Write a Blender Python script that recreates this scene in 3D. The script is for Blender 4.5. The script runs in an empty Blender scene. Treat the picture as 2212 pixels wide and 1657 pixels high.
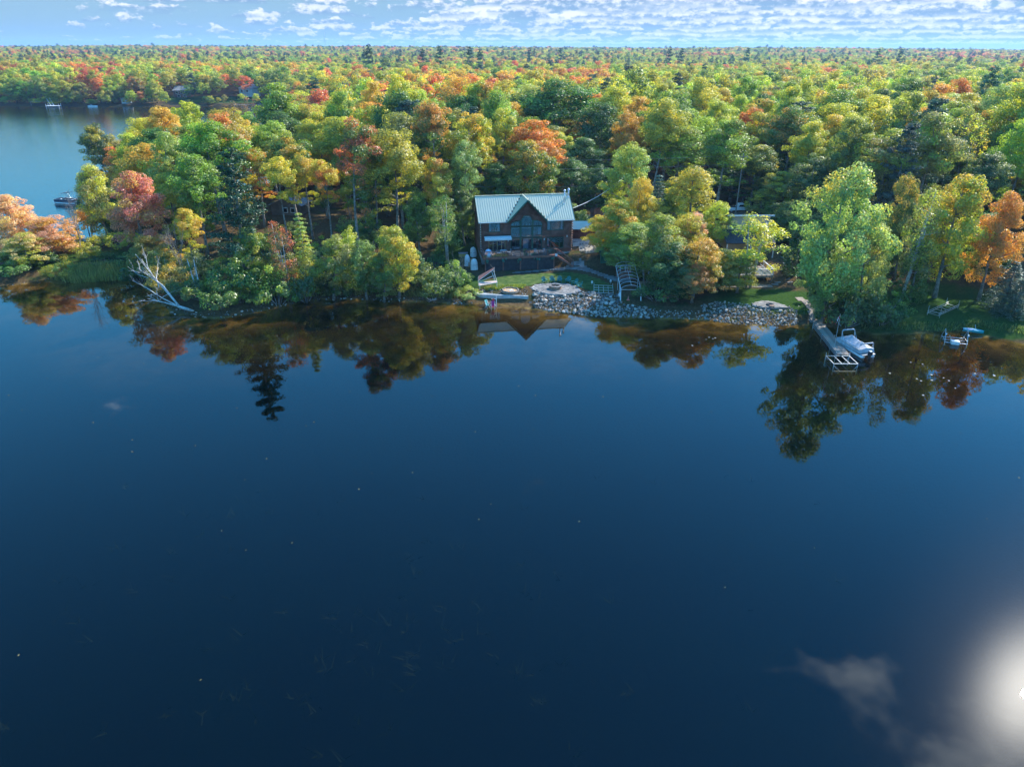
import bpy, math, random
import numpy as np
from mathutils import Vector, Matrix

R = math.radians
scene = bpy.context.scene
COL = scene.collection
random.seed(7)

# ------------------------------------------------------------------ camera
CAM_H, PITCH, ROLL, FOC = 36.0, R(25.26), R(0.2), 1533.0 / 2212.0
cd = bpy.data.cameras.new('camera')
cam = bpy.data.objects.new('camera', cd)
COL.objects.link(cam)
cd.sensor_width = 36.0
cd.lens = 36.0 * FOC
cd.clip_start = 0.5
cd.clip_end = 40000
cam.location = (0, 0, CAM_H)
cam.rotation_euler = (Matrix.Rotation(R(90) - PITCH, 3, 'X') @ Matrix.Rotation(ROLL, 3, 'Z')).to_euler()
scene.camera = cam

# ------------------------------------------------------------------ exposure
scene.view_settings.view_transform = 'Standard'
scene.view_settings.look = 'None'
scene.view_settings.exposure = 0.92
scene.view_settings.gamma = 1.0
scene.view_settings.use_curve_mapping = False
scene.render.engine = 'CYCLES'
scene.cycles.use_denoising = True
scene.cycles.denoiser = 'OPENIMAGEDENOISE'
scene.cycles.max_bounces = 6
scene.cycles.diffuse_bounces = 2
scene.cycles.glossy_bounces = 3
scene.cycles.transmission_bounces = 4
scene.cycles.transparent_max_bounces = 10
scene.cycles.volume_bounces = 0
scene.cycles.caustics_reflective = False
scene.cycles.caustics_refractive = False
scene.cycles.sample_clamp_indirect = 6.0
scene.cycles.use_light_tree = False

# ------------------------------------------------------------------ sun + sky
SUN_AZ, SUN_EL = R(45.3), R(38.7)      # azimuth to the right of the view direction (+Y)
sd_ = bpy.data.lights.new('sun', 'SUN')
sd_.energy = 5.0
sd_.angle = R(0.53)
sd_.color = (1.0, 0.945, 0.84)
sun = bpy.data.objects.new('sun', sd_)
COL.objects.link(sun)
sv = Vector((math.sin(SUN_AZ) * math.cos(SUN_EL), math.cos(SUN_AZ) * math.cos(SUN_EL), math.sin(SUN_EL)))
sun.rotation_euler = sv.to_track_quat('Z', 'Y').to_euler()
sun.location = sv * 300


class NT:
    """small helper for node trees"""
    def __init__(self, tree):
        self.t = tree
        self.n = tree.nodes
        self.l = tree.links

    def new(self, typ, **kw):
        nd = self.n.new(typ)
        for k, v in kw.items():
            if k == 'ins':
                for i, val in v.items():
                    if hasattr(val, 'is_linked') or hasattr(val, 'links'):
                        self.l.new(val, nd.inputs[i])
                    else:
                        nd.inputs[i].default_value = val
            else:
                setattr(nd, k, v)
        return nd

    def m(self, op, a, b=None, c=None, clamp=False):
        nd = self.n.new('ShaderNodeMath')
        nd.operation = op
        nd.use_clamp = clamp
        for i, v in enumerate((a, b, c)):
            if v is None:
                continue
            if isinstance(v, (int, float)):
                nd.inputs[i].default_value = v
            else:
                self.l.new(v, nd.inputs[i])
        return nd.outputs[0]

    def mix(self, f, a, b, blend='MIX'):
        nd = self.n.new('ShaderNodeMix')
        nd.data_type = 'RGBA'
        nd.blend_type = blend
        for s, v in ((nd.inputs[0], f), (nd.inputs[6], a), (nd.inputs[7], b)):
            if isinstance(v, (int, float)):
                s.default_value = v
            elif isinstance(v, tuple):
                s.default_value = v if len(v) == 4 else v + (1,)
            else:
                self.l.new(v, s)
        return nd.outputs[2]

    def ss(self, v, lo, hi):
        nd = self.n.new('ShaderNodeMapRange')
        nd.interpolation_type = 'SMOOTHSTEP'
        for i, x in enumerate((v, lo, hi, 0.0, 1.0)):
            if isinstance(x, (int, float)):
                nd.inputs[i].default_value = x
            else:
                self.l.new(x, nd.inputs[i])
        return nd.outputs[0]

    def noise(self, vec, scale, detail=3, rough=0.5, dist=0.0, dims='3D'):
        nd = self.n.new('ShaderNodeTexNoise')
        nd.noise_dimensions = dims
        if vec is not None:
            self.l.new(vec, nd.inputs['Vector'])
        nd.inputs['Scale'].default_value = scale
        nd.inputs['Detail'].default_value = detail
        nd.inputs['Roughness'].default_value = rough
        nd.inputs['Distortion'].default_value = dist
        return nd.outputs[0]

    def xyz(self, x, y, z):
        nd = self.n.new('ShaderNodeCombineXYZ')
        for i, v in enumerate((x, y, z)):
            if isinstance(v, (int, float)):
                nd.inputs[i].default_value = v
            else:
                self.l.new(v, nd.inputs[i])
        return nd.outputs[0]


world = bpy.data.worlds.new('World')
scene.world = world
world.use_nodes = True
wt = NT(world.node_tree)
wt.n.clear()
sky = wt.new('ShaderNodeTexSky', sky_type='NISHITA', sun_disc=False, sun_elevation=SUN_EL, sun_rotation=SUN_AZ,
             altitude=200.0, air_density=1.7, dust_density=0.0, ozone_density=5.0)
SKY_STRENGTH = 0.15
# cumulus field in the sky: rows of flat-based clouds towards the horizon, scattered puffs overhead
tc = wt.new('ShaderNodeTexCoord')
sep = wt.new('ShaderNodeSeparateXYZ')
wt.l.new(tc.outputs['Generated'], sep.inputs[0])
dx, dy, dz = sep.outputs
az = wt.m('ARCTAN2', dx, dy)
el = wt.m('ARCSINE', dz)
cover = wt.m('MULTIPLY', wt.ss(az, -0.80, 0.18), 0.215)
wob = wt.noise(wt.xyz(wt.m('MULTIPLY', az, 7.0), wt.m('MULTIPLY', el, 40.0), 3.0), 1.0, 3, 0.6)
fine = wt.noise(wt.xyz(wt.m('MULTIPLY', az, 90.0), wt.m('MULTIPLY', el, 170.0), 9.0), 1.0, 4, 0.62)
skycol = wt.mix(1.0, sky.outputs[0], (.27, .93, 1.32), 'MULTIPLY')
col = skycol
WHITE = (3.85, 3.95, 4.05)
GREY = (.98, 1.60, 2.40)
# clear air pales towards the horizon
veil = wt.m('MULTIPLY', wt.ss(wt.m('SUBTRACT', 0.19, el), 0.0, 0.125), 0.97)
col = wt.mix(veil, col, wt.mix(wt.ss(az, -0.7, 0.6), (1.18, 1.86, 2.42), (.98, 1.55, 2.24)))
low = wt.ss(wt.m('SUBTRACT', 0.016, el), 0.0, 0.016)
col = wt.mix(wt.m('MULTIPLY', low, 0.5), col, (2.3, 2.8, 3.1))
rows = [0.0050, 0.0085, 0.0130, 0.0185, 0.0255, 0.0345, 0.0460, 0.0640, 0.0950]
for k, b in enumerate(rows):
    # local base wobble so that rows do not read as ruled lines
    bb = wt.m('ADD', wt.m('MULTIPLY', wob, b * 0.90), b * 0.55)
    t = wt.m('DIVIDE', wt.m('SUBTRACT', el, bb), b * 0.58)
    n = wt.noise(wt.xyz(wt.m('MULTIPLY', az, 0.40 / b + 5.0), wt.m('MULTIPLY', el, 0.95 / b), k * 11.7 + 2.0), 1.0, 4, 0.55)
    n = wt.m('ADD', wt.m('MULTIPLY', n, 0.84), wt.m('MULTIPLY', fine, 0.16))
    thr = wt.m('ADD', wt.m('SUBTRACT', 0.575, cover), wt.m('MULTIPLY', wt.m('MAXIMUM', t, 0.0), 0.120))
    d = wt.m('SUBTRACT', n, thr)
    base = wt.ss(t, -0.25, 0.20)
    a = wt.m('MULTIPLY', wt.ss(d, 0.0, 0.05), base)
    # flat bases stay blue grey, towers and thin edges catch the light
    shade = wt.m('ADD', wt.m('MULTIPLY', t, 1.15), wt.m('MULTIPLY', wt.m('SUBTRACT', fine, 0.47), 2.2))
    shade = wt.m('SUBTRACT', shade, wt.m('MULTIPLY', d, 1.0))
    ccol = wt.mix(wt.ss(shade, -0.05, 0.62), GREY, WHITE)
    fade = 0.60 + 0.38 * min(1.0, b / 0.025)
    col = wt.mix(wt.m('MULTIPLY', a, fade), col, ccol)
# overhead puffs (plane projection)
inv = wt.m('DIVIDE', 1.0, wt.m('MAXIMUM', wt.m('ADD', dz, 0.04), 0.05))
pu = wt.xyz(wt.m('ADD', wt.m('MULTIPLY', dx, inv), 0.051), wt.m('ADD', wt.m('MULTIPLY', dy, inv), 0.909), 13.4)
n = wt.noise(pu, 1.15, 6, 0.56)
pa = wt.m('MULTIPLY', wt.ss(n, 0.665, 0.76), wt.ss(el, 0.09, 0.16))
pcol = wt.mix(wt.ss(n, 0.68, 0.82), (24.0, 27.0, 29.0), (14.0, 16.5, 19.0))
col = wt.mix(wt.m('MULTIPLY', pa, 0.85), col, pcol)
bg = wt.new('ShaderNodeBackground', ins={0: col, 1: SKY_STRENGTH})
wo = wt.new('ShaderNodeOutputWorld')
wt.l.new(bg.outputs[0], wo.inputs[0])
world.cycles.sampling_method = 'MANUAL'
world.cycles.sample_map_resolution = 512


# ------------------------------------------------------------------ helpers
def new_mat(name):
    m = bpy.data.materials.new(name)
    m.use_nodes = True
    t = NT(m.node_tree)
    t.n.clear()
    out = t.new('ShaderNodeOutputMaterial')
    return m, t, out


def principled(t, out, color, rough=0.6, metal=0.0, spec=0.5, bump=None, bstr=0.3, bdist=0.05):
    p = t.new('ShaderNodeBsdfPrincipled')
    if isinstance(color, tuple):
        p.inputs['Base Color'].default_value = color + (1,) if len(color) == 3 else color
    else:
        t.l.new(color, p.inputs['Base Color'])
    if isinstance(rough, (int, float)):
        p.inputs['Roughness'].default_value = rough
    else:
        t.l.new(rough, p.inputs['Roughness'])
    p.inputs['Metallic'].default_value = metal
    p.inputs['Specular IOR Level'].default_value = spec
    if bump is not None:
        b = t.new('ShaderNodeBump')
        b.inputs['Strength'].default_value = bstr
        b.inputs['Distance'].default_value = bdist
        t.l.new(bump, b.inputs['Height'])
        t.l.new(b.outputs[0], p.inputs['Normal'])
    t.l.new(p.outputs[0], out.inputs[0])
    return p


def mat_noise(name, c1, c2, scale=3.0, rough=0.7, metal=0.0, spec=0.4, detail=5, lo=0.35, hi=0.65, bstr=0.0, bscale=None):
    m, t, out = new_mat(name)
    g = t.new('ShaderNodeTexCoord').outputs['Object']
    n = t.noise(g, scale, detail, 0.6)
    c = t.mix(t.ss(n, lo, hi), c1, c2)
    bn = None
    if bstr:
        bn = t.noise(g, bscale or scale * 4, 4, 0.6)
    principled(t, out, c, rough, metal, spec, bn, bstr)
    return m


def tag(o, label=None, cat=None, group=None, kind=None):
    if label:
        o['label'] = label
    if cat:
        o['category'] = cat
    if group:
        o['group'] = group
    if kind:
        o['kind'] = kind
    return o


def empty(name, loc, rz=0.0, label=None, cat=None, group=None):
    o = bpy.data.objects.new(name, None)
    COL.objects.link(o)
    o.location = loc
    o.rotation_euler = (0, 0, rz)
    o.empty_display_size = 0.3
    return tag(o, label, cat, group)


def mesh_np(name, V, quads, attr=None, smooth=False):
    """numpy mesh of equal-size polygons; attr = (N,4) point colour"""
    me = bpy.data.meshes.new(name)
    V = np.asarray(V, np.float32)
    F = np.asarray(quads, np.int32)
    k = F.shape[1]
    me.vertices.add(len(V))
    me.vertices.foreach_set('co', V.ravel())
    me.loops.add(F.size)
    me.loops.foreach_set('vertex_index', F.ravel())
    me.polygons.add(len(F))
    me.polygons.foreach_set('loop_start', np.arange(0, F.size, k, dtype=np.int32))
    me.polygons.foreach_set('loop_total', np.full(len(F), k, np.int32))
    if smooth:
        me.polygons.foreach_set('use_smooth', np.ones(len(F), bool))
    me.update(calc_edges=True)
    if attr is not None:
        at = me.attributes.new('leaf', 'FLOAT_COLOR', 'POINT')
        at.data.foreach_set('color', np.asarray(attr, np.float32).ravel())
    return me


def link(name, me, mat=None, parent=None, loc=None):
    o = bpy.data.objects.new(name, me)
    COL.objects.link(o)
    if mat is not None and len(me.materials) == 0:
        me.materials.append(mat)
    if parent is not None:
        o.parent = parent
    if loc is not None:
        o.location = loc
    return o


class MB:
    """collects simple solids, build() links them as ONE mesh object"""
    def __init__(self):
        self.v = []
        self.f = []

    def add(self, vs, fs):
        o = len(self.v)
        self.v += [tuple(x) for x in vs]
        self.f += [tuple(i + o for i in f) for f in fs]
        return self

    def box(self, x0, x1, y0, y1, z0, z1):
        vs = [(x, y, z) for z in (z0, z1) for y in (y0, y1) for x in (x0, x1)]
        return self.add(vs, [(0, 2, 3, 1), (4, 5, 7, 6), (0, 1, 5, 4), (2, 6, 7, 3), (0, 4, 6, 2), (1, 3, 7, 5)])

    def bar(self, p, q, w, h=None, up=(0, 0, 1)):
        p, q = Vector(p), Vector(q)
        h = w if h is None else h
        d = (q - p).normalized()
        u = Vector(up)
        if abs(d.dot(u)) > 0.98:
            u = Vector((0, 1, 0))
        s = d.cross(u).normalized()
        u = s.cross(d).normalized()
        vs = []
        for c in (p, q):
            for a, b in ((-1, -1), (1, -1), (1, 1), (-1, 1)):
                vs.append(c + s * (a * w / 2) + u * (b * h / 2))
        return self.add(vs, [(3, 2, 1, 0), (4, 5, 6, 7), (0, 1, 5, 4), (1, 2, 6, 5), (2, 3, 7, 6), (3, 0, 4, 7)])

    def tube(self, pts, r, n=7, cap=True):
        pts = [Vector(p) for p in pts]
        rs = r if isinstance(r, (list, tuple)) else [r] * len(pts)
        o = len(self.v)
        ref = None
        for i, p in enumerate(pts):
            d = (pts[min(i + 1, len(pts) - 1)] - pts[max(i - 1, 0)])
            d = d.normalized() if d.length > 1e-9 else Vector((0, 0, 1))
            if ref is None:
                ref = Vector((1, 0, 0)) if abs(d.x) < 0.9 else Vector((0, 1, 0))
            s = (ref - d * ref.dot(d)).normalized()
            ref = s
            u = d.cross(s)
            for k in range(n):
                a = 2 * math.pi * k / n
                self.v.append(tuple(p + (s * math.cos(a) + u * math.sin(a)) * rs[i]))
        for i in range(len(pts) - 1):
            for k in range(n):
                a, b = o + i * n + k, o + i * n + (k + 1) % n
                self.f.append((a, b, b + n, a + n))
        if cap:
            self.f.append(tuple(o + k for k in range(n))[::-1])
            self.f.append(tuple(o + (len(pts) - 1) * n + k for k in range(n)))
        return self

    def prism(self, poly, axis, a0, a1):
        """extrude a 2D polygon along an axis: 'z' (x,y), 'y' (x,z), 'x' (y,z)"""
        n = len(poly)
        def P(p, a):
            return {'z': (p[0], p[1], a), 'y': (p[0], a, p[1]), 'x': (a, p[0], p[1])}[axis]
        vs = [P(p, a0) for p in poly] + [P(p, a1) for p in poly]
        fs = [tuple(range(n))[::-1], tuple(range(n, 2 * n))]
        fs += [(i, (i + 1) % n, n + (i + 1) % n, n + i) for i in range(n)]
        return self.add(vs, fs)

    def lathe(self, prof, c=(0, 0, 0), n=12):
        o = len(self.v)
        for r, z in prof:
            for k in range(n):
                a = 2 * math.pi * k / n
                self.v.append((c[0] + r * math.cos(a), c[1] + r * math.sin(a), c[2] + z))
        for i in range(len(prof) - 1):
            for k in range(n):
                a, b = o + i * n + k, o + i * n + (k + 1) % n
                self.f.append((a, b, b + n, a + n))
        self.f.append(tuple(o + k for k in range(n))[::-1])
        self.f.append(tuple(o + (len(prof) - 1) * n + k for k in range(n)))
        return self

    def slab(self, quad, th):
        """thick sheet from a planar polygon, thickness downwards along its normal"""
        q = [Vector(p) for p in quad]
        nrm = (q[1] - q[0]).cross(q[2] - q[0]).normalized()
        n = len(q)
        vs = q + [p - nrm * th for p in q]
        fs = [tuple(range(n)), tuple(range(n, 2 * n))[::-1]]
        fs += [(i, n + i, n + (i + 1) % n, (i + 1) % n) for i in range(n)]
        return self.add(vs, fs)

    def mesh(self, name, smooth=False):
        me = bpy.data.meshes.new(name)
        me.from_pydata(self.v, [], self.f)
        if smooth:
            me.polygons.foreach_set('use_smooth', [True] * len(me.polygons))
        me.update()
        return me

    def build(self, name, mat, parent=None, smooth=False, loc=None):
        return link(name, self.mesh(name, smooth), mat, parent, loc)


def project(x, y, z):
    """where a world point shows, in percent of the picture (for labels)"""
    z -= CAM_H
    f = math.cos(PITCH) * y - math.sin(PITCH) * z
    d = -math.sin(PITCH) * y - math.cos(PITCH) * z
    return 50 + 100 * FOC * x / f, 50 + 100 * FOC * d / f * 2212 / 1657, f


# ------------------------------------------------------------------ shoreline and terrain
SHORE = [(-900, 100), (-300, 112), (-140, 119), (-100, 115), (-84.8, 112.8), (-81.5, 114.9), (-78.1, 117.3), (-74.2, 115.8), (-71.6, 116.9), (-68.7, 117.5),
         (-66.1, 118.6), (-63, 115.4), (-57.5, 108.5), (-53.4, 103.6), (-50.5, 100.1), (-45.1, 98.5), (-43.3, 98.3), (-39.9, 99.6),
         (-37.5, 102.1), (-32.6, 106.7), (-27, 107.5), (-19.1, 106.2), (-13.6, 106.3), (-8.1, 105), (-5.2, 105.5), (-2.6, 105),
         (0, 103.8), (3.1, 102.5), (6.5, 101.7), (11.6, 99.7), (18.5, 99.4), (20.8, 99), (28.4, 98.7), (33.6, 96.4), (38.6, 96.5),
         (40.5, 96.3), (43.5, 96.3), (49.9, 92.9), (55.4, 92.9), (59.2, 93.5), (64.1, 94.1), (66.6, 92), (69.3, 89.3), (80, 84),
         (110, 70), (160, 60), (300, 40), (900, -200)]
LAKE = SHORE + [(900, -1500), (-900, -1500)]
BAY = [(-900, 165), (-180, 150), (-110, 146.5), (-90, 142), (-84.5, 142.8), (-83, 147), (-91, 158), (-101, 171), (-106, 184), (-100, 195), (-84, 204), (-66, 213), (-66, 224),
       (-76, 246), (-94, 305), (-108, 350), (-122, 400), (-136, 450), (-141, 480), (-155, 510), (-170, 521), (-188, 524), (-206, 519), (-240, 508),
       (-300, 507), (-350, 513), (-500, 520), (-900, 540)]


def poly_sd(px, py, poly):
    """signed distance, positive outside the polygon"""
    P = np.asarray(poly, float)
    A, B = P, np.roll(P, -1, 0)
    best = np.full(px.shape, 1e18)
    ins = np.zeros(px.shape, bool)
    for (ax, ay), (bx, by) in zip(A, B):
        ex, ey = bx - ax, by - ay
        t = np.clip(((px - ax) * ex + (py - ay) * ey) / (ex * ex + ey * ey), 0, 1)
        best = np.minimum(best, (px - ax - t * ex) ** 2 + (py - ay - t * ey) ** 2)
        if ay != by:
            c = ((ay > py) != (by > py)) & (px < (bx - ax) * (py - ay) / (by - ay) + ax)
            ins ^= c
    d = np.sqrt(best)
    return np.where(ins, -d, d)


def wave(x, y):
    return (np.sin(x * .37 + 1.3) * np.sin(y * .41 + .5) + .6 * np.sin(x * .9 + y * .6) * np.sin(y * 1.1 - x * .3 + 2) + .4 * np.sin(x * 2.1 + 1) * np.sin(y * 1.9 + x * .5))


def shore_dist(x, y):
    return np.minimum(poly_sd(x, y, LAKE), poly_sd(x, y, BAY))


def ground_z(x, y, sd=None):
    x = np.atleast_1d(np.asarray(x, float))
    y = np.atleast_1d(np.asarray(y, float))
    if sd is None:
        sd = shore_dist(x, y)
    sdw = sd + wave(x, y) * np.where(sd < 0, 0.25, 0.12)
    z = np.interp(sdw, [-400, -80, -45, -28, -16, -8, -3, 0, 0.8, 3, 6, 14, 28, 200, 2000], [-7, -5.5, -3.6, -2.2, -1.1, -.6, -.25, 0, .25, .95, 1.3, 1.45, 4.0, 4.6, 6])
    z = z + np.clip(sd - 20, 0, 30) / 30 * .25 * wave(x * .3, y * .3)
    far = np.clip((y - 700) / 2300, 0, 1)
    z = z + far * far * (3 - 2 * far) * 13.0
    z = z + np.clip((y - 500) / 800, 0, 1) * 2.2 * wave(x * .012, y * .011) + np.clip((y - 1200) / 1500, 0, 1) * 4.5 * wave(x * .0022 + 1, y * .0015)
    # strip of beach in front of the concrete wall, house plot levelled
    beach = (x > -5.6) & (x < 3.4) & (y < 106.4) & (y > 100)
    z = np.where(beach, np.minimum(z, .06 + .06 * np.clip(sd, 0, 2)), z)
    w = np.clip(1 - np.abs(x - 4) / 18, 0, 1) * np.clip((y - 104) / 2, 0, 1) * np.clip((123 - y) / 4, 0, 1)
    w = np.clip(w * 4, 0, 1) * (sd > 5)
    z = z * (1 - w) + 1.36 * w
    return z


def gz(x, y):
    return float(ground_z(x, y)[0])


def axis(parts):
    out = []
    for a, b, s in parts:
        out += list(np.arange(a, b, s))
    return np.array(out)


gx = axis([(-9000, -2000, 1000), (-2000, -500, 150), (-500, -150, 14), (-150, -96, 2.5), (-96, 76, .75), (76, 150, 2.5), (150, 500, 14), (500, 2000, 150), (2000, 9001, 1000)])
gy = axis([(-1500, -100, 200), (-100, 40, 10), (40, 84, 2), (84, 126, .7), (126, 200, 2), (200, 700, 9), (700, 3500, 120), (3500, 14001, 1500)])
GX, GY = np.meshgrid(gx, gy)
SD = shore_dist(GX.ravel(), GY.ravel())
GZ = ground_z(GX.ravel(), GY.ravel(), SD)
V = np.stack([GX.ravel(), GY.ravel(), GZ], 1)
nx, ny = len(gx), len(gy)
ii = (np.arange(ny - 1)[:, None] * nx + np.arange(nx - 1)[None]).ravel()
F = np.stack([ii, ii + 1, ii + nx + 1, ii + nx], 1)
# ground cover mask: r = grass
gm = np.zeros(len(V))
xx, yy = V[:, 0], V[:, 1]
def blob(cx, cy, rx, ry):
    return np.clip(1.4 - np.sqrt(((xx - cx) / rx) ** 2 + ((yy - cy) / ry) ** 2) + .15 * wave(xx, yy), 0, 1)
for b in ((62, 101, 16, 9), (40, 104, 10, 5), (-10, 128, 4, 8), (-74, 124, 12, 7), (-225, 540, 60, 14), (-8, 112, 4, 4), (72, 94, 8, 4)):
    gm = np.maximum(gm, blob(*b))
attr = np.stack([gm, SD / 10, np.zeros(len(V)), np.ones(len(V))], 1)
gme = mesh_np('ground', V, F, attr, smooth=True)

m, t, out = new_mat('ground')
pos = t.new('ShaderNodeNewGeometry').outputs['Position']
at = t.new('ShaderNodeAttribute', attribute_name='leaf')
sp = t.new('ShaderNodeSeparateColor')
t.l.new(at.outputs['Color'], sp.inputs[0])
spz = t.new('ShaderNodeSeparateXYZ')
t.l.new(pos, spz.inputs[0])
n1 = t.noise(pos, .35, 6, .65)
n2 = t.noise(pos, 3.0, 5, .7)
n3 = t.noise(pos, .08, 4, .6)
litter = t.mix(t.ss(n2, .35, .7), (.060, .042, .024), (.15, .10, .05))
litter = t.mix(t.ss(n1, .5, .7), litter, (.05, .065, .022))
grass = t.mix(t.ss(n2, .3, .7), (.020, .052, .013), (.048, .088, .022))
land = t.mix(t.ss(t.m('ADD', sp.outputs[0], t.m('MULTIPLY', n1, .3)), .35, .75), litter, grass)
sand = t.mix(t.ss(n2, .3, .7), (.17, .112, .036), (.26, .175, .065))
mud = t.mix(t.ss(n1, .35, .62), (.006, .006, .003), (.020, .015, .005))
deep_water_tint = t.mix(t.ss(n3, .4, .65), (.0001, .0009, .0012), (.0001, .0015, .0018))  # dark blue-green of deep water, painted onto the bed
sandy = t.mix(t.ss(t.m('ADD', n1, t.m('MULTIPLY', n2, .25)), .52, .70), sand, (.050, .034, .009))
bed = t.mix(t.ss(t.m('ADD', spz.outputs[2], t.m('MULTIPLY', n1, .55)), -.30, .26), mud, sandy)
bed = t.mix(t.ss(t.m('ADD', spz.outputs[2], t.m('MULTIPLY', n3, 1.0)), -1.3, -.2), deep_water_tint, bed)  # bed colour darkens with depth, standing in for light absorbed by the water
colr = t.mix(t.ss(t.m('ADD', spz.outputs[2], t.m('MULTIPLY', n2, .12)), .06, .22), bed, land)
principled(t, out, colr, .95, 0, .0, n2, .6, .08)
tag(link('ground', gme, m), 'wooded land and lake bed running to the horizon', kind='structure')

# ------------------------------------------------------------------ water
wm, t, out = new_mat('lake_water')
pos = t.new('ShaderNodeNewGeometry').outputs['Position']
sp = t.new('ShaderNodeSeparateXYZ')
t.l.new(pos, sp.inputs[0])
mp = t.new('ShaderNodeMapping')
t.l.new(pos, mp.inputs[0])
mp.inputs['Rotation'].default_value = (0, 0, R(20))
mp.inputs['Scale'].default_value = (1.0, 1.6, 1.0)
r1 = t.noise(mp.outputs[0], .55, 2, .5)
r2 = t.noise(mp.outputs[0], 2.6, 2, .5)
r3 = t.noise(mp.outputs[0], 8.0, 1, .5)
patch = t.ss(t.noise(pos, .035, 3, .55), .42, .62)
bayf = t.ss(sp.outputs[1], 128.0, 150.0)
amp = t.m('ADD', t.m('ADD', .25, t.m('MULTIPLY', patch, .55)), t.m('MULTIPLY', bayf, 30.0))
hgt = t.m('ADD', t.m('ADD', t.m('MULTIPLY', r1, .6), t.m('MULTIPLY', r2, .22)), t.m('MULTIPLY', r3, .06))
hgt = t.m('MULTIPLY', hgt, amp)
bp = t.new('ShaderNodeBump', ins={'Strength': 1.0, 'Distance': .0024})
t.l.new(hgt, bp.inputs['Height'])
fr = t.new('ShaderNodeFresnel', ins={'IOR': 1.333})
t.l.new(bp.outputs[0], fr.inputs['Normal'])
g1 = t.new('ShaderNodeBsdfGlossy', distribution='GGX', ins={'Roughness': .0, 'Color': (1, 1, 1, 1)})
g2 = t.new('ShaderNodeBsdfGlossy', distribution='BECKMANN', ins={'Roughness': .27, 'Color': (1, 1, 1, 1)})
g3 = t.new('ShaderNodeBsdfGlossy', distribution='BECKMANN', ins={'Roughness': .17, 'Color': (1, 1, 1, 1)})
for g in (g1, g2, g3):
    t.l.new(bp.outputs[0], g.inputs['Normal'])
gm_ = t.new('ShaderNodeMixShader', ins={0: .006})
t.l.new(g1.outputs[0], gm_.inputs[1])
t.l.new(g2.outputs[0], gm_.inputs[2])
gl = t.new('ShaderNodeMixShader', ins={0: .016})
t.l.new(gm_.outputs[0], gl.inputs[1])
t.l.new(g3.outputs[0], gl.inputs[2])
tr = t.new('ShaderNodeBsdfTransparent', ins={0: (.80, .72, .52, 1)})
mx = t.new('ShaderNodeMixShader')
bf = t.new('ShaderNodeNewGeometry').outputs['Backfacing']     # light leaving the water is not mirrored back down
t.l.new(t.m('MULTIPLY', fr.outputs[0], t.m('SUBTRACT', 1.0, bf)), mx.inputs[0])
t.l.new(tr.outputs[0], mx.inputs[1])
t.l.new(gl.outputs[0], mx.inputs[2])
t.l.new(mx.outputs[0], out.inputs[0])
wme = mesh_np('lake', [(-1500, -1500, 0), (1200, -1500, 0), (1200, 620, 0), (-1500, 620, 0)], [(0, 1, 2, 3)])
tag(link('lake', wme, wm), 'calm dark blue lake with tree reflections', kind='structure')

# ------------------------------------------------------------------ foliage
def foliage_mat(name, transl, hue_jit, val_lo, val_hi):
    m, t, out = new_mat(name)
    tint = t.new('ShaderNodeAttribute', attribute_type='INSTANCER', attribute_name='tint')
    acc = t.new('ShaderNodeAttribute', attribute_type='INSTANCER', attribute_name='accent')
    amt = t.new('ShaderNodeAttribute', attribute_type='INSTANCER', attribute_name='amount')
    lf = t.new('ShaderNodeAttribute', attribute_name='leaf')
    sp = t.new('ShaderNodeSeparateColor')
    t.l.new(lf.outputs['Color'], sp.inputs[0])
    clump, leaf, height = sp.outputs[0], sp.outputs[1], sp.outputs[2]
    f = t.m('ADD', t.m('ADD', t.m('MULTIPLY', clump, .55), t.m('MULTIPLY', height, .30)), t.m('MULTIPLY', leaf, .22))
    thr = t.m('SUBTRACT', 1.02, t.m('MULTIPLY', amt.outputs['Fac'], 0.80))
    fac = t.ss(f, t.m('SUBTRACT', thr, .16), t.m('ADD', thr, .16))
    c = t.mix(fac, tint.outputs['Color'], acc.outputs['Color'])
    h = t.new('ShaderNodeHueSaturation')
    t.l.new(c, h.inputs['Color'])
    t.l.new(t.m('ADD', .5 - hue_jit / 2, t.m('MULTIPLY', clump, hue_jit)), h.inputs['Hue'])
    t.l.new(t.m('ADD', val_lo, t.m('MULTIPLY', leaf, val_hi - val_lo)), h.inputs['Value'])
    h.inputs['Saturation'].default_value = 1.0
    df = t.new('ShaderNodeBsdfDiffuse')
    t.l.new(h.outputs[0], df.inputs[0])
    tl = t.new('ShaderNodeBsdfTranslucent')
    t.l.new(t.mix(1.0, h.outputs[0], (1.4, 1.35, .9), 'MULTIPLY'), tl.inputs[0])
    mx = t.new('ShaderNodeMixShader', ins={0: transl})
    t.l.new(df.outputs[0], mx.inputs[1])
    t.l.new(tl.outputs[0], mx.inputs[2])
    gs = t.new('ShaderNodeBsdfGlossy', ins={'Roughness': .45, 'Color': (1, 1, 1, 1)})
    mg = t.new('ShaderNodeMixShader', ins={0: .04})
    t.l.new(mx.outputs[0], mg.inputs[1])
    t.l.new(gs.outputs[0], mg.inputs[2])
    t.l.new(mg.outputs[0], out.inputs[0])
    return m


M_LEAF = foliage_mat('leaves', .48, .05, .70, 1.58)
M_NEEDLE = foliage_mat('needles', .22, .03, .7, 1.3)
M_BARK = mat_noise('bark', (.16, .135, .112), (.36, .315, .27), 2.5, .9, spec=.1, bstr=.5, bscale=14)
M_BIRCH = mat_noise('pale_bark', (.34, .32, .29), (.62, .60, .56), 3.0, .8, spec=.2, bstr=.3)
M_TWIG = mat_noise('grey_bark', (.20, .18, .165), (.36, .33, .31), 3.0, .9, spec=.1)

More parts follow.
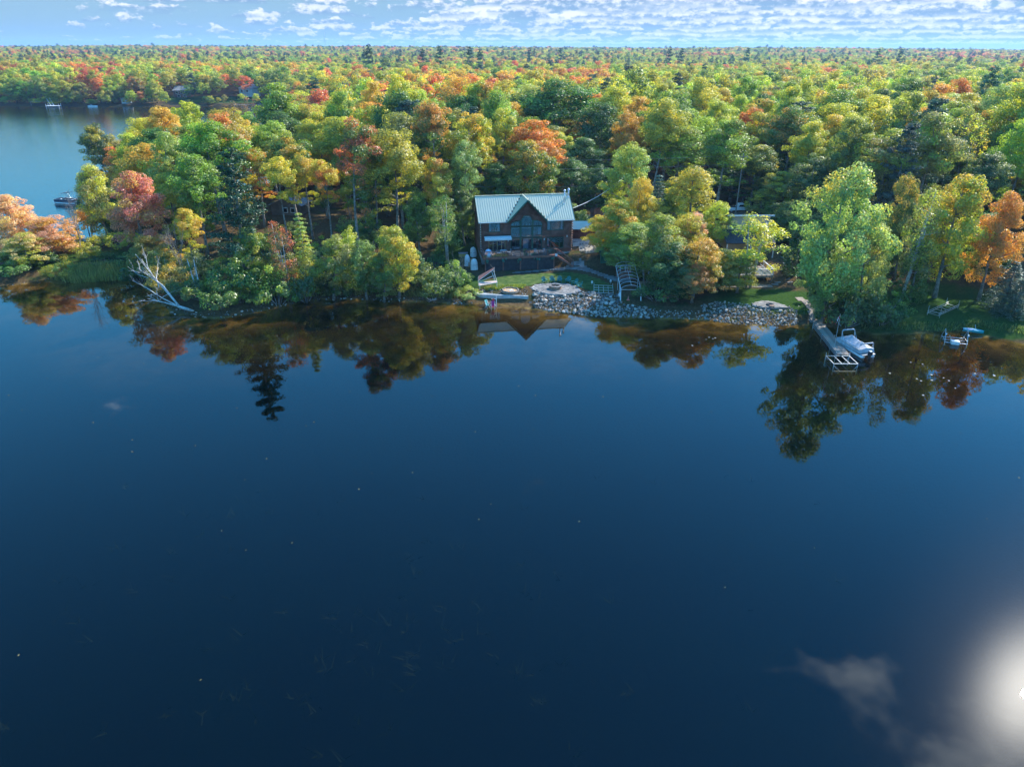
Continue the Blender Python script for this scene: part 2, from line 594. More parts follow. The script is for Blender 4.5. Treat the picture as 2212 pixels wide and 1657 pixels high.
PAL = dict(DG=(.050, .125, .028), G=(.130, .215, .034), LG=(.32, .40, .11), YG=(.35, .385, .040), Y=(.58, .54, .045), GO=(.58, .43, .040), O=(.60, .31, .045),
           OR=(.57, .22, .060), R=(.54, .12, .075), PK=(.60, .26, .16), PE=(.70, .46, .23), OL=(.24, .27, .070), PI=(.034, .095, .038), BS=(.095, .165, .115),
           BR=(.24, .15, .10), GY=(.2, .2, .2))


def leaf_quads(rng, C, RAD, n_per, size, crown_c, out_w=.55, flat=.25, aspect=.72, inner=.55, H=20.0):
    """leaf cards on the outer shells of clumps: arrays of centres C (k,3), radii RAD (k,3)"""
    C = np.asarray(C, float)
    RAD = np.asarray(RAD, float)
    k = len(C)
    n_per = np.asarray(n_per if np.ndim(n_per) else np.full(k, n_per)).astype(int)
    idx = np.repeat(np.arange(k), n_per)
    N = len(idx)
    d = rng.normal(size=(N, 3))
    d /= np.linalg.norm(d, axis=1)[:, None]
    rad = inner + (1 - inner) * rng.random(N) ** .7
    p = C[idx] + d * rad[:, None] * RAD[idx]
    oc = p - np.asarray(crown_c)
    oc /= np.linalg.norm(oc, axis=1)[:, None] + 1e-6
    nrm = d * .75 + oc * out_w + rng.normal(size=(N, 3)) * .45
    nrm[:, 2] += flat
    nrm /= np.linalg.norm(nrm, axis=1)[:, None]
    a = rng.normal(size=(N, 3))
    u = np.cross(nrm, a)
    u /= np.linalg.norm(u, axis=1)[:, None] + 1e-6
    v = np.cross(nrm, u)
    s = size * (.6 + .8 * rng.random(N))
    u *= s[:, None] * .5
    v *= (s * aspect)[:, None] * .5
    bend = nrm * (s * .18)[:, None]
    Q = np.stack([p - u - bend, p - v, p + u - bend, p + v], 1)          # a folded kite-shaped leaf spray
    cr = rng.random(k)[idx]
    lr = rng.random(N)
    hh = np.clip(p[:, 2] / H, 0, 1)
    A = np.stack([cr, lr, hh, np.ones(N)], 1)
    return Q.reshape(-1, 3), np.repeat(A, 4, 0)


def crown_mesh(name, parts, mat):
    V = np.concatenate([p[0] for p in parts])
    A = np.concatenate([p[1] for p in parts])
    F = np.arange(len(V)).reshape(-1, 4)
    me = mesh_np(name, V, F, A)
    me.materials.append(mat)
    return me


def lobes(rng, n=5):
    ph = rng.random((n, 2)) * 6.28
    am = rng.random(n) * .21
    def f(th, z):
        s = 1.0
        for i in range(n):
            s = s + am[i] * np.cos((i + 1) * th + ph[i, 0] + (z * 3 + ph[i, 1]) * (i % 2))
        return s
    return f


def broadleaf(seed, H=20., RR=4.6, z0=.34, kind='maple', clumps=95, per=160, leaf=.225, crad=.195, twig=True):
    rng = np.random.default_rng(seed)
    lb = lobes(rng)
    zc, zs = (z0 + 1) / 2 * H, (1 - z0) / 2 * H
    C, RD = [], []
    while len(C) < clumps:
        d = rng.normal(size=3)
        d /= np.linalg.norm(d)
        if kind != 'round' and d[2] < -.55 and rng.random() < .6:
            continue
        rr = .80 * (rng.random() ** .30)
        # egg profile, widest a little below the middle
        w = (1 - (.30 if kind == 'round' else .18) * d[2])
        th = math.atan2(d[1], d[0])
        L = lb(th, d[2])
        c = np.array([d[0] * rr * RR * w * L, d[1] * rr * RR * w * L, zc + d[2] * rr * zs * .98])
        r = RR * crad * (.7 + .65 * rng.random())
        C.append(c)
        RD.append((r * 1.05, r * 1.05, r * .78))
    if kind == 'maple':                      # flat sprays low on the stem
        for i in range(7):
            th = rng.random() * 6.28
            z = H * (z0 - .10 + .14 * rng.random())
            for f in (.25, .45, .62):
                q = RR * f * (.8 + .4 * rng.random())
                tt = th + rng.normal() * .22
                C.append((math.cos(tt) * q, math.sin(tt) * q, z + rng.normal() * .35))
                r = .42 + .35 * rng.random()
                RD.append((r * 1.2, r * 1.2, r * .6))
    C, RD = np.array(C), np.array(RD)
    n_per = (per * (RD[:, 0] / (RR * crad)) ** 1.6).clip(8)
    parts = [leaf_quads(rng, C, RD, n_per, leaf, (0, 0, zc - .2 * zs), H=H)]
    crown = crown_mesh('crown', parts, M_LEAF)
    # trunk and limbs
    mb = MB()
    bend = rng.normal(size=2) * .35
    pts, rs = [], []
    top = H * .80
    for i in range(7):
        s = i / 6
        pts.append((bend[0] * math.sin(s * 2.6), bend[1] * math.sin(s * 2.2), s * top))
        rs.append(max(.05, .26 * (1 - .8 * s) * (1.45 if i == 0 else 1)))
    mb.tube(pts, rs, 7)
    for c in C[rng.permutation(len(C))[:16 if twig else 5]]:
        s = min(.92, max(.25, (c[2] - .33 * np.hypot(c[0], c[1]) * 1.6) / top))
        i = min(5, int(s * 6))
        f = s * 6 - i
        b = Vector(pts[i]).lerp(Vector(pts[i + 1]), f)
        e = Vector(c)
        mid = b.lerp(e, .5) + Vector((0, 0, -.04 * (e - b).length))
        mb.tube([b, mid, e], [.10 * (1.1 - s * .7), .06, .025], 5, cap=False)
    trunk = mb.mesh('trunk', True)
    trunk.materials.append(M_BARK)
    return dict(trunk=trunk, crown=crown, H=H, R=RR)


def birchy(seed, H=14., RR=3.2):
    rng = np.random.default_rng(seed)
    C, RD = [], []
    mb = MB()
    for st in range(3):
        a = rng.random() * 6.28
        lean = RR * (.25 + .4 * rng.random())
        tip = Vector((math.cos(a) * lean, math.sin(a) * lean, H * (.78 + .2 * rng.random())))
        b = Vector((math.cos(a) * .25, math.sin(a) * .25, 0))
        ps = [b.lerp(tip, s) + Vector((0, 0, 0)) for s in (0, .33, .66, 1)]
        mb.tube(ps, [.13, .10, .06, .02], 6)
        for i in range(16):
            s = .28 + .72 * rng.random()
            q = b.lerp(tip, s)
            th = rng.random() * 6.28
            L = RR * (1.15 - .75 * abs(s - .5) * 1.6) * (.25 + .5 * rng.random())
            c = q + Vector((math.cos(th) * L, math.sin(th) * L, L * .35))
            C.append(tuple(c))
            r = .62 + .55 * rng.random()
            RD.append((r, r, r * .95))
            if i % 2 == 0:
                mb.tube([q, c], [.04, .012], 4, cap=False)
    parts = [leaf_quads(rng, C, RD, 95, .22, (0, 0, H * .5), flat=.1, inner=.3, H=H)]
    trunk = mb.mesh('trunk', True)
    trunk.materials.append(M_BIRCH)
    return dict(trunk=trunk, crown=crown_mesh('crown', parts, M_LEAF), H=H, R=RR)


def pine(seed, H=22., RR=4.3):
    rng = np.random.default_rng(seed)
    mb = MB()
    mb.tube([(0, 0, 0), (.1, .05, H * .5), (0, .1, H * .98)], [.32, .2, .03], 7)
    C, RD = [], []
    z = H * .20
    while z < H * .97:
        s = (z - H * .2) / (H * .77)
        L0 = RR * (1.05 - .80 * s ** 1.2)
        nb = rng.integers(3, 6)
        a0 = rng.random() * 6.28
        for k in range(nb):
            a = a0 + k * 6.28 / nb + rng.normal() * .25
            L = L0 * (.55 + .55 * rng.random())
            zj = z + rng.normal() * .45
            L *= .75 + .5 * rng.random()
            tip = Vector((math.cos(a) * L, math.sin(a) * L, zj + L * (-.05 + .35 * rng.random() + .15 * s)))
            mb.tube([(0, 0, zj), tip], [.06, .02], 4, cap=False)
            for f in (.38, .62, .85, 1.0):
                if L * f < .5:
                    continue
                q = Vector((0, 0, zj)).lerp(tip, f)
                C.append((q.x + rng.normal() * .3, q.y + rng.normal() * .3, q.z + .16 + rng.normal() * .12))
                r = (.55 + .45 * rng.random()) * (.70 + .45 * (1 - s))
                RD.append((r * 1.25, r * 1.25, r * .62))
        z += H * (.038 + .016 * rng.random())
    C.append((0, 0, H * .98))
    RD.append((.35, .35, .6))
    parts = [leaf_quads(rng, C, RD, 46, .32, (0, 0, H * .4), out_w=.3, flat=.55, aspect=.5, inner=.35, H=H)]
    trunk = mb.mesh('trunk', True)
    trunk.materials.append(M_BARK)
    return dict(trunk=trunk, crown=crown_mesh('crown', parts, M_NEEDLE), H=H, R=RR)


def spruce(seed, H=14., RR=3.0, mat=None):
    rng = np.random.default_rng(seed)
    mb = MB()
    mb.tube([(0, 0, 0), (0, 0, H * .97)], [.2, .02], 6)
    C, RD = [], []
    z = .04 * H
    while z < .97 * H:
        s = z / H
        L0 = RR * (1 - s) ** .85
        nb = max(4, int(9 * (1 - s)) + 2)
        a0 = rng.random() * 6.28
        for k in range(nb):
            a = a0 + k * 6.28 / nb + rng.normal() * .12
            L = L0 * (.75 + .35 * rng.random())
            for f in (.4, .72, 1.0):
                C.append((math.cos(a) * L * f, math.sin(a) * L * f, z + .1 - L * f * .18))
                r = .26 + .2 * L0 / RR + .1 * rng.random()
                RD.append((r * 1.2, r * 1.2, r * .55))
        z += H * .05
    parts = [leaf_quads(rng, C, RD, 22, .26, (0, 0, H * .35), out_w=.5, flat=.4, aspect=.45, inner=.3, H=H)]
    trunk = mb.mesh('trunk', True)
    trunk.materials.append(M_BARK)
    return dict(trunk=trunk, crown=crown_mesh('crown', parts, mat or M_NEEDLE), H=H, R=RR)


def cedar(seed, H=10., RR=2.8):
    rng = np.random.default_rng(seed)
    lb = lobes(rng)
    mb = MB()
    mb.tube([(0, 0, 0), (0, 0, H * .9)], [.2, .03], 6)
    C, RD = [], []
    for i in range(150):
        s = rng.random() ** 1.1
        th = rng.random() * 6.28
        rr = RR * (min(1, .55 + 2.2 * s) * (1 - s) ** .62) * lb(th, s) * .85
        C.append((math.cos(th) * rr, math.sin(th) * rr, s * H * .96 + .2))
        r = .36 + .3 * rng.random()
        RD.append((r, r, r * 1.3))
    parts = [leaf_quads(rng, C, RD, 42, .26, (0, 0, H * .3), out_w=.7, flat=.1, aspect=.5, inner=.5, H=H)]
    trunk = mb.mesh('trunk', True)
    trunk.materials.append(M_BARK)
    return dict(trunk=trunk, crown=crown_mesh('crown', parts, M_NEEDLE), H=H, R=RR)


def shrub(seed, H=4., RR=3.2, clumps=30, per=110, leaf=.21):
    rng = np.random.default_rng(seed)
    lb = lobes(rng)
    mb = MB()
    C, RD = [], []
    for i in range(clumps):
        th = rng.random() * 6.28
        q = math.sqrt(rng.random()) * .9
        z = (1 - q * q) ** .5 * H * (.45 + .45 * rng.random()) * lb(th, 0)
        c = (math.cos(th) * q * RR * lb(th, 0), math.sin(th) * q * RR * lb(th, 0), max(.3, z))
        C.append(c)
        r = RR * .2 * (.7 + .7 * rng.random())
        RD.append((r, r, r * .85))
        if i % 3 == 0:
            mb.tube([(c[0] * .15, c[1] * .15, 0), c], [.05, .015], 4, cap=False)
    parts = [leaf_quads(rng, C, RD, per, leaf, (0, 0, 0), flat=.25, inner=.4, H=H)]
    trunk = mb.mesh('stems', True)
    trunk.materials.append(M_TWIG)
    return dict(trunk=trunk, crown=crown_mesh('foliage', parts, M_LEAF), H=H, R=RR)


def bare(seed, H=12., RR=2.8, leafy=0):
    rng = np.random.default_rng(seed)
    mb = MB()
    tips = []
    def grow(p, d, L, r, lev):
        q = p + d * L
        mid = p.lerp(q, .5) + Vector(rng.normal(size=3) * .05 * L)
        mb.tube([p, mid, q], [r, r * .8, r * .55], 5 if lev < 2 else 4, cap=False)
        if lev >= 4 or r < .01:
            tips.append(tuple(q))
            return
        n = 3 if lev < 3 else 2
        for k in range(n):
            nd = (d + Vector(rng.normal(size=3) * .42) + Vector((0, 0, .18))).normalized()
            grow(p.lerp(q, .55 + .45 * rng.random()), nd, L * (.55 + .25 * rng.random()), r * .52, lev + 1)
    for st in range(2 if not leafy else 1):
        grow(Vector((st * .3, 0, 0)), Vector((rng.normal() * .12, rng.normal() * .12, 1)).normalized(), H * .42, .12 if not leafy else .2, 0)
    V0 = np.array(mb.v)
    V0[:, 2] *= H / V0[:, 2].max()
    V0[:, :2] *= RR / np.abs(V0[:, :2]).max()
    sx = RR / np.abs(np.array(mb.v)[:, :2]).max()
    sz = H / np.array(mb.v)[:, 2].max()
    mb.v = [tuple(v) for v in V0]
    trunk = mb.mesh('trunk', True)
    trunk.materials.append(M_TWIG if not leafy else M_BARK)
    crown = None
    T = np.array(tips) * (sx, sx, sz)
    if leafy:
        parts = [leaf_quads(rng, T, np.full((len(T), 3), .75), leafy, .26, (0, 0, H * .5), inner=.1, H=H)]
        crown = crown_mesh('crown', parts, M_LEAF)
    return dict(trunk=trunk, crown=crown, H=H, R=RR)


PROTO = dict(
    maple=[broadleaf(11 + i, z0=(.36, .28, .42, .30, .22, .38)[i], crad=(.195, .18, .21, .17, .22, .19)[i]) for i in range(6)],
    tall=[broadleaf(121 + i, RR=4.3, z0=(.50, .44, .55)[i], clumps=70, crad=.21) for i in range(3)],
    round=[broadleaf(31 + i, H=16., RR=5.0, z0=.03, kind='round', clumps=135, per=140, leaf=.215, crad=.165) for i in range(5)],
    birch=[birchy(51 + i) for i in range(3)],
    pine=[pine(61 + i) for i in range(2)],
    spruce=[spruce(71 + i) for i in range(2)],
    cedar=[cedar(81)],
    shrub=[shrub(91 + i) for i in range(3)],
    bare=[bare(101 + i) for i in range(2)],
    sparse=[bare(111, H=20., RR=4.5, leafy=16)],
)
CONE = spruce(77, mat=M_LEAF)          # cone-shaped young broadleaf
KIND_NAME = dict(tall='maple_tree', maple='maple_tree', round='maple_tree', birch='birch_tree', pine='pine_tree', spruce='spruce_tree', cedar='cedar_tree', shrub='shrub', bare='bare_tree', sparse='sparse_tree')
KIND_CAT = dict(shrub='shrub')
tree_no = [0]


def plant(kind, x, y, ztop, r, A, B, amt, label, group=None, rot=None, jit=0.0, proto=None):
    i = tree_no[0]
    tree_no[0] += 1
    p = proto or PROTO[kind][i % len(PROTO[kind])]
    z = gz(x, y) - .1
    h = max(1.2, ztop - z) * (1.07 if kind in ('maple', 'tall', 'round', 'birch') else 1.0)
    root = empty(KIND_NAME[kind], (x, y, z), (i * 2.399) % 6.283 if rot is None else rot, label, KIND_CAT.get(kind, 'tree'), group)
    rt = np.random.default_rng(i + 900)
    root.rotation_euler = (rt.normal() * .035, rt.normal() * .035, root.rotation_euler[2])
    root.scale = (r / p['R'], r / p['R'], h / p['H'])
    tr = link('trunk' if kind != 'shrub' else 'stems', p['trunk'], None, root)
    if p['crown'] is not None:
        c = link('crown' if kind != 'shrub' else 'foliage', p['crown'], None, root)
        a, b = np.array(PAL[A]), np.array(PAL[B])
        rg = np.random.default_rng(i + 5)
        k = 1 + (rg.random(3) - .5) * (.18 + jit)
        c['tint'] = [float(q) for q in a * k]
        c['accent'] = [float(q) for q in b * k[::-1]]
        c['amount'] = float(amt)
    return root


TREES = [
('round',-90.2,128.0,12.5,4.9,'PE','O',0.25,'pale peach autumn tree at the left edge of the photo'),
('round',-83.0,126.0,9.4,6.1,'PE','O',0.50,'peach and orange bushy tree on the near left shore'),
('round',-83.6,120.0,7.6,4.3,'YG','PE',0.50,'yellow green bushy tree under the peach trees at the left edge'),
('shrub',-84.7,117.0,4.0,4.3,'G','OL',0.30,'low green shrub on the bank at the far left edge'),
('shrub',-77.0,118.0,3.4,2.8,'YG','G',0.40,'yellow green shrub beside the peach trees above the reeds'),
('shrub',-72.1,124.0,1.8,4.5,'DG','G',0.40,'dark green thicket behind the reed bed'),
('shrub',-74.9,121.0,2.2,2.8,'G','YG',0.40,'small green thicket behind the left end of the reed bed'),
('bare',-79.0,128.0,14.0,2.9,'BR','BR',0.50,'leafless thin tree between the peach trees and the pink maple'),
('birch',-87.0,145.0,11.5,2.8,'DG','OL',0.40,'thin dark leaved sapling standing against the blue bay'),
('round',-79.2,138.0,16.9,4.6,'OL','Y',0.50,'olive yellow tree left of the pink maple by the bay'),
('round',-64.0,122.0,17.6,5.4,'PK','O',0.30,'tall pink red maple on the left point'),
('round',-61.1,117.0,8.4,3.5,'OL','O',0.50,'olive and orange small tree under the pink maple'),
('maple',-98.2,178.0,19.6,4.1,'DG','GO',0.35,'dark green tree with gold top overhanging the bay'),
('maple',-86.3,165.0,19.1,4.1,'YG','Y',0.50,'yellow tree at the bay edge left of the pale green crown'),
('maple',-90.3,182.0,20.3,5.0,'Y','GO',0.50,'bright yellow tree high on the peninsula by the bay'),
('round',-70.7,150.0,21.1,5.3,'LG','YG',0.50,'big pale green crown above the pink maple'),
('maple',-86.2,196.0,21.6,8.4,'YG','OL',0.50,'broad yellow green tree in front of the far bay water'),
('maple',-88.8,190.0,20.5,4.1,'OL','BR',0.40,'brownish olive tree at the bay edge'),
('maple',-70.9,172.0,19.2,5.3,'G','GO',0.40,'green tree with golden side left of the brown bare crown'),
('maple',-73.4,188.0,20.0,4.9,'O','Y',0.40,'orange tree left of the brown half bare tree'),
('sparse',-64.7,186.0,24.9,5.4,'BR','BR',0.50,'tall half bare brown tree near the far bay'),
('maple',-62.1,190.0,20.3,4.9,'OL','G',0.50,'olive green tree right of the brown half bare tree'),
('maple',-63.4,135.0,15.5,4.7,'YG','GO',0.50,'yellow and gold tree right of the pink maple'),
('maple',-60.7,140.0,15.5,3.5,'G','GO',0.40,'green and gold tree left of the big pine'),
('maple',-54.4,118.0,11.9,2.7,'Y','O',0.45,'small golden tree left of the big pine'),
('bare',-54.3,114.0,11.4,2.8,'GY','GY',0.50,'grey dead tree with bare twigs on the left point'),
('birch',-50.8,109.0,7.1,2.9,'DG','OL',0.40,'dark leafy shrub tree behind the fallen white trunk'),
('birch',-57.6,114.0,6.1,2.6,'G','OL',0.50,'green leafy sapling left of the fallen white trunk'),
('pine',-42.6,110.0,22.4,4.3,'PI','PI',0.40,'big dark white pine on the left point'),
('maple',-57.8,160.0,21.9,4.4,'GO','O',0.45,'gold and orange tree behind the big pine'),
('maple',-63.9,158.0,19.3,4.2,'YG','GO',0.45,'yellow green tree behind the tip of the big pine'),
('tall',-49.0,140.0,18.4,3.9,'O','YG',0.50,'orange leaved tree right of the big pine tip'),
('tall',-49.9,155.0,21.8,5.0,'LG','YG',0.50,'light green round crown above the bare trunks'),
('tall',-41.5,138.0,21.6,4.9,'GO','G',0.50,'golden crown on slim bare trunks right of the pine'),
('tall',-45.4,168.0,21.2,4.6,'YG','GO',0.45,'yellow green crown left of the red topped maple'),
('tall',-40.8,128.0,18.4,3.2,'YG','GO',0.40,'yellow green slim trunked tree above the wood cottage'),
('tall',-37.4,132.0,19.1,3.3,'YG','O',0.40,'slim yellow green tree left of the red topped maple'),
('tall',-27.4,125.0,24.9,4.8,'G','R',0.42,'red topped maple on tall pale trunks left of the log house'),
('tall',-33.4,130.0,17.6,2.9,'O','GO',0.50,'small orange maple under the red topped maple'),
('tall',-26.0,136.0,21.1,3.2,'YG','O',0.40,'slim yellow green tree right of the red topped maple'),
('maple',-49.6,195.0,23.0,5.9,'GO','YG',0.45,'gold crown behind the red topped maple'),
('maple',-41.9,190.0,24.4,5.8,'YG','O',0.40,'yellow green crown behind and above the red topped maple'),
('maple',-34.7,185.0,24.0,5.1,'O','GO',0.45,'orange crown behind and right of the red topped maple'),
('tall',-24.5,160.0,27.6,6.0,'G','DG',0.50,'tall deep green maple left of the orange red crown'),
('tall',-15.6,140.0,26.6,4.5,'G','OR',0.45,'tall orange red crown between two green maples left of the house'),
('maple',-8.7,148.0,24.9,5.6,'YG','O',0.35,'broad yellow green crown with orange edge behind the house left end'),
('maple',-9.0,134.0,21.5,3.3,'G','LG',0.45,'narrow green tree close behind the left of the log house'),
('maple',-13.3,130.0,18.2,3.5,'YG','OR',0.40,'yellow green tree with orange tips left of the narrow green tree'),
('tall',-21.4,138.0,18.4,3.5,'G','YG',0.40,'green understorey maple below the deep green maple'),
('round',3.4,146.0,20.6,6.1,'G','O',0.40,'round maple behind the log house, green left and orange right'),
('maple',11.7,188.0,28.9,10.7,'DG','G',0.50,'huge dark green tree rising behind the log house'),
('maple',-0.9,190.0,26.1,6.3,'G','YG',0.45,'green crown left of the huge dark green tree'),
('maple',19.9,180.0,25.2,6.0,'DG','G',0.40,'dark green tree right of the huge dark green tree'),
('maple',15.6,165.0,18.0,6.1,'DG','OL',0.40,'shaded dark tree behind the right end of the house'),
('maple',26.1,205.0,27.2,6.8,'YG','GO',0.45,'yellow green crown far behind the right end of the house'),
('maple',32.7,195.0,25.4,6.2,'GO','O',0.45,'orange gold crown up the slope right of the house'),
('maple',36.8,178.0,26.9,6.7,'G','YG',0.40,'big green crown with lit left side above the yellow maple'),
('round',22.4,140.0,20.6,5.6,'YG','LG',0.45,'yellow green maple in front of the dark gap right of the house'),
('round',21.4,125.0,16.8,3.0,'GO','O',0.45,'orange tipped young maple beside the yellow green maple'),
('round',17.7,121.0,13.6,4.3,'GO','YG',0.50,'golden yellow tree just right of the log house'),
('round',19.9,115.5,10.6,5.3,'LG','YG',0.45,'sunlit light green tree above the green shed'),
('spruce',26.5,131.0,16.1,3.3,'BS','BS',0.50,'grey green spruce between two yellow maples'),
('round',32.0,128.0,18.1,5.7,'YG','GO',0.50,'golden maple with a few red sprays behind the orange maple'),
('round',35.7,124.0,12.7,3.2,'YG','Y',0.40,'bright yellow green tree left of the beige cottage'),
('round',23.0,110.0,13.6,4.4,'OL','YG',0.50,'olive green willow-like tree on the shore by the boat lift'),
('round',24.6,106.0,9.9,4.2,'DG','OL',0.45,'dark green shoreside tree left of the orange maple'),
('shrub',21.9,104.0,4.7,3.9,'DG','G',0.50,'dark cedar-like thicket right of the boat lift'),
('round',30.0,116.0,12.6,2.7,'PE','OL',0.45,'dusty pink topped tree behind the orange maple'),
('round',27.9,105.0,11.0,3.9,'YG','O',0.62,'orange maple on the shore in front of the beige cottage'),
('round',27.3,103.0,7.5,3.6,'OL','OR',0.60,'lower orange and green maple hanging over the rocky bank'),
('round',32.4,108.0,8.3,3.7,'YG','OL',0.45,'yellow green birch in front of the beige cottage'),
('birch',37.7,109.0,12.6,4.8,'Y','YG',0.50,'taller yellow birch covering the right of the beige cottage'),
('cedar',46.7,114.0,10.4,3.2,'DG','DG',0.50,'dark green cedar cone left of the pale maple'),
('round',44.7,97.0,23.6,5.9,'LG','O',0.22,'huge pale green maple beside the dock'),
('shrub',47.5,95.0,7.5,4.8,'DG','G',0.50,'shaded shrub thicket under the huge pale maple'),
('shrub',52.3,95.0,6.2,3.5,'DG','G',0.50,'dark bush right of the thicket under the pale maple'),
('maple',52.3,158.0,18.0,5.4,'G','GO',0.30,'green maple behind the beige cottage'),
('maple',44.0,155.0,22.6,6.2,'G','YG',0.50,'broad green maple crown behind the golden maple'),
('maple',51.6,162.0,11.4,4.1,'BR','O',0.40,'brownish orange understorey tree behind the beige cottage'),
('maple',55.2,150.0,13.5,4.3,'OL','GO',0.40,'shaded olive tree right of the beige cottage'),
('maple',63.4,170.0,24.3,5.7,'G','OR',0.32,'green maple with orange red cap behind the pale maple'),
('maple',57.1,140.0,18.4,4.8,'DG','OL',0.40,'dark shaded tree left of the pale maple crown'),
('maple',73.8,172.0,25.6,6.8,'YG','GO',0.45,'yellow green maple above the pale maple'),
('maple',83.9,175.0,26.2,7.9,'YG','GO',0.50,'broad bright yellow green maple above the pale maple right side'),
('maple',69.4,145.0,20.4,5.4,'G','YG',0.50,'green tree just behind the top of the pale maple'),
('pine',78.5,142.0,28.3,4.5,'BS','PI',0.40,'grey green white pine right of the pale maple'),
('sparse',90.8,148.0,24.6,4.3,'GO','Y',0.50,'sparse golden tree right of the grey green pine'),
('birch',59.1,103.0,17.7,3.5,'OL','YG',0.50,'slim olive ash tree between the pale maple and the orange maple'),
('round',62.3,112.0,19.6,3.0,'G','O',0.40,'green and orange tree behind the slim olive ash'),
('round',65.3,105.0,21.0,5.0,'YG','O',0.40,'yellow and orange maple leaning at the right'),
('round',71.5,104.0,17.9,4.0,'O','OR',0.50,'red orange maple at the right edge'),
('cedar',60.4,103.0,10.8,2.5,'G','DG',0.50,'green cedar beside the bare dock frame on the right lawn'),
('spruce',72.7,100.0,8.8,3.2,'BS','BS',0.50,'blue spruce at the right edge above the lawn'),
('spruce',72.4,97.0,7.0,2.9,'BS','BS',0.50,'low blue spruce at the right edge below the other one'),
('maple',119.1,185.0,28.9,6.1,'LG','G',0.40,'bright green crown high at the right edge'),
('maple',100.7,150.0,22.6,4.6,'G','YG',0.40,'green tree at the right edge above the red orange maple'),
('maple',84.7,130.0,19.8,4.5,'DG','OL',0.40,'dark tree behind the leaning yellow and orange maple'),
('round',76.1,112.0,8.6,5.2,'DG','G',0.50,'dark shaded tree behind the right lawn'),
('maple',88.5,150.0,19.9,4.2,'DG','G',0.40,'dark green tree between the grey pine and the sparse golden tree'),
('round',-40.5,109.0,11.7,3.4,'YG','G',0.50,'yellow green small tree right of the big pine foot'),
('shrub',-42.1,104.0,7.3,4.2,'G','DG',0.50,'green bush on the rocky point'),
('shrub',-47.0,105.0,5.6,3.5,'DG','G',0.40,'dark green bush at the tip of the point'),
('birch',-34.8,106.0,11.6,2.6,'OL','R',0.50,'small maple with red sprays on the left shore'),
('spruce',-32.4,109.0,13.8,2.6,'YG','LG',0.50,'narrow yellow green cone shaped tree on the left shore'),
('shrub',-36.0,104.0,6.0,3.8,'G','YG',0.40,'green shrub below the red sprayed maple'),
('shrub',-32.3,106.0,6.5,3.2,'DG','G',0.40,'dark shrub below the cone shaped tree'),
('round',-28.2,107.0,10.9,3.7,'OL','YG',0.50,'olive brown bushy tree on the left shore'),
('birch',-26.8,112.0,10.1,2.2,'Y','YG',0.50,'thin yellow tree on a slender trunk by the left shore'),
('round',-22.9,107.0,10.0,3.0,'G','LG',0.40,'green bushy tree left of the bright yellow tree'),
('round',-17.8,107.0,12.4,3.8,'Y','YG',0.50,'bright yellow bushy tree at the water left of the house'),
('round',-20.1,106.0,8.0,3.2,'OL','G',0.50,'olive bush between the green and the bright yellow tree'),
('birch',-11.4,122.0,13.3,3.3,'OL','G',0.50,'slim grey green tree left of the log house'),
('shrub',-12.2,108.0,5.2,3.6,'G','OL',0.40,'round green shrub on the bank left of the house'),
('spruce',-14.9,111.0,7.0,2.2,'BS','G',0.50,'small grey green conifer behind the bank left of the house'),
('shrub',-6.9,107.0,2.2,2.2,'LG','YG',0.40,'light green bush at the left end of the concrete wall'),
('bare',-8.8,109.0,7.6,2.2,'BR','BR',0.50,'bare brown shrub left of the house yard'),
('shrub',-8.0,112.0,3.4,1.9,'DG','G',0.40,'dark shrub by the path left of the deck'),
('round',35.3,107.0,7.5,3.6,'YG','OL',0.45,'yellow green bushy tree between the two birches at the cottage'),
('round',27.3,114.0,12.8,3.9,'YG','GO',0.45,'yellow green tree in the middle of the clump right of the house'),
('round',15.7,124.0,10.1,3.8,'GO','YG',0.40,'gold and green tree at the corner of the log shed'),
('round',24.0,126.0,13.1,4.2,'YG','GO',0.40,'yellow green tree below the grey green spruce'),
('round',29.0,131.0,14.0,4.0,'G','YG',0.45,'green tree between the spruce and the golden maple'),
('birch',21.7,112.0,8.8,3.1,'OL','YG',0.45,'olive leafy tree leaning over the boat lift'),
('round',18.2,119.0,7.0,3.7,'LG','YG',0.45,'light green low tree right of the green shed roof'),
('round',25.3,104.0,6.2,3.3,'DG','OL',0.45,'dark bushy tree at the water left of the hanging orange maple'),
('round',50.1,166.0,14.6,6.8,'DG','G',0.40,'dark green tree right behind the white pickup'),
('round',57.2,162.0,15.1,6.1,'DG','OL',0.40,'dark olive tree behind the beige cottage roof'),
('round',52.4,150.0,10.2,4.3,'OL','GO',0.40,'olive gold tree to the right behind the pickup'),
('round',54.4,140.0,9.8,4.3,'DG','OL',0.45,'shaded dark tree in the gap right of the cottage'),
('round',49.5,129.0,5.6,3.2,'DG','G',0.45,'low shaded tree at the top of the stepping stones'),
('round',53.6,128.0,12.0,4.5,'G','OL',0.45,'green tree between the cedar cone and the pale maple'),
('round',43.7,97.0,13.5,3.3,'LG','G',0.40,'smaller pale green tree left of the huge pale maple trunk'),
('round',50.7,98.0,15.5,3.7,'LG','R',0.20,'pale tree with red sprays right of the pale maple trunk'),
('round',73.3,118.0,10.3,4.2,'DG','G',0.45,'dark tree behind the leaning maple trunk'),
('round',76.8,114.0,12.9,4.4,'DG','OL',0.45,'dark olive tree below the red orange maple'),
('round',62.9,114.0,14.0,3.5,'G','DG',0.45,'green tree behind the slim olive ash on the right lot'),
('round',12.8,154.0,16.0,6.0,'DG','OL',0.40,'dark tree just behind the right half of the house roof'),
('round',17.5,151.0,14.9,4.7,'DG','G',0.40,'dark green tree under the service cable'),
('round',-3.5,148.0,15.8,4.6,'DG','G',0.40,'dark tree behind the left half of the house roof'),
('round',-8.8,129.0,14.1,3.1,'G','DG',0.40,'green tree hugging the left side of the log house'),
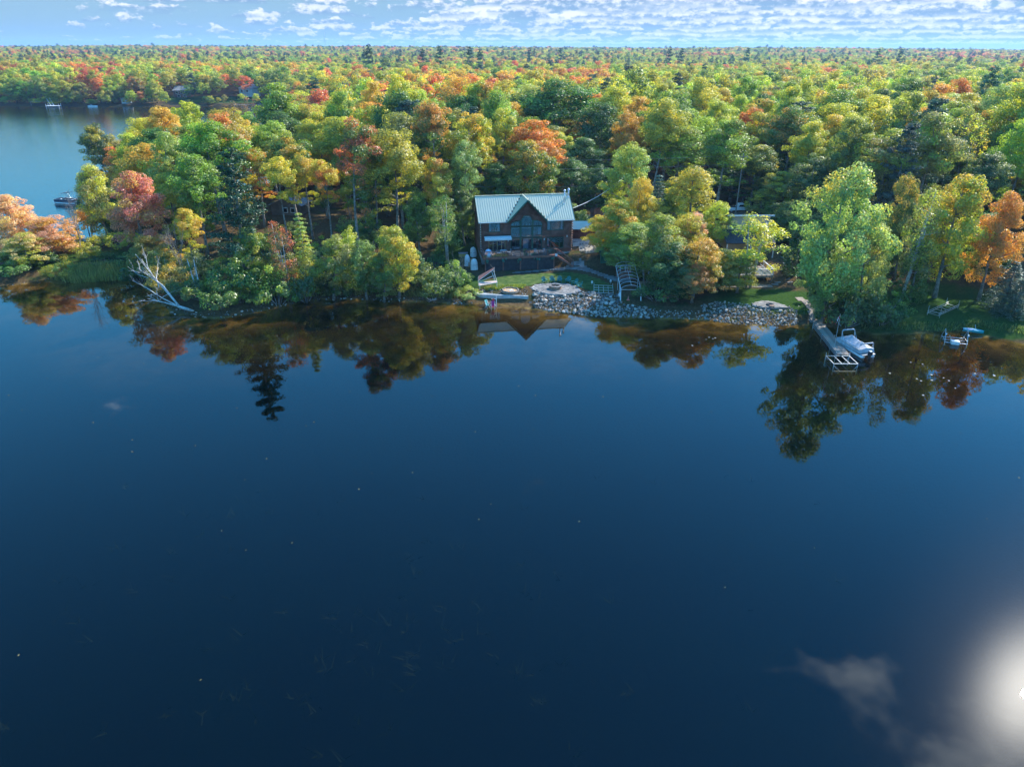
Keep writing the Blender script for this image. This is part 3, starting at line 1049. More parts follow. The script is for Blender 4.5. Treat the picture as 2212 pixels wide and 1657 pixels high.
('round',67.8,112.0,17.6,3.9,'YG','O',0.40,'yellow green crown left of the leaning maple'),
('round',-16.7,126.0,14.5,3.2,'G','YG',0.40,'green low tree left of the slim grey green tree'),

]
for (k, x, y, zt, r, A, B, amt, lab) in TREES:
    cone = lab.startswith('narrow yellow green cone')
    plant(k, x, y, zt, r * 1.08, A, B, amt, lab, proto=CONE if cone else None)

# undergrowth: shrubs on the banks and under the tall trunks
rgu = np.random.default_rng(99)
def undergrowth(n, poly, hmin, hmax, cols, phrase, group, kind='shrub'):
    P = np.array(poly)
    lo, hi = P.min(0), P.max(0)
    got = []
    tries = 0
    while len(got) < n and tries < 4000:
        tries += 1
        q = lo + rgu.random(2) * (hi - lo)
        if poly_sd(q[:1], q[1:], poly)[0] > 0 or any((q[0] - a) ** 2 + (q[1] - b) ** 2 < 3.2 for a, b in got):
            continue
        got.append(tuple(q))
    got.sort()
    for k, (x, y) in enumerate(got):
        A, B = cols[int(rgu.integers(0, len(cols)))]
        h = hmin + (hmax - hmin) * rgu.random()
        plant(kind, x, y, gz(x, y) + h, (1.3 + .55 * h) * (.8 + .5 * rgu.random()) if kind == 'shrub' else h * .24, A, B, .4,
              '%s %s, %s from the left %s' % (CN2[A], 'shrub' if kind == 'shrub' else 'sapling', ORD2[k], phrase), group)
CN2 = dict(GO='golden', O='orange', OR='red orange', YG='yellow green', OL='olive', G='green', LG='light green', DG='dark green', Y='yellow', R='red', PE='peach')
ORD2 = 'first second third fourth fifth sixth seventh eighth ninth tenth eleventh twelfth thirteenth fourteenth fifteenth sixteenth seventeenth eighteenth nineteenth twentieth'.split()
ORD2 += ['twenty-' + w for w in ORD2[:9]]
GREENS = [('DG', 'G'), ('G', 'OL'), ('OL', 'YG'), ('G', 'YG'), ('DG', 'OL')]
undergrowth(26, [(-52, 103), (-44, 100), (-38, 103.2), (-31, 108.2), (-20, 108), (-9, 108), (-9, 111), (-30, 112), (-45, 108), (-52, 108)], 1.8, 4.5, GREENS + [('YG', 'GO'), ('OL', 'O')], 'along the left bank', 'shrubs along the left bank')
undergrowth(22, [(-52, 109), (-30, 112), (-12, 112), (-10, 122), (-14, 134), (-40, 140), (-55, 125)], 1.5, 3.5, GREENS, 'under the tall trunks', 'shrubs under the tall trunks')
undergrowth(9, [(-60, 108), (-52, 104), (-50, 112), (-60, 124), (-66, 122)], 2, 5, GREENS + [('OL', 'O')], 'on the inlet bank', 'shrubs on the inlet bank')
undergrowth(10, [(-96, 118), (-79, 119), (-66, 122), (-66, 134), (-90, 136)], 1.5, 3.5, GREENS + [('YG', 'GO')], 'on the neck of land behind the reeds', 'shrubs on the neck of land')
undergrowth(16, [(22, 103), (30, 103), (33, 108), (31, 122), (20, 126), (19, 117)], 2, 5, GREENS + [('YG', 'GO')], 'between the boat lift and the cottage', 'shrubs between the boat lift and the cottage')
undergrowth(14, [(46, 97), (56, 96), (58, 108), (72, 116), (50, 124), (47, 112)], 2, 4.5, GREENS, 'behind the huge pale maple', 'shrubs behind the huge pale maple')
undergrowth(14, [(-12, 128), (-2, 134), (14, 137), (14, 144), (-10, 140)], 2, 4.5, GREENS + [('OL', 'O')], 'close behind the log house', 'shrubs close behind the log house')
undergrowth(12, [(52, 124), (62, 122), (66, 150), (54, 158), (50, 146)], 2.5, 6, GREENS + [('OL', 'GO')], 'in the shade right of the beige cottage', 'shrubs right of the beige cottage')
undergrowth(5, [(-14, 136), (-30, 140), (-50, 132), (-55, 150), (-20, 150)], 4.5, 9, GREENS + [('YG', 'G')], 'in the wood left of the house', 'saplings in the wood left of the house', 'birch')

# ---- the forest behind: jittered rows; the nearest as single trees, the rest as one wood
rngf = np.random.default_rng(2024)
hand = np.array([(x, y, r) for (k, x, y, zt, r, A, B, amt, lab) in TREES])


def forest_colors(rng, x, y):
    """(tint, accent, amount, is_conifer) by where the tree stands"""
    n = .5 + .25 * float(wave(np.array([x * .021]), np.array([y * .017]))[0])
    u = rng.random()
    if y > 240:          # stands of one kind farther back
        pch = .5 + .30 * float(wave(np.array([x * .031 + 2]), np.array([y * .023]))[0])
        u = min(.999, max(0.0, .5 * u + .5 * pch))
    con = False
    left = x / (y + 1)
    if y > 900 and rng.random() < .07:
        return 'PI', 'OL', .5, True
    if rng.random() < .03:
        return 'BS', 'PI', .4, True
    warm = .29 if left < .03 else .10
    if y > 240:
        warm = .31 if left < .12 else .23
    if u < warm * .72:
        c = ('GO', 'O', .42)
    elif u < warm:
        c = ('O', 'OR', .4)
    elif u < warm + .02 * (1 + 2 * (n > .6)):
        c = ('OR', 'R', .45) if y > 260 else ('YG', 'OR', .4)
    elif u < .60:
        c = ('YG', 'GO', .34)
    elif u < .72:
        c = ('OL', 'YG', .45)
    elif u < .86:
        c = ('G', 'YG', .42)
    elif u < .92:
        c = ('LG', 'YG', .4)
    else:
        c = ('DG', 'G', .45)
    return c + (False,)


cand = []
y = 128.0
row = 0
while y < 760:
    sp_ = 8.2 if y < 330 else 9.2
    half = y * .80 + 25
    x = -half + (row % 2) * sp_ * .5
    while x < half:
        cand.append((x + rngf.normal() * 1.5, y + rngf.normal() * 1.4))
        x += sp_
    y += sp_ * .87
    row += 1
cand = np.array(cand)
sdc = shore_dist(cand[:, 0], cand[:, 1])
keep = sdc > 5.5
# clearings: the house plot, the lane behind it, the cottage plots
def clear(x0, x1, y0, y1):
    return (cand[:, 0] > x0) & (cand[:, 0] < x1) & (cand[:, 1] > y0) & (cand[:, 1] < y1)
for c in ((-14, 26, 80, 141), (12, 62, 80, 158), (20, 80, 80, 120), (-53, -28, 100, 152), (-280, -60, 90, 150), (60, 84, 90, 128), (-240, -225, 500, 548), (-205, -160, 500, 545)):
    keep &= ~clear(*c)
d2 = np.min(np.hypot(cand[:, None, 0] - hand[None, :, 0], cand[:, None, 1] - hand[None, :, 1]) - hand[None, :, 2] * .85, axis=1)
keep &= d2 > 2.3
cand = cand[keep]
order = np.argsort(cand[:, 1])
cand = cand[order]
sdc = sdc[keep][order]
GZc = ground_z(cand[:, 0], cand[:, 1])
CNAME = dict(GO='golden', O='orange', OR='red orange', YG='yellow green', OL='olive', G='green', LG='light green', DG='dark green', PI='dark green', BS='grey green')
n_single = 0
ORD = ('first second third fourth fifth sixth seventh eighth ninth tenth eleventh twelfth thirteenth fourteenth fifteenth sixteenth seventeenth eighteenth nineteenth twentieth').split()
ORD += ['twenty-' + w for w in ORD[:9]]
LANDMARKS = [(14, 'the pale green crown'), (19, 'the orange bay tree'), (24, 'the brown half bare tree'), (28, 'the golden slim trunked crown'), (34, 'the red topped maple'), (38.5, 'the deep green maple'),
             (42, 'the orange red crown'), (46, 'the left roof end'), (51, 'the house gable'), (55.5, 'the huge dark green tree'), (60, 'the service cable'), (64.5, 'the grey green spruce'),
             (68, 'the golden maple'), (73, 'the beige cottage'), (78, 'the dark cedar cone'), (83, 'the huge pale maple'), (88, 'the slim olive ash'), (92, 'the grey green pine'), (96, 'the sparse golden tree'), (100, 'the red orange maple')]
FAR_MARKS = [(1, 'from the left edge'), (6, 'by the swim platform'), (11, 'by the white fishing boat'), (15, 'by the white boathouse'), (18, 'by the red brick house'), (23, 'by the white sided house'), (27, 'by the grey gabled house')]
seq = {}
stuff = []          # x, y, z, sxy, sz, proto, tint, accent, amount
for i, (x, y) in enumerate(cand):
    A, B, amt, con = forest_colors(rngf, x, y)
    h = 19.5 + rngf.normal() * 2.8
    if sdc[i] < 14:
        h *= .8
    if y > 420:
        h *= .92
    r = 4.6 + rngf.random() * 2.8
    px, py, f = project(x, y, GZc[i] + h)
    shore_row = (y > 470 and y < 560 and sdc[i] < 15 and x > -390)
    if (y < 222 or shore_row) and -1 < px < 101 and n_single < 215:
        n_single += 1
        kind = 'pine' if con else 'maple'
        if con:
            r *= .8
        lm = min(LANDMARKS, key=lambda q: abs(q[0] - px))[1] if not shore_row else min(FAR_MARKS, key=lambda q: abs(q[0] - px))[1]
        seq[lm] = seq.get(lm, 0) + 1
        nth = ORD[min(seq[lm], len(ORD)) - 1]
        kn = 'pine' if con else 'tree'
        lab = ('%s %s on the far bay shore, %s one %s' if shore_row else '%s forest %s, %s one back behind %s') % (CNAME[A], kn, nth, lm)
        plant(kind, x, y, GZc[i] + h, r if not shore_row else r * 1.1, A, B, amt, lab, 'trees of the forest', jit=.2,
              proto=PROTO['round'][i % 4] if shore_row and not con else None)
    else:
        stuff.append((x, y, GZc[i] - .2, r / 5.0, h / 20.0, (5 if con else int(rngf.integers(0, 5))), A, B, amt))

# bushes hanging over the water round the bay
for (ax, ay), (bx, by) in zip(BAY[3:-1], BAY[4:]):
    L = math.hypot(bx - ax, by - ay)
    far_side = ay > 490
    for k in range(int(L / (3.2 if far_side else 4.0))):
        q = rngf.random()
        nx_, ny_ = (by - ay) / L, -(bx - ax) / L
        off = -(1.0 + 4.5 * rngf.random())
        x, y = ax + (bx - ax) * q + nx_ * off * -1, ay + (by - ay) * q + ny_ * off * -1
        if shore_dist(np.array([x]), np.array([y]))[0] < .6:
            x, y = ax + (bx - ax) * q + nx_ * off, ay + (by - ay) * q + ny_ * off
        if shore_dist(np.array([x]), np.array([y]))[0] < .6 or (y > 500 and (-245 < x < -223 or -203 < x < -158) and rngf.random() < .75):
            continue
        A, B, amt, con = forest_colors(rngf, x, y)
        if A in ('O', 'OR', 'GO') and rngf.random() < .6:
            A, B = 'DG', 'G'
        hb = (2.5 + 6 * rngf.random() ** 1.5) * (1.25 if far_side else 1)
        stuff.append((x, y, gz(x, y) - .25 * hb, (1.6 + 1.6 * rngf.random()) / 5 * (1.5 if far_side else 1), hb * 1.25 / 20, int(rngf.integers(0, 5)), A, B, amt))
# farther still, thinner and larger crowns up to the skyline
y = 760.0
while y < 4200:
    sp_ = 9.5 + (y - 760) * .0065
    half = y * .80 + 40
    xs = np.arange(-half, half, sp_)
    xs = xs + rngf.normal(size=len(xs)) * sp_ * .3
    ys = y + rngf.normal(size=len(xs)) * sp_ * .3
    zs = ground_z(xs, ys)
    for x, yy_, z in zip(xs, ys, zs):
        A, B, amt, con = forest_colors(rngf, x, yy_)
        patch_r = float(wave(np.array([x * .008 + 3]), np.array([yy_ * .006]))[0])
        if not con and patch_r > .88 and rngf.random() < .6:
            A, B, amt = ('OR', 'R', .5) if patch_r > 1.1 else ('O', 'OR', .45)
        s = max(1.0, sp_ / 8.5)
        hh = (17 + rngf.normal() * 2.2) / 20.0
        if con:
            hh *= 1.12
        stuff.append((x, yy_, z - .3, s * (.9 if not con else .75), hh, (5 if con else int(rngf.integers(0, 5))), A, B, amt))
    y += sp_ * .85
# emergent pines on the skyline
for (px_, Y, zt) in ((-118, 640, 40), (-80, 690, 37), (-66, 700, 39), (-40, 720, 38.5), (-30, 705, 37), (-152, 800, 36), (180, 900, 40), (196, 910, 38), (300, 1000, 39), (60, 1000, 38), (20, 950, 38), (420, 900, 38), (470, 950, 38)):
    z = gz(px_, Y)
    stuff.append((px_, Y, z, 1.25, (zt - 1 - z) / 20, 5, 'PI', 'BS', .3))
for k in range(9):
    x, y = 30 + 34 * rngf.random(), 560 + 90 * rngf.random()
    stuff.append((x, y, gz(x, y), 1.0, 1.02, int(rngf.integers(0, 5)), 'R', 'PK', .4))
for k in range(36):
    x, y = -190 + 150 * rngf.random(), 590 + 60 * rngf.random()
    stuff.append((x, y, gz(x, y), 1.0, .95, int(rngf.integers(0, 5)), 'PK', 'OR', .4))
print('n', tree_no[0]) if 0 else None
print('single trees', tree_no[0], 'wood', len(stuff))

# low-detail crowns for the wood, instanced on points
lib = bpy.data.collections.new('wood_library')
for i in range(5):
    p = broadleaf(201 + i, H=20., RR=5.0, z0=.25, kind='far', clumps=50, per=52, leaf=.46, crad=.22, twig=False)
    o = bpy.data.objects.new('wood_crown_%d' % i, p['crown'])
    lib.objects.link(o)
pp = pine(211, H=20., RR=4.2)
o = bpy.data.objects.new('wood_crown_5', pp['crown'])
lib.objects.link(o)
S = stuff
me = bpy.data.meshes.new('forest')
me.from_pydata([(s[0], s[1], s[2]) for s in S], [], [])
def pt_attr(name, typ, field, vals):
    a = me.attributes.new(name, typ, 'POINT')
    a.data.foreach_set(field, np.asarray(vals, np.float32 if typ != 'INT' else np.int32).ravel())
jit = 1 + (rngf.random((len(S), 3)) - .5) * .45
dim = (.8 + .4 * rngf.random((len(S), 1)))
pt_attr('tint', 'FLOAT_VECTOR', 'vector', np.array([PAL[s[6]] for s in S]) * jit * dim)
pt_attr('accent', 'FLOAT_VECTOR', 'vector', np.array([PAL[s[7]] for s in S]) * jit[:, ::-1] * dim)
pt_attr('amount', 'FLOAT', 'value', [s[8] for s in S])
pt_attr('scl', 'FLOAT_VECTOR', 'vector', [(s[3], s[3], s[4]) for s in S])
pt_attr('rotz', 'FLOAT', 'value', rngf.random(len(S)) * 6.28)
pt_attr('pick', 'INT', 'value', [s[5] for s in S])
fo = link('forest', me)
tag(fo, 'autumn forest running back to the horizon', kind='stuff')
ng = bpy.data.node_groups.new('forest_instances', 'GeometryNodeTree')
ng.interface.new_socket('Geometry', in_out='INPUT', socket_type='NodeSocketGeometry')
ng.interface.new_socket('Geometry', in_out='OUTPUT', socket_type='NodeSocketGeometry')
gi, go = ng.nodes.new('NodeGroupInput'), ng.nodes.new('NodeGroupOutput')
ci = ng.nodes.new('GeometryNodeCollectionInfo')
ci.inputs['Collection'].default_value = lib
ci.inputs['Separate Children'].default_value = True
ci.inputs['Reset Children'].default_value = True
ip = ng.nodes.new('GeometryNodeInstanceOnPoints')
ip.inputs['Pick Instance'].default_value = True
def named(nm, typ):
    a = ng.nodes.new('GeometryNodeInputNamedAttribute')
    a.data_type = typ
    a.inputs['Name'].default_value = nm
    return a.outputs['Attribute']
ng.links.new(gi.outputs[0], ip.inputs['Points'])
ng.links.new(ci.outputs[0], ip.inputs['Instance'])
ng.links.new(named('pick', 'INT'), ip.inputs['Instance Index'])
cz = ng.nodes.new('ShaderNodeCombineXYZ')
ng.links.new(named('rotz', 'FLOAT'), cz.inputs[2])
er = ng.nodes.new('FunctionNodeEulerToRotation')
ng.links.new(cz.outputs[0], er.inputs[0])
ng.links.new(er.outputs[0], ip.inputs['Rotation'])
ng.links.new(named('scl', 'FLOAT_VECTOR'), ip.inputs['Scale'])
ng.links.new(ip.outputs[0], go.inputs[0])
md = fo.modifiers.new('forest', 'NODES')
md.node_group = ng

# ------------------------------------------------------------------ materials for built things
M_LOG = mat_noise('stained_logs', (.165, .072, .050), (.28, .125, .090), 1.2, .6, spec=.3, bstr=.25, bscale=9)
M_LOGEND = mat_noise('log_ends', (.20, .11, .06), (.32, .19, .11), 4, .7)
M_REDWOOD = mat_noise('red_stained_wood', (.22, .085, .060), (.33, .14, .10), 2.0, .6, spec=.3)
M_GREENTRIM = mat_noise('green_trim', (.010, .085, .055), (.018, .12, .08), 2, .45)
M_WINFRAME = mat_noise('window_trim', (.035, .085, .060), (.055, .115, .085), 2, .5)
M_WHITE = mat_noise('white_paint', (.70, .70, .68), (.82, .82, .80), 3, .45)
M_CURTAIN = mat_noise('curtain', (.62, .64, .66), (.78, .79, .80), 6, .8)
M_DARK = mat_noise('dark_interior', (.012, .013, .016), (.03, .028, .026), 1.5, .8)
M_SCREEN = mat_noise('insect_screen', (.020, .022, .028), (.045, .047, .055), 2, .7)
M_STONE = mat_noise('stone', (.24, .235, .225), (.46, .45, .43), 1.1, .85, bstr=.4, bscale=8, spec=.2)
M_FLAG = mat_noise('flagstone', (.13, .127, .12), (.25, .242, .23), .8, .8, bstr=.3, bscale=5, spec=.2)
M_GRAVEL = mat_noise('gravel', (.26, .235, .20), (.50, .46, .40), 6, .9, bstr=.7, bscale=18, spec=.1)
M_CONC = mat_noise('concrete', (.34, .36, .36), (.50, .51, .50), .9, .8, bstr=.2, bscale=10, spec=.2)
M_METAL = mat_noise('galvanised_metal', (.50, .52, .54), (.68, .70, .72), 4, .38, metal=.75)
M_ALU = mat_noise('aluminium', (.60, .62, .64), (.74, .75, .76), 4, .33, metal=.7)
M_CANVAS = mat_noise('grey_canvas', (.33, .34, .36), (.46, .47, .50), 2, .75, bstr=.3, bscale=5)
M_BLACK = mat_noise('black_plastic', (.012, .012, .014), (.03, .03, .033), 3, .45)
M_TEAL = mat_noise('teal_plastic', (.008, .15, .14), (.015, .20, .19), 3, .5)
M_GRASSLEAF = mat_noise('lawn_grass', (.026, .068, .012), (.090, .130, .034), 1.3, .9, spec=.1, detail=8, bstr=.6, bscale=30)
M_PLANK = mat_noise('weathered_planks', (.20, .165, .135), (.34, .285, .235), 1.6, .8, spec=.2, bstr=.3, bscale=12)
M_TAN = mat_noise('tan_wood', (.36, .22, .12), (.52, .34, .20), 1.5, .7)
M_SHEDGREEN = mat_noise('green_shed_paint', (.006, .085, .060), (.012, .12, .085), 1.2, .55)
M_BEIGE = mat_noise('beige_siding', (.46, .37, .27), (.54, .44, .33), .7, .75)
M_ROOFDARK = mat_noise('dark_shingles', (.030, .032, .038), (.062, .064, .070), 3, .85, bstr=.3)
M_ROOFGREY = mat_noise('grey_shingles', (.20, .20, .21), (.32, .32, .33), 2, .85)
M_CARWHITE = mat_noise('white_car_paint', (.74, .75, .76), (.80, .81, .82), 2, .22, spec=.6)
M_GLASSDARK = mat_noise('dark_car_glass', (.01, .012, .015), (.02, .022, .026), 2, .08, spec=.8)
M_RUBBER = mat_noise('rubber', (.015, .015, .016), (.03, .03, .03), 6, .85)
M_BLUE = mat_noise('blue_plastic', (.012, .13, .42), (.02, .18, .52), 3, .4)
M_CYAN = mat_noise('turquoise_hull', (.015, .40, .50), (.03, .48, .58), 1.2, .35, spec=.5)
M_RED = mat_noise('red_cloth', (.50, .03, .03), (.62, .05, .045), 4, .7)
M_PINK = mat_noise('magenta_cloth', (.42, .02, .14), (.55, .04, .20), 4, .7)
M_AQUA = mat_noise('aqua_cloth', (.06, .36, .32), (.10, .46, .42), 4, .7)
M_BRICK = mat_noise('fire_ring_block', (.30, .17, .11), (.44, .27, .18), 3, .85, bstr=.4)
M_WOODCHIP = mat_noise('sand_and_leaves', (.34, .19, .09), (.55, .36, .20), 5, .9, lo=.4, hi=.6)

m, t, out = new_mat('green_roof_metal')
g = t.new('ShaderNodeTexCoord').outputs['Object']
n = t.noise(g, .6, 4, .6)
c = t.mix(t.ss(n, .3, .7), (.53, .545, .39), (.59, .60, .45))
principled(t, out, c, .34, .15, .7)
M_ROOF = m
m, t, out = new_mat('window_glass')
fr = t.new('ShaderNodeFresnel', ins={'IOR': 1.55})
gl = t.new('ShaderNodeBsdfGlossy', ins={'Roughness': .02, 'Color': (1, 1, 1, 1)})
tr = t.new('ShaderNodeBsdfTransparent', ins={0: (.72, .80, .88, 1)})
mx = t.new('ShaderNodeMixShader')
t.l.new(t.m('ADD', fr.outputs[0], .10), mx.inputs[0])
t.l.new(tr.outputs[0], mx.inputs[1])
t.l.new(gl.outputs[0], mx.inputs[2])
t.l.new(mx.outputs[0], out.inputs[0])
M_GLASS = m

# ------------------------------------------------------------------ lawn, paths
def draped(name, poly, mat, lift, label, step=.6):
    P = np.array(poly, float)
    x0, y0 = P.min(0)
    x1, y1 = P.max(0)
    xs = np.arange(x0, x1 + step, step)
    ys = np.arange(y0, y1 + step, step)
    X, Y = np.meshgrid(xs, ys)
    s = poly_sd(X.ravel(), Y.ravel(), poly)
    # snap the fringe onto the outline
    n = len(xs)
    ii = (np.arange(len(ys) - 1)[:, None] * n + np.arange(n - 1)[None]).ravel()
    F = np.stack([ii, ii + 1, ii + n + 1, ii + n], 1)
    keep = (s[F] < step * .5).all(1)
    Z = ground_z(X.ravel(), Y.ravel()) + lift - np.clip(s, 0, 1) * .12
    F = F[keep]
    used = np.unique(F)
    mp = -np.ones(len(s), int)
    mp[used] = np.arange(len(used))
    me = mesh_np(name, np.stack([X.ravel(), Y.ravel(), Z], 1)[used], mp[F], smooth=True)
    return tag(link(name, me, mat), label, kind='structure')


LAWN = [(-4.6, 109.3), (-1.8, 109.4), (2.3, 110.0), (4.8, 111.4), (9.1, 111.4), (10.6, 109.5), (12.6, 107.2), (15.3, 107.4), (16.6, 109.8),
        (14.6, 114.0), (12.7, 116.6), (10.3, 117.9), (5.1, 117.3), (0, 116.0), (-2.6, 114.9), (-4.4, 112.5)]
draped('lawn', LAWN, M_GRASSLEAF, .05, 'mown green lawn in front of the log house')
PATH = [(10.3, 122.0), (12.2, 122.6), (14.2, 119.3), (16.4, 116.2), (19.5, 114.2), (19.3, 112.3), (16.6, 112.6), (15.2, 115.0), (13.2, 117.9), (10.8, 119.6), (6, 118.7), (0, 117.0), (0, 117.8), (6, 119.6)]
draped('gravel_path', PATH, M_FLAG, .07, 'pale flagstone path curving from the stone stairs to the boat lift', .45)
draped('gravel_yard', [(12.2, 124.5), (20, 124), (22, 130), (24, 142), (14, 144), (11.5, 136), (11.0, 128)], M_GRAVEL, .06, 'gravel yard beside the log house', 1.0)
draped('lane', [(10, 146), (64, 150), (64, 156), (10, 152)], M_GRAVEL, .06, 'shaded lane behind the log house', 1.2)
draped('side_path', [(43.2, 96.8), (44.6, 96.9), (45.6, 101), (44.8, 104.8), (43.5, 105), (44.1, 101)], M_PLANK, .08, 'dirt path from the right lawn down to the dock', .4)

# ------------------------------------------------------------------ LOG HOUSE (local axes: x along the front, y to the back, z absolute)
TH = R(9.68)
house = empty('log_house', (-4.56, 118.27, 0), TH, 'red brown two storey log house with green metal roof and tall arched windows', 'house')
U0, U1, VF, VB = -.3, 15.7, 3.6, 11.8
WIN = [  # front openings u0,u1,z0,z1
    (1.04, 3.07, 7.27, 8.85), (11.30, 14.30, 7.22, 8.85), (11.34, 14.40, 4.05, 5.97), (1.00, 3.95, 3.80, 5.80),
    (4.93, 6.58, 3.90, 6.02), (6.72, 8.69, 3.90, 6.02), (8.83, 10.48, 3.90, 6.02),
    (4.93, 6.58, 6.16, 8.00), (6.72, 8.69, 6.16, 8.00), (8.83, 10.48, 6.16, 8.00)]
ARCH = [(4.93, 6.58, 8.14, 9.10, 'l'), (6.72, 8.69, 8.14, 10.0, 'c'), (8.83, 10.48, 8.14, 9.10, 'r')]


def cut(segs, a, b):
    out_ = []
    for s, e in segs:
        if b <= s or a >= e:
            out_.append((s, e))
            continue
        if a > s:
            out_.append((s, a))
        if b < e:
            out_.append((b, e))
    return out_


mb = MB()
dz_ = .205
z = 3.38
ki = 0
while z < 12.3:
    zc = z + dz_ / 2
    ov = .28 if ki % 2 else .05
    segs = [(U0 - ov, U1 + ov)]
    if zc > 8.95:
        half = 3.45 * (12.45 - zc) / 3.5
        segs = [(7.7 - half, 7.7 + half)] if half > .1 else []
    for (a, b, c0, c1) in WIN:
        if c0 < zc < c1:
            segs = cut(segs, a, b)
    for (a, b, c0, c1, kd) in ARCH:
        if c0 - .15 < zc < c1:
            if kd == 'c':
                f = 1 if zc < 9.05 else math.sqrt(max(0, 1 - ((zc - 9.05) / .98) ** 2))
                mid = (a + b) / 2
                segs = cut(segs, mid - f * (b - a) / 2, mid + f * (b - a) / 2)
            else:
                f = 1 if zc < 8.45 else math.sqrt(max(0, 1 - ((zc - 8.45) / .68) ** 2))
                segs = cut(segs, b - f * (b - a), b) if kd == 'l' else cut(segs, a, a + f * (b - a))
    for s, e in segs:
        if e - s > .06:
            mb.tube([(s, VF + .02, zc), (e, VF + .02, zc)], dz_ * .53, 8)
    z += dz_
    ki += 1
mb.build('front_wall', M_LOG, house, True)
for nm, u in (('side_wall', U0), ('side_wall', U1)):
    mb = MB()
    z = 3.38 + dz_ / 2
    ki = 0
    while z < 12.5:
        ov = .28 if ki % 2 == 0 else .05
        zc = z + dz_ / 2 - .1
        if zc < 9.0:
            a, b = VF - ov, VB + ov
        else:
            half = 4.1 * (12.6 - zc) / 3.6
            a, b = 7.7 - half, 7.7 + half
        if b - a > .2:
            mb.tube([(u, a, zc), (u, b, zc)], dz_ * .53, 8)
        z += dz_
        ki += 1
    mb.build(nm, M_LOG, house, True)
MB().box(U0, U1, VB - .1, VB + .1, 2.0, 9.2).build('rear_wall', M_LOG, house)
# log ends at the corners
mb = MB()
z = 3.38 + dz_ / 2
ki = 0
while z < 8.9:
    for u in (U0, U1):
        if ki % 2 == 0:
            mb.tube([(u, VF - .29, z), (u, VF - .25, z)], .095, 8)
        else:
            s = -1 if u == U0 else 1
            mb.tube([(u + s * .28, VF + .02, z), (u + s * .31, VF + .02, z)], .095, 8)
    z += dz_
    ki += 1
mb.build('log_ends', M_LOGEND, house)
# foundation / walk-out storey
MB().box(U0 + .1, U1 - .1, VF + .05, VB - .2, .9, 3.42).build('stone_foundation', M_STONE, house)
# interior backing
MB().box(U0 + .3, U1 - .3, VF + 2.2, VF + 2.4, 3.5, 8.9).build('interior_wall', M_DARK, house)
MB().box(U0 + .3, U1 - .3, VF + .4, VF + 2.2, 3.45, 3.6).build('interior_floor', M_TAN, house)


def window(u0, u1, z0, z1, mull=(), curtain=None, fw=.09, trans=()):
    w = empty('window', (0, 0, 0))
    w.parent = house
    f = MB()
    v0, v1 = VF - .13, VF + .05
    f.box(u0, u0 + fw, v0, v1, z0, z1).box(u1 - fw, u1, v0, v1, z0, z1)
    f.box(u0 + fw, u1 - fw, v0, v1, z0, z0 + fw).box(u0 + fw, u1 - fw, v0, v1, z1 - fw, z1)
    xs = [u0 + fw] + [u0 + q * (u1 - u0) for q in mull] + [u1 - fw]
    for q in mull:
        uu = u0 + q * (u1 - u0)
        f.box(uu - .035, uu + .035, v0 + .02, v1 - .02, z0 + fw, z1 - fw)
    f.build('frame', M_WINFRAME, w)
    for a, b in zip(xs[:-1], xs[1:]):
        MB().box(a, b, VF - .02, VF, z0 + fw, z1 - fw).build('pane', M_GLASS, w)
    if curtain:
        c = MB()
        for (a, b, h0) in curtain:
            n = max(3, int((b - a) / .12))
            for i in range(n):
                ua = u0 + fw + a + (b - a) * i / n
                c.box(ua, ua + (b - a) / n * .96, VF + .12 + .04 * (i % 2), VF + .16 + .04 * (i % 2), z0 + fw + h0, z1 - fw)
        c.build('curtain', M_CURTAIN, w)
    return w


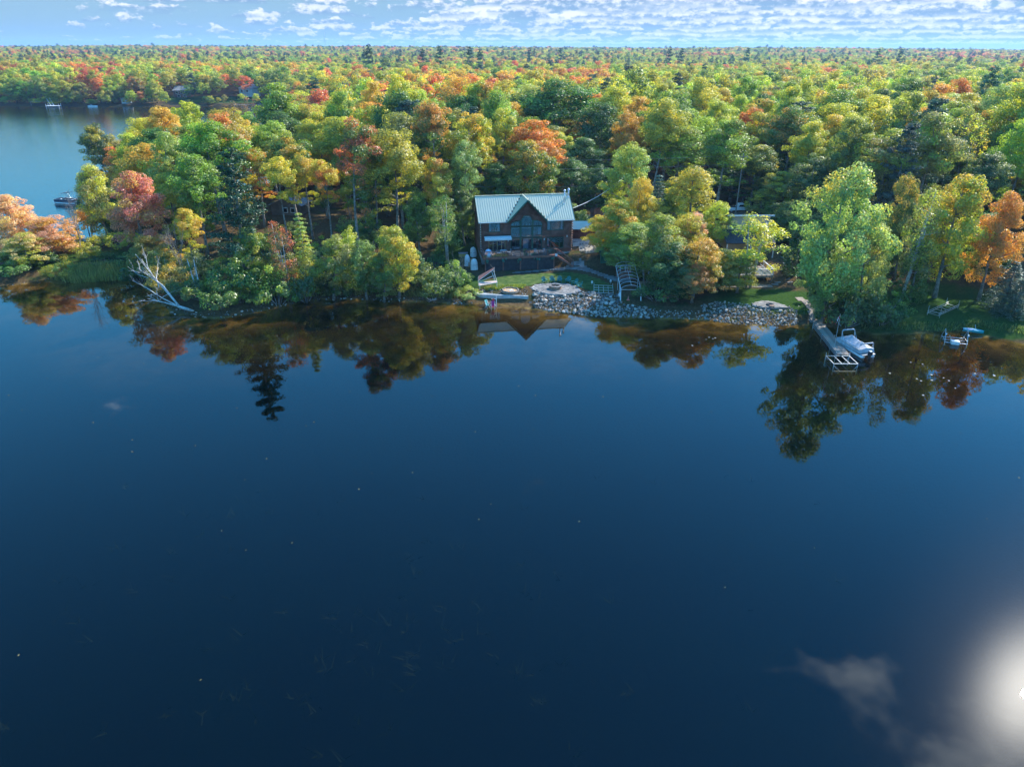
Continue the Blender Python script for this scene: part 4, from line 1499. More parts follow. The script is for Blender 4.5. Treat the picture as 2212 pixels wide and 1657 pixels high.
window(*WIN[0], mull=(.5,), curtain=[(0, .35, 0), (1.45, 1.85, 0)])
window(*WIN[1], mull=(.2, .8), curtain=[(0, .55, 0), (2.3, 2.75, 0)])
window(*WIN[2], mull=(.25, .75), curtain=[(0, .35, .3)])
window(*WIN[4], mull=(.5,))
window(*WIN[5], curtain=[(.35, 1.3, .1)])
window(*WIN[6], mull=(.5,))
window(*WIN[7], curtain=[(0, 1.45, 1.5)])
window(*WIN[8], curtain=[(0, 1.75, 1.5)])
window(*WIN[9], curtain=[(0, 1.45, 1.5), (.9, 1.4, .3)])
for (a, b, c0, c1, kd) in ARCH:
    w = empty('arched_window', (0, 0, 0))
    w.parent = house
    def arc(ins):
        pts = []
        if kd == 'c':
            mid, hw = (a + b) / 2, (b - a) / 2 - ins
            pts = [(mid - hw, c0 + ins), (mid + hw, c0 + ins)]
            pts += [(mid + hw * math.cos(q), 9.05 + (.95 - ins) * math.sin(q)) for q in np.linspace(0, math.pi, 15)]
        else:
            W = b - a - 2 * ins
            pts = [(a + ins, c0 + ins), (b - ins, c0 + ins)]
            if kd == 'l':
                pts += [(b - ins - W * math.sin(q), 8.45 + (.65 - ins) * math.cos(q)) for q in np.linspace(0, math.pi / 2, 9)]
            else:
                pts += [(a + ins + W * math.cos(q), 8.45 + (.65 - ins) * math.sin(q)) for q in np.linspace(0, math.pi / 2, 9)]
        return pts
    o_, i_ = arc(0), arc(.09)
    f = MB()
    n = len(o_)
    vs = [(p[0], VF - .13, p[1]) for p in o_] + [(p[0], VF - .13, p[1]) for p in i_] + [(p[0], VF + .05, p[1]) for p in o_] + [(p[0], VF + .05, p[1]) for p in i_]
    fs = []
    for k in range(n):
        k2 = (k + 1) % n
        fs += [(k, k2, n + k2, n + k), (2 * n + k, 3 * n + k, 3 * n + k2, 2 * n + k2), (k, 2 * n + k, 2 * n + k2, k2), (n + k, n + k2, 3 * n + k2, 3 * n + k)]
    f.add(vs, fs)
    f.build('frame', M_WINFRAME, w)
    MB().prism(i_, 'y', VF - .02, VF).build('pane', M_GLASS, w)
    mbb = MB()
    for q in (.25, .5, .75):
        uu = a + q * (b - a)
        mbb.box(uu - .02, uu + .02, VF + .06, VF + .1, c0 + .1, c0 + .45)
    mbb.build('blind', M_CURTAIN, w)
# green posts between the tall windows
mb = MB()
for uu in (6.65, 8.76):
    mb.box(uu - .06, uu + .06, VF - .16, VF + .06, 3.75, 9.15)
mb.build('window_mullion', M_GREENTRIM, house)
# sliding patio door
d = empty('patio_door', (0, 0, 0))
d.parent = house
u0, u1, z0, z1 = WIN[3]
f = MB()
f.box(u0, u0 + .1, VF - .13, VF + .05, z0, z1).box(u1 - .1, u1, VF - .13, VF + .05, z0, z1).box(u0 + .1, u1 - .1, VF - .13, VF + .05, z1 - .1, z1)
for q in (.27, .52, .78):
    uu = u0 + q * (u1 - u0)
    f.box(uu - .05, uu + .05, VF - .1, VF + .03, z0, z1 - .1)
f.build('frame', M_TAN, d)
xs = [u0 + .1] + [u0 + q * (u1 - u0) for q in (.27, .52, .78)] + [u1 - .1]
for a, b in zip(xs[:-1], xs[1:]):
    MB().box(a + .05, b - .05, VF - .02, VF, z0 + .02, z1 - .1).build('pane', M_GLASS, d)

# main roof: standing-seam panels, front and back slope
EV, EZ, RV, RZ = 2.9, 9.15, 7.7, 12.70
RU0, RU1 = -.75, 16.1
NP = 42
pw = (RU1 - RU0) / NP
sl = math.hypot(RV - EV, RZ - EZ)
ang = math.atan2(RZ - EZ, RV - EV)
pan = MB().box(0, pw - .014, 0, sl, -.05, 0).box(0, .045, 0, sl, .002, .065)
pme = pan.mesh('roof_panel')
pme.materials.append(M_ROOF)
roof = empty('roof', (0, 0, 0))
roof.parent = house
for i in range(NP):
    um = RU0 + (i + .5) * pw
    zg = 12.78 - abs(um - 7.68) * 3.68 / 3.53          # where the cross gable covers this panel
    f0 = min(.985, max(0.0, (zg - EZ + .12) / (RZ - EZ))) if zg > EZ else 0.0
    o = link('roof_panel', pme, None, roof, (RU0 + i * pw, EV + f0 * (RV - EV), EZ + f0 * (RZ - EZ)))
    o.rotation_euler = (ang, 0, 0)
    o.scale = (1, 1 - f0, 1)
    o = link('roof_panel', pme, None, roof, (RU0 + (i + 1) * pw, 2 * RV - EV, EZ))
    o.rotation_euler = (ang, 0, math.pi)
MB().slab([(RU0 + .02, EV + .05, EZ - .08), (4.1, EV + .05, EZ - .08), (7.6, RV, RZ - .09), (RU0 + .02, RV, RZ - .09)], .02).slab([(11.3, EV + .05, EZ - .08), (RU1 - .02, EV + .05, EZ - .08), (RU1 - .02, RV, RZ - .09), (7.8, RV, RZ - .09)], .02).build('underlay', M_BLACK, roof)
mb = MB()
mb.box(RU0 - .02, RU1 + .02, RV - .16, RV + .16, RZ + .0, RZ + .07)
mb.build('ridge_cap', M_ROOF, roof)
mb = MB()
for u in (RU0 - .03, RU1 + .03):
    mb.bar((u, EV - .02, EZ - .08), (u, RV, RZ - .06), .06, .22)
    mb.bar((u, 2 * RV - EV + .02, EZ - .08), (u, RV, RZ - .06), .06, .22)
mb.box(RU0, 4.2, EV - .06, EV - .01, EZ - .2, EZ - .02).box(11.2, RU1, EV - .06, EV - .01, EZ - .2, EZ - .02)
mb.build('fascia', M_GREENTRIM, roof)
mb = MB()
mb.tube([(RU0, EV - .12, EZ - .08), (4.15, EV - .12, EZ - .08)], .06, 6)
mb.tube([(11.25, EV - .12, EZ - .08), (RU1, EV - .12, EZ - .08)], .06, 6)
mb.tube([(U0 - .05, VF - .45, 9.0), (U0 - .05, VF - .2, 8.7), (U0 - .05, VF - .2, 3.0)], .04, 6)
mb.build('gutter', M_WHITE, roof)
# cross gable
gr = empty('gable_roof', (0, 0, 0))
gr.parent = house
GA, GL, GRr, GV = (7.68, 12.78), (4.15, 9.10), (11.22, 9.10), 2.55
for (lu, lz) in (GL, GRr):
    q = [(GA[0], GV, GA[1]), (GA[0], RV + .05, GA[1]), (lu, GV + .3, lz), (lu, GV, lz)]
    q = q if lu < GA[0] else [q[0], q[3], q[2], q[1]]
    mbg = MB().slab(q, .07)
    nseam = 12
    for i in range(1, nseam):
        v = GV + (RV - GV) * i / nseam
        fz = EZ + (v - EV) * (RZ - EZ) / (RV - EV) - .02
        tt = (GA[1] - max(fz, lz)) / (GA[1] - lz)
        e = (GA[0] + (lu - GA[0]) * tt, v, GA[1] + (lz - GA[1]) * tt + .02)
        mbg.bar((GA[0], v, GA[1] + .02), e, .035, .05)
    mbg.build('gable_slope', M_ROOF, gr)
mb = MB()
for (lu, lz) in (GL, GRr):
    mb.bar((GA[0], GV - .02, GA[1] - .12), (lu, GV - .02, lz - .10), .06, .24)
mb.build('gable_fascia', M_GREENTRIM, gr)
mb = MB()
mb.box(GA[0] - .1, GA[0] + .1, GV, RV, GA[1] + .01, GA[1] + .06)
mb.build('gable_ridge_cap', M_ROOF, gr)
# soffit closing the gable overhang
# flue pipes
for (u, v, h, r) in ((14.85, 5.9, 2.15, .11), (15.85, 7.1, 1.2, .13), (12.9, 7.35, .45, .05)):
    zr = EZ + (v - EV) * (RZ - EZ) / (RV - EV)
    c = MB().tube([(u, v, zr - .2), (u, v, zr + h)], r, 10).build('flue_pipe', M_METAL, house, True)
    if h > 1:
        MB().lathe([(r * 1.9, 0), (r * 2.0, .05), (r * 1.3, .22), (.02, .30)], (u, v, zr + h - .02), 12).build('rain_cap', M_METAL, c)
        MB().lathe([(r * 1.9, -.12), (r * 1.35, .16)], (u, v, zr), 10).build('flashing', M_METAL, c)
# awning
aw = empty('awning', (0, 0, 0))
aw.parent = house
MB().slab([(.25, VF - .16, 6.62), (.25, VF - .95, 6.30), (4.92, VF - .95, 6.30), (4.92, VF - .16, 6.62)], .03).build('awning_cloth', M_CURTAIN, aw)
MB().box(.25, 4.92, VF - .99, VF - .96, 6.02, 6.24).build('valance', M_CURTAIN, aw)
MB().box(.2, 4.97, VF - .3, VF - .12, 6.64, 6.80).build('cassette', M_BLACK, aw)
MB().tube([(.2, VF - .97, 6.27), (4.97, VF - .97, 6.27)], .05, 8).build('front_bar', M_WHITE, aw)
# wall lamps and a satellite box
for (u, z) in ((4.45, 5.72), (10.86, 5.72), (14.95, 6.15)):
    l_ = MB().box(u - .07, u + .07, VF - .26, VF - .1, z - .14, z + .14).build('wall_lamp', M_WHITE, house)
# ---- deck
DK = 3.80
dk = empty('deck', (0, 0, 0))
dk.parent = house
for i in range(26):
    MB().box(-.38 + i * .492, -.38 + i * .492 + .48, -.05, VF - .16, DK - .06, DK).build('deck_board', M_REDWOOD, dk)
MB().box(-.45, 12.45, -.12, -.06, DK - .34, DK + .02).box(-.45, -.39, -.06, VF - .2, DK - .34, DK + .02).box(12.40, 12.46, -.06, VF - .2, DK - .34, DK + .02).build('rim_joist', M_REDWOOD, dk)
PU = [-.35, 1.24, 2.83, 4.42, 6.0, 7.6, 9.2, 10.8, 12.35]
for u in PU:
    MB().box(u - .045, u + .045, -.06, .03, DK, DK + 1.0).build('railing_post', M_REDWOOD, dk)
for v in (1.2, 2.4):
    for u in (-.35, 12.35):
        MB().box(u - .045, u + .045, v - .045, v + .045, DK, DK + 1.0).build('railing_post', M_REDWOOD, dk)
MB().box(-.42, 12.42, -.09, .05, DK + 1.0, DK + 1.05).box(-.42, -.28, .05, VF - .3, DK + 1.0, DK + 1.05).box(12.28, 12.42, 1.4, VF - .3, DK + 1.0, DK + 1.05).build('top_rail', M_REDWOOD, dk)
for a, b in zip(PU[:-1], PU[1:]):
    MB().box(a + .06, b - .06, -.025, -.010, DK + .08, DK + .98).build('glass_panel', M_GLASS, dk)
MB().box(-.36, -.345, .05, VF - .3, DK + .08, DK + .98).build('glass_panel', M_GLASS, dk)
for u in (-.05, 3.05, 6.05, 9.1, 11.95):
    MB().box(u - .09, u + .09, .02, .20, 1.2, DK - .36).build('deck_post', M_REDWOOD, dk)
for a, b in ((.06, 2.94), (3.16, 5.94), (6.16, 8.99), (9.21, 11.84)):
    MB().box(a, b, .10, .12, 1.3, DK - .38).build('screen_panel', M_SCREEN, dk)
MB().box(-.3, 12.2, .3, VF, DK - .30, DK - .08).build('joists', M_LOG, dk)
# stairs down from the deck on the right
st = empty('deck_stairs', (0, 0, 0))
st.parent = house
for v in (.15, 1.25):
    MB().bar((12.4, v, 3.55), (15.5, v, 1.45), .06, .30).build('stringer', M_REDWOOD, st)
    MB().bar((12.4, v, 4.75), (15.4, v, 2.6), .07, .07).build('handrail', M_REDWOOD, st)
    for i in range(12):
        s = (i + .5) / 12
        MB().box(12.4 + 3.0 * s - .02, 12.4 + 3.0 * s + .02, v - .02, v + .02, 3.62 - 2.08 * s, 4.72 - 2.15 * s).build('baluster', M_LOG, st)
    MB().box(15.4, 15.5, v - .05, v + .05, 1.35, 2.75).build('newel_post', M_REDWOOD, st)
for i in range(10):
    s = (i + .5) / 10
    MB().box(12.42 + 3.05 * s - .15, 12.42 + 3.05 * s + .15, .2, 1.2, 3.72 - 2.2 * s - .04, 3.72 - 2.2 * s).build('tread', M_REDWOOD, st)


def hw(u, v, z):
    """house axes -> world"""
    return (-4.56 + u * math.cos(TH) - v * math.sin(TH), 118.27 + u * math.sin(TH) + v * math.cos(TH), z)


# ------------------------------------------------------------------ things on and around the deck
def place(name, u, v, z, rz, label, cat, group=None):
    return empty(name, hw(u, v, z), TH + rz, label, cat, group)


# hanging baskets
def basket(u, label):
    b = place('hanging_basket', u, -.22, DK - .42, 0, label, 'plant basket', 'hanging baskets under the deck edge')
    MB().lathe([(.10, -.32), (.20, -.22), (.23, -.10)], (0, 0, 0), 10).build('pot', M_TEAL, b)
    MB().tube([(0, 0, -.1), (0, 0, .28)], .012, 5).build('hanger', M_BLACK, b)
    rg = np.random.default_rng(int(u * 10) + 400)
    C = rg.normal(size=(9, 3)) * (.17, .17, .12) + (0, 0, -.08)
    c = link('foliage', crown_mesh('foliage', [leaf_quads(rg, C, np.full((9, 3), .16), 26, .13, (0, 0, -.2), H=1)], M_LEAF), None, b)
    c['tint'], c['accent'], c['amount'] = [.05, .26, .20], [.12, .35, .30], .5


for u, w in ((.2, 'leftmost teal hanging basket under the deck edge'), (3.0, 'second teal hanging basket from the left under the deck'), (5.9, 'middle teal hanging basket under the deck edge'),
             (9.0, 'fourth teal hanging basket from the left under the deck'), (11.6, 'rightmost and largest teal hanging basket under the deck edge')):
    basket(u, w)

# covered grill / umbrella base, white egg-shaped cover
b = place('covered_furniture', .55, .55, DK, 0, 'rounded pale blue furniture cover at the left end of the deck', 'cover')
MB().lathe([(.62, 0), (.66, .35), (.62, .8), (.42, 1.15), (.12, 1.32), (.02, 1.34)], (0, 0, 0), 14).build('cover', mat_noise('pale_blue_cover', (.36, .46, .60), (.46, .56, .70), 3, .7), b, True)
MB().lathe([(.50, 0), (.50, .06)], (0, 0, -.001), 12).build('base', M_BLACK, b)
# barbecue
b = place('barbecue', 5.6, 1.9, DK, 0, 'large black barbecue standing by the tall windows on the deck', 'barbecue')
MB().box(-.75, .75, -.3, .3, .12, .85).build('cabinet', M_BLACK, b)
MB().prism([(-.3, .85), (.3, .85), (.28, 1.1), (.12, 1.28), (-.12, 1.28), (-.28, 1.1)], 'x', -.7, .7).build('lid', M_BLACK, b)
MB().tube([(-.5, -.36, 1.0), (.5, -.36, 1.0)], .02, 6).build('handle', M_ALU, b)
for s in (-1, 1):
    MB().tube([(s * .6, -.25, 0), (s * .6, -.25, .12)], .04, 6).build('leg', M_BLACK, b)
    MB().tube([(s * .6, .25, 0), (s * .6, .25, .12)], .04, 6).build('leg', M_BLACK, b)
    MB().box(s * .78 - (.0 if s > 0 else .35), s * .78 + (.35 if s > 0 else .0), -.25, .25, .80, .84).build('side_shelf', M_BLACK, b)


def patio_chair(u, v, rz, label):
    c = place('patio_chair', u, v, DK, rz, label, 'chair', 'patio chairs on the deck')
    MB().box(-.24, .24, -.24, .24, .40, .45).build('seat', M_CANVAS, c)
    MB().slab([(-.24, .22, .45), (.24, .22, .45), (.24, .34, .98), (-.24, .34, .98)], .03).build('backrest', M_CANVAS, c)
    for sx in (-1, 1):
        for sy in (-1, 1):
            MB().bar((sx * .22, sy * .22, 0), (sx * .22, sy * .22, .40), .03).build('leg', M_BLACK, c)
        MB().bar((sx * .27, -.22, .64), (sx * .27, .26, .64), .04).build('armrest', M_BLACK, c)


tb = place('patio_table', 3.3, 1.6, DK, 0, 'round dark patio table on the deck in front of the patio door', 'table')
MB().lathe([(.62, .70), (.62, .74)], (0, 0, 0), 18).build('tabletop', M_CANVAS, tb)
MB().tube([(0, 0, .04), (0, 0, .70)], .04, 8).build('pedestal', M_BLACK, tb)
MB().lathe([(.3, 0), (.28, .05)], (0, 0, 0), 12).build('foot', M_BLACK, tb)
patio_chair(2.4, 1.3, 1.5, 'grey patio chair left of the round deck table')
patio_chair(3.2, .65, 3.1, 'grey patio chair in front of the round deck table')
patio_chair(4.25, 1.4, -1.5, 'grey patio chair right of the round deck table')
patio_chair(8.9, 1.1, 2.6, 'grey patio chair in front of the right tall window')
patio_chair(10.2, 1.2, 3.4, 'grey patio chair near the right end of the deck')
for (u, lab) in ((1.95, 'white lantern at the left end of the deck behind the glass'), (12.15, 'white sign board on the right corner of the deck railing')):
    if u < 5:
        b = place('lantern', u - 1.2, .2, DK, 0, lab, 'lantern')
        MB().lathe([(.13, 0), (.15, .05), (.15, .28), (.06, .38), (.06, .48)], (0, 0, 0), 10).build('body', M_WHITE, b)
        MB().tube([(-.08, 0, .46), (0, 0, .58), (.08, 0, .46)], .012, 5).build('handle', M_METAL, b)
    else:
        b = place('notice_board', u + .1, -.20, DK - .2, 0, lab, 'sign')
        MB().box(-.2, .2, -.03, .0, 0, .42).build('board', M_WHITE, b)
        MB().box(-.22, .22, .0, .03, .42, .46).build('hanger', M_METAL, b)
pl = place('potted_plant', 6.9, .5, DK, 0, 'potted plant in a tan tub on the deck below the tall windows', 'potted plant')
MB().lathe([(.2, 0), (.26, .45), (.28, .48)], (0, 0, 0), 12).build('pot', M_TAN, pl)
rg = np.random.default_rng(77)
C = rg.normal(size=(8, 3)) * .15 + (0, 0, .7)
c = link('foliage', crown_mesh('foliage', [leaf_quads(rg, C, np.full((8, 3), .2), 30, .14, (0, 0, .5), H=1)], M_LEAF), None, pl)
c['tint'], c['accent'], c['amount'] = list(PAL['G']), list(PAL['LG']), .4

# ------------------------------------------------------------------ yard left of the house: covered gear
def tarp(x, y, w, d, h, rz, label, mat, seed):
    rg = np.random.default_rng(seed)
    o = empty('covered_stack', (x, y, gz(x, y)), rz, label, 'covered gear', 'covered gear left of the house')
    n = 14
    prof = [(1.0, 0), (.98, .25), (.92, .6), (.75, .85), (.4, .97), (.02, 1.0)]
    mbt = MB()
    rr = 1 + rg.normal(size=(len(prof), n)) * .06
    vs, fs = [], []
    for i, (q, z) in enumerate(prof):
        for k in range(n):
            a = 2 * math.pi * k / n
            ca, sa = math.cos(a), math.sin(a)
            e = max(abs(ca), abs(sa)) ** .6
            vs.append((w / 2 * q * ca / e * rr[i, k], d / 2 * q * sa / e * rr[i, k], z * h + rg.normal() * .02))
    for i in range(len(prof) - 1):
        for k in range(n):
            a, b = i * n + k, i * n + (k + 1) % n
            fs.append((a, b, b + n, a + n))
    mbt.add(vs, fs).build('tarpaulin', mat, o, True)
    MB().tube([(w * .52 * math.cos(a), d * .52 * math.sin(a), h * .45) for a in np.linspace(0, 6.28, 17)], .018, 4).build('strap', M_BLACK, o)


tarp(-6.6, 119.6, 1.3, 1.0, 1.9, .3, 'tall white tarp covered gear nearest the deck corner', M_WHITE, 1)
tarp(-7.9, 121.3, 1.0, .9, 2.0, .1, 'white covered upright stack behind the nearest tarp', M_CURTAIN, 2)
tarp(-7.0, 124.5, 1.1, 1.0, 1.7, .6, 'pale cone shaped cover close to the house side wall', M_CURTAIN, 3)
tarp(-9.6, 120.6, 1.1, 1.0, 1.1, .9, 'low dark teal covered box left of the white tarps', M_TEAL, 4)
o = empty('wooden_pallet', (-7.2, 120.7, gz(-7.2, 120.7)), .2, 'wooden pallet leaning between the white covered stacks', 'pallet')
for i in range(5):
    MB().bar((-.4 + i * .2, 0, .02), (-.4 + i * .2, .5, 1.5), .14, .02, up=(0, -1, .3)).build('slat', M_TAN, o)
for z in (.25, 1.2):
    MB().bar((-.5, .03 + z * .33, z), (.5, .03 + z * .33, z), .06, .06).build('crosspiece', M_TAN, o)
o = empty('storage_bench', (-8.8, 124.6, gz(-8.8, 124.6)), .15, 'purple grey storage bench with yellow front left of the house', 'storage bench')
MB().box(-.8, .8, -.35, .35, 0, .55).build('box', mat_noise('mustard', (.34, .26, .04), (.44, .34, .07), 3, .6), o)
MB().box(-.85, .85, -.4, .4, .552, .64).build('lid', mat_noise('lilac_grey', (.26, .25, .32), (.34, .33, .40), 3, .6), o)

# ------------------------------------------------------------------ rocks
def rock_meshes(n, seed):
    import bmesh
    out_ = []
    for i in range(n):
        rg = np.random.default_rng(seed + i)
        bm = bmesh.new()
        for k in range(15):
            d = rg.normal(size=3)
            d /= np.linalg.norm(d)
            d *= (.8 + .25 * rg.random())
            bm.verts.new((d[0] * .5, d[1] * .42, d[2] * .33))
        r_ = bmesh.ops.convex_hull(bm, input=bm.verts)
        bmesh.ops.delete(bm, geom=[v for v in bm.verts if not v.link_faces], context='VERTS')
        me = bpy.data.meshes.new('rock')
        bm.to_mesh(me)
        bm.free()
        out_.append(me)
    return out_


M_ROCK = []
for nm, a, b in (('rock_grey', (.20, .183, .16), (.38, .35, .305)), ('rock_pale', (.34, .31, .265), (.52, .475, .41)), ('rock_dark', (.07, .07, .072), (.16, .155, .15)), ('rock_warm', (.19, .155, .125), (.33, .28, .235))):
    M_ROCK.append(mat_noise(nm, a, b, 2.5, .85, spec=.2, bstr=.4, bscale=10))
ROCKS = []
for k, mt in enumerate(M_ROCK):
    for me in rock_meshes(4, 500 + 10 * k):
        me.materials.append(mt)
        ROCKS.append(me)
RW = [0, 0, 0, 0, 1, 1, 1, 2, 2, 3]


def rock_bank(label, pts, base, n_single, sizes):
    """pts: (x, y, size); the largest n_single are parts of their own, the rest one part"""
    root = empty('rock_bank', base, 0, label, 'rock bank')
    pts = sorted(pts, key=lambda p: -p[2])
    rg = np.random.default_rng(len(pts))
    Z = ground_z([p[0] for p in pts], [p[1] for p in pts])
    V_, F_, nv = [], [], 0
    for i, (x, y, s) in enumerate(pts):
        me = ROCKS[RW[rg.integers(0, len(RW))] * 4 + int(rg.integers(0, 4))]
        rot = rg.random(3) * (.8, .8, 6.28)
        loc = Vector((x, y, Z[i] + s * .10))
        if i < n_single:
            o = link('rock', me, None, root, loc - Vector(base))
            o.rotation_euler = rot
            o.scale = (s, s, s * (.8 + .4 * rg.random()))
        else:
            from mathutils import Euler
            M = Matrix.Translation(loc - Vector(base)) @ Euler(rot).to_matrix().to_4x4() @ Matrix.Diagonal((s, s, s, 1))
            vs = [M @ v.co for v in me.vertices]
            F_ += [tuple(q + nv for q in p.vertices) for p in me.polygons]
            V_ += [tuple(v) for v in vs]
            nv += len(vs)
    if V_:
        me = bpy.data.meshes.new('small_rocks')
        me.from_pydata(V_, [], F_)
        o = link('small_rocks', me, mat_noise('rubble', (.10, .10, .10), (.34, .33, .31), 3.2, .9, spec=.2, lo=.4, hi=.6), root)
        o['kind'] = 'stuff'
    return root


def scatter(poly, n, smin, smax, seed, mind=.6):
    rg = np.random.default_rng(seed)
    P = np.array(poly)
    lo, hi = P.min(0), P.max(0)
    pts = []
    tries = 0
    while len(pts) < n and tries < n * 60:
        tries += 1
        q = lo + rg.random(2) * (hi - lo)
        if poly_sd(np.array([q[0]]), np.array([q[1]]), poly)[0] > 0:
            continue
        s = smin + (smax - smin) * rg.random() ** 2.2
        if all((q[0] - a) ** 2 + (q[1] - b) ** 2 > (mind * (s + c) * .5) ** 2 for a, b, c in pts[-260:]):
            pts.append((q[0], q[1], s))
    return pts


BANK1 = [(3.3, 108.4), (3.3, 103.0), (6.5, 101.6), (11.6, 99.6), (18.5, 99.2), (21.5, 98.9), (21.5, 101.2), (17, 102.6), (16.6, 105.6), (12.6, 106.9), (10.9, 107.2), (9.2, 106.0), (6, 105.6), (4.4, 107.8)]
rock_bank('bank of grey and white boulders below the fire pit patio', scatter(BANK1, 700, .26, .95, 1, .58), (9, 103, 0), 270, None)
BANK2 = [(28, 98.6), (28.5, 101.8), (31, 103.2), (34.5, 102.2), (36, 101.0), (40.2, 100.0), (41.6, 101.6), (42.2, 99.5), (41.2, 96.2), (33.6, 96.2)]
rock_bank('bank of grey boulders below the round stone terrace on the right', scatter(BANK2, 430, .28, .75, 2, .62), (35, 99, 0), 170, None)
BANK3 = [(21.5, 98.9), (28, 98.6), (28, 100.6), (21.5, 101.0)]
rock_bank('low row of rocks under the orange maple', scatter(BANK3, 60, .25, .6, 3, .65), (25, 99.5, 0), 40, None)
pts = []
rg = np.random.default_rng(9)
for (ax, ay), (bx, by) in zip(SHORE[13:25], SHORE[14:26]):
    L = math.hypot(bx - ax, by - ay)
    for k in range(int(L * 4.2)):
        s = rg.random()
        f = rg.random() ** 1.5 * 1.5 - .15
        nx_, ny_ = -(by - ay) / L, (bx - ax) / L
        sz = .15 + .35 * rg.random() ** 2
        pts.append((ax + (bx - ax) * s + nx_ * f, ay + (by - ay) * s + ny_ * f, sz))
rock_bank('thin line of grey stones along the left point', pts, (-35, 103, 0), 90, None)
pts = []
for (ax, ay), (bx, by) in zip(SHORE[4:13], SHORE[5:14]):
    L = math.hypot(bx - ax, by - ay)
    for k in range(int(L * 1.2)):
        s = rg.random()
        pts.append((ax + (bx - ax) * s, ay + (by - ay) * s + rg.random() * .8, .15 + .25 * rg.random() ** 2))
rock_bank('few shore stones at the reed inlet on the left', pts, (-70, 116, 0), 20, None)

# ------------------------------------------------------------------ concrete wall, steps, terrace
o = empty('retaining_wall', (-1.5, 106.6, 0), 0, 'low pale concrete retaining wall above the small beach', 'wall')
front = [(-6.0, 107.7), (-5.2, 107.0), (-1.6, 106.35), (2.5, 106.0)]
for a, b in zip(front[:-1], front[1:]):
    a2, b2 = (a[0] + 1.5, a[1] - 106.6), (b[0] + 1.5, b[1] - 106.6)
    MB().prism([a2, b2, (b2[0], b2[1] + .35), (a2[0], a2[1] + .35)], 'z', -.1, 1.02 + .001 * a[0]).build('wall_section', M_CONC, o)
MB().prism([(front[0][0] + 1.5, front[0][1] - 106.6 + .05), (front[2][0] + 1.5, front[2][1] - 106.6 + .05), (front[3][0] + 1.5, front[3][1] - 106.6 + .05), (front[3][0] + 1.5, front[3][1] - 106.6 + .30), (front[2][0] + 1.5, front[2][1] - 106.6 + .30), (front[0][0] + 1.5, front[0][1] - 106.6 + .30)], 'z', 1.03, 1.06).build('cap', M_CONC, o)
o = empty('stone_steps', (3.05, 107.0, 0), 0, 'narrow concrete steps between the retaining wall and the boulder bank', 'steps')
for i in range(7):
    MB().box(-.45, .45, -1.6 + i * .52, -1.6 + i * .52 + .56, -.1, .18 + i * .18).build('step', M_CONC, o)
# yard strip of stones behind the wall
rock_bank('stones and rubble on top of the retaining wall', scatter([(-5.4, 107.6), (2.4, 106.6), (2.5, 108.6), (-5.0, 109.3)], 70, .18, .5, 12, .7), (-1.5, 108, 0), 50, None)
# octagonal sand box
o = empty('octagonal_planter', (-.28, 107.9, 1.25), .2, 'octagonal timber planter with orange brown leaves on the retaining wall', 'planter')
R8 = 1.32
pts8 = [(R8 * math.cos(k * math.pi / 4 + .39), R8 * math.sin(k * math.pi / 4 + .39)) for k in range(8)]
for a, b in zip(pts8, pts8[1:] + pts8[:1]):
    MB().bar((a[0], a[1], .12), (b[0], b[1], .12), .12, .34).build('side_board', M_PLANK, o)
MB().prism([(p[0] * .95, p[1] * .95) for p in pts8], 'z', -.2, .12).build('fill', M_WOODCHIP, o)
rg = np.random.default_rng(3)
mb = MB()
for k in range(12):
    a, q = rg.random() * 6.28, rg.random() * .8
    mb.box(q * math.cos(a) - .1, q * math.cos(a) + .1, q * math.sin(a) - .08, q * math.sin(a) + .08, .121, .16 + .08 * rg.random())
mb.build('kindling', M_WHITE, o)
# stone terrace with the fire pit
def flagstones(name, label, poly, z, seed, cat='terrace'):
    """irregular flags: a jittered grid of cells clipped to an outline, each its own slab"""
    rg = np.random.default_rng(seed)
    P = np.array(poly)
    c = P.mean(0)
    root = empty(name, (c[0], c[1], z), 0, label, cat)
    lo, hi = P.min(0) - c, P.max(0) - c
    st_ = .62
    nx_, ny_ = int((hi[0] - lo[0]) / st_) + 2, int((hi[1] - lo[1]) / st_) + 2
    J = {(i, j): (lo[0] + i * st_ + rg.normal() * .13, lo[1] + j * st_ + rg.normal() * .13) for i in range(nx_ + 1) for j in range(ny_ + 1)}
    for i in range(nx_):
        for j in range(ny_):
            q = [J[i, j], J[i + 1, j], J[i + 1, j + 1], J[i, j + 1]]
            m_ = np.mean(q, 0)
            if poly_sd(np.array([m_[0] + c[0]]), np.array([m_[1] + c[1]]), poly)[0] > -.1:
                continue
            q = [tuple(m_ + (np.array(p) - m_) * .93) for p in q]
            MB().prism(q, 'z', -.12, .03 + .025 * rg.random()).build('flagstone', M_FLAG, root)
    MB().prism([(p[0] - c[0], p[1] - c[1]) for p in poly], 'z', -.3, .0).build('bedding', M_STONE, root)
    return root


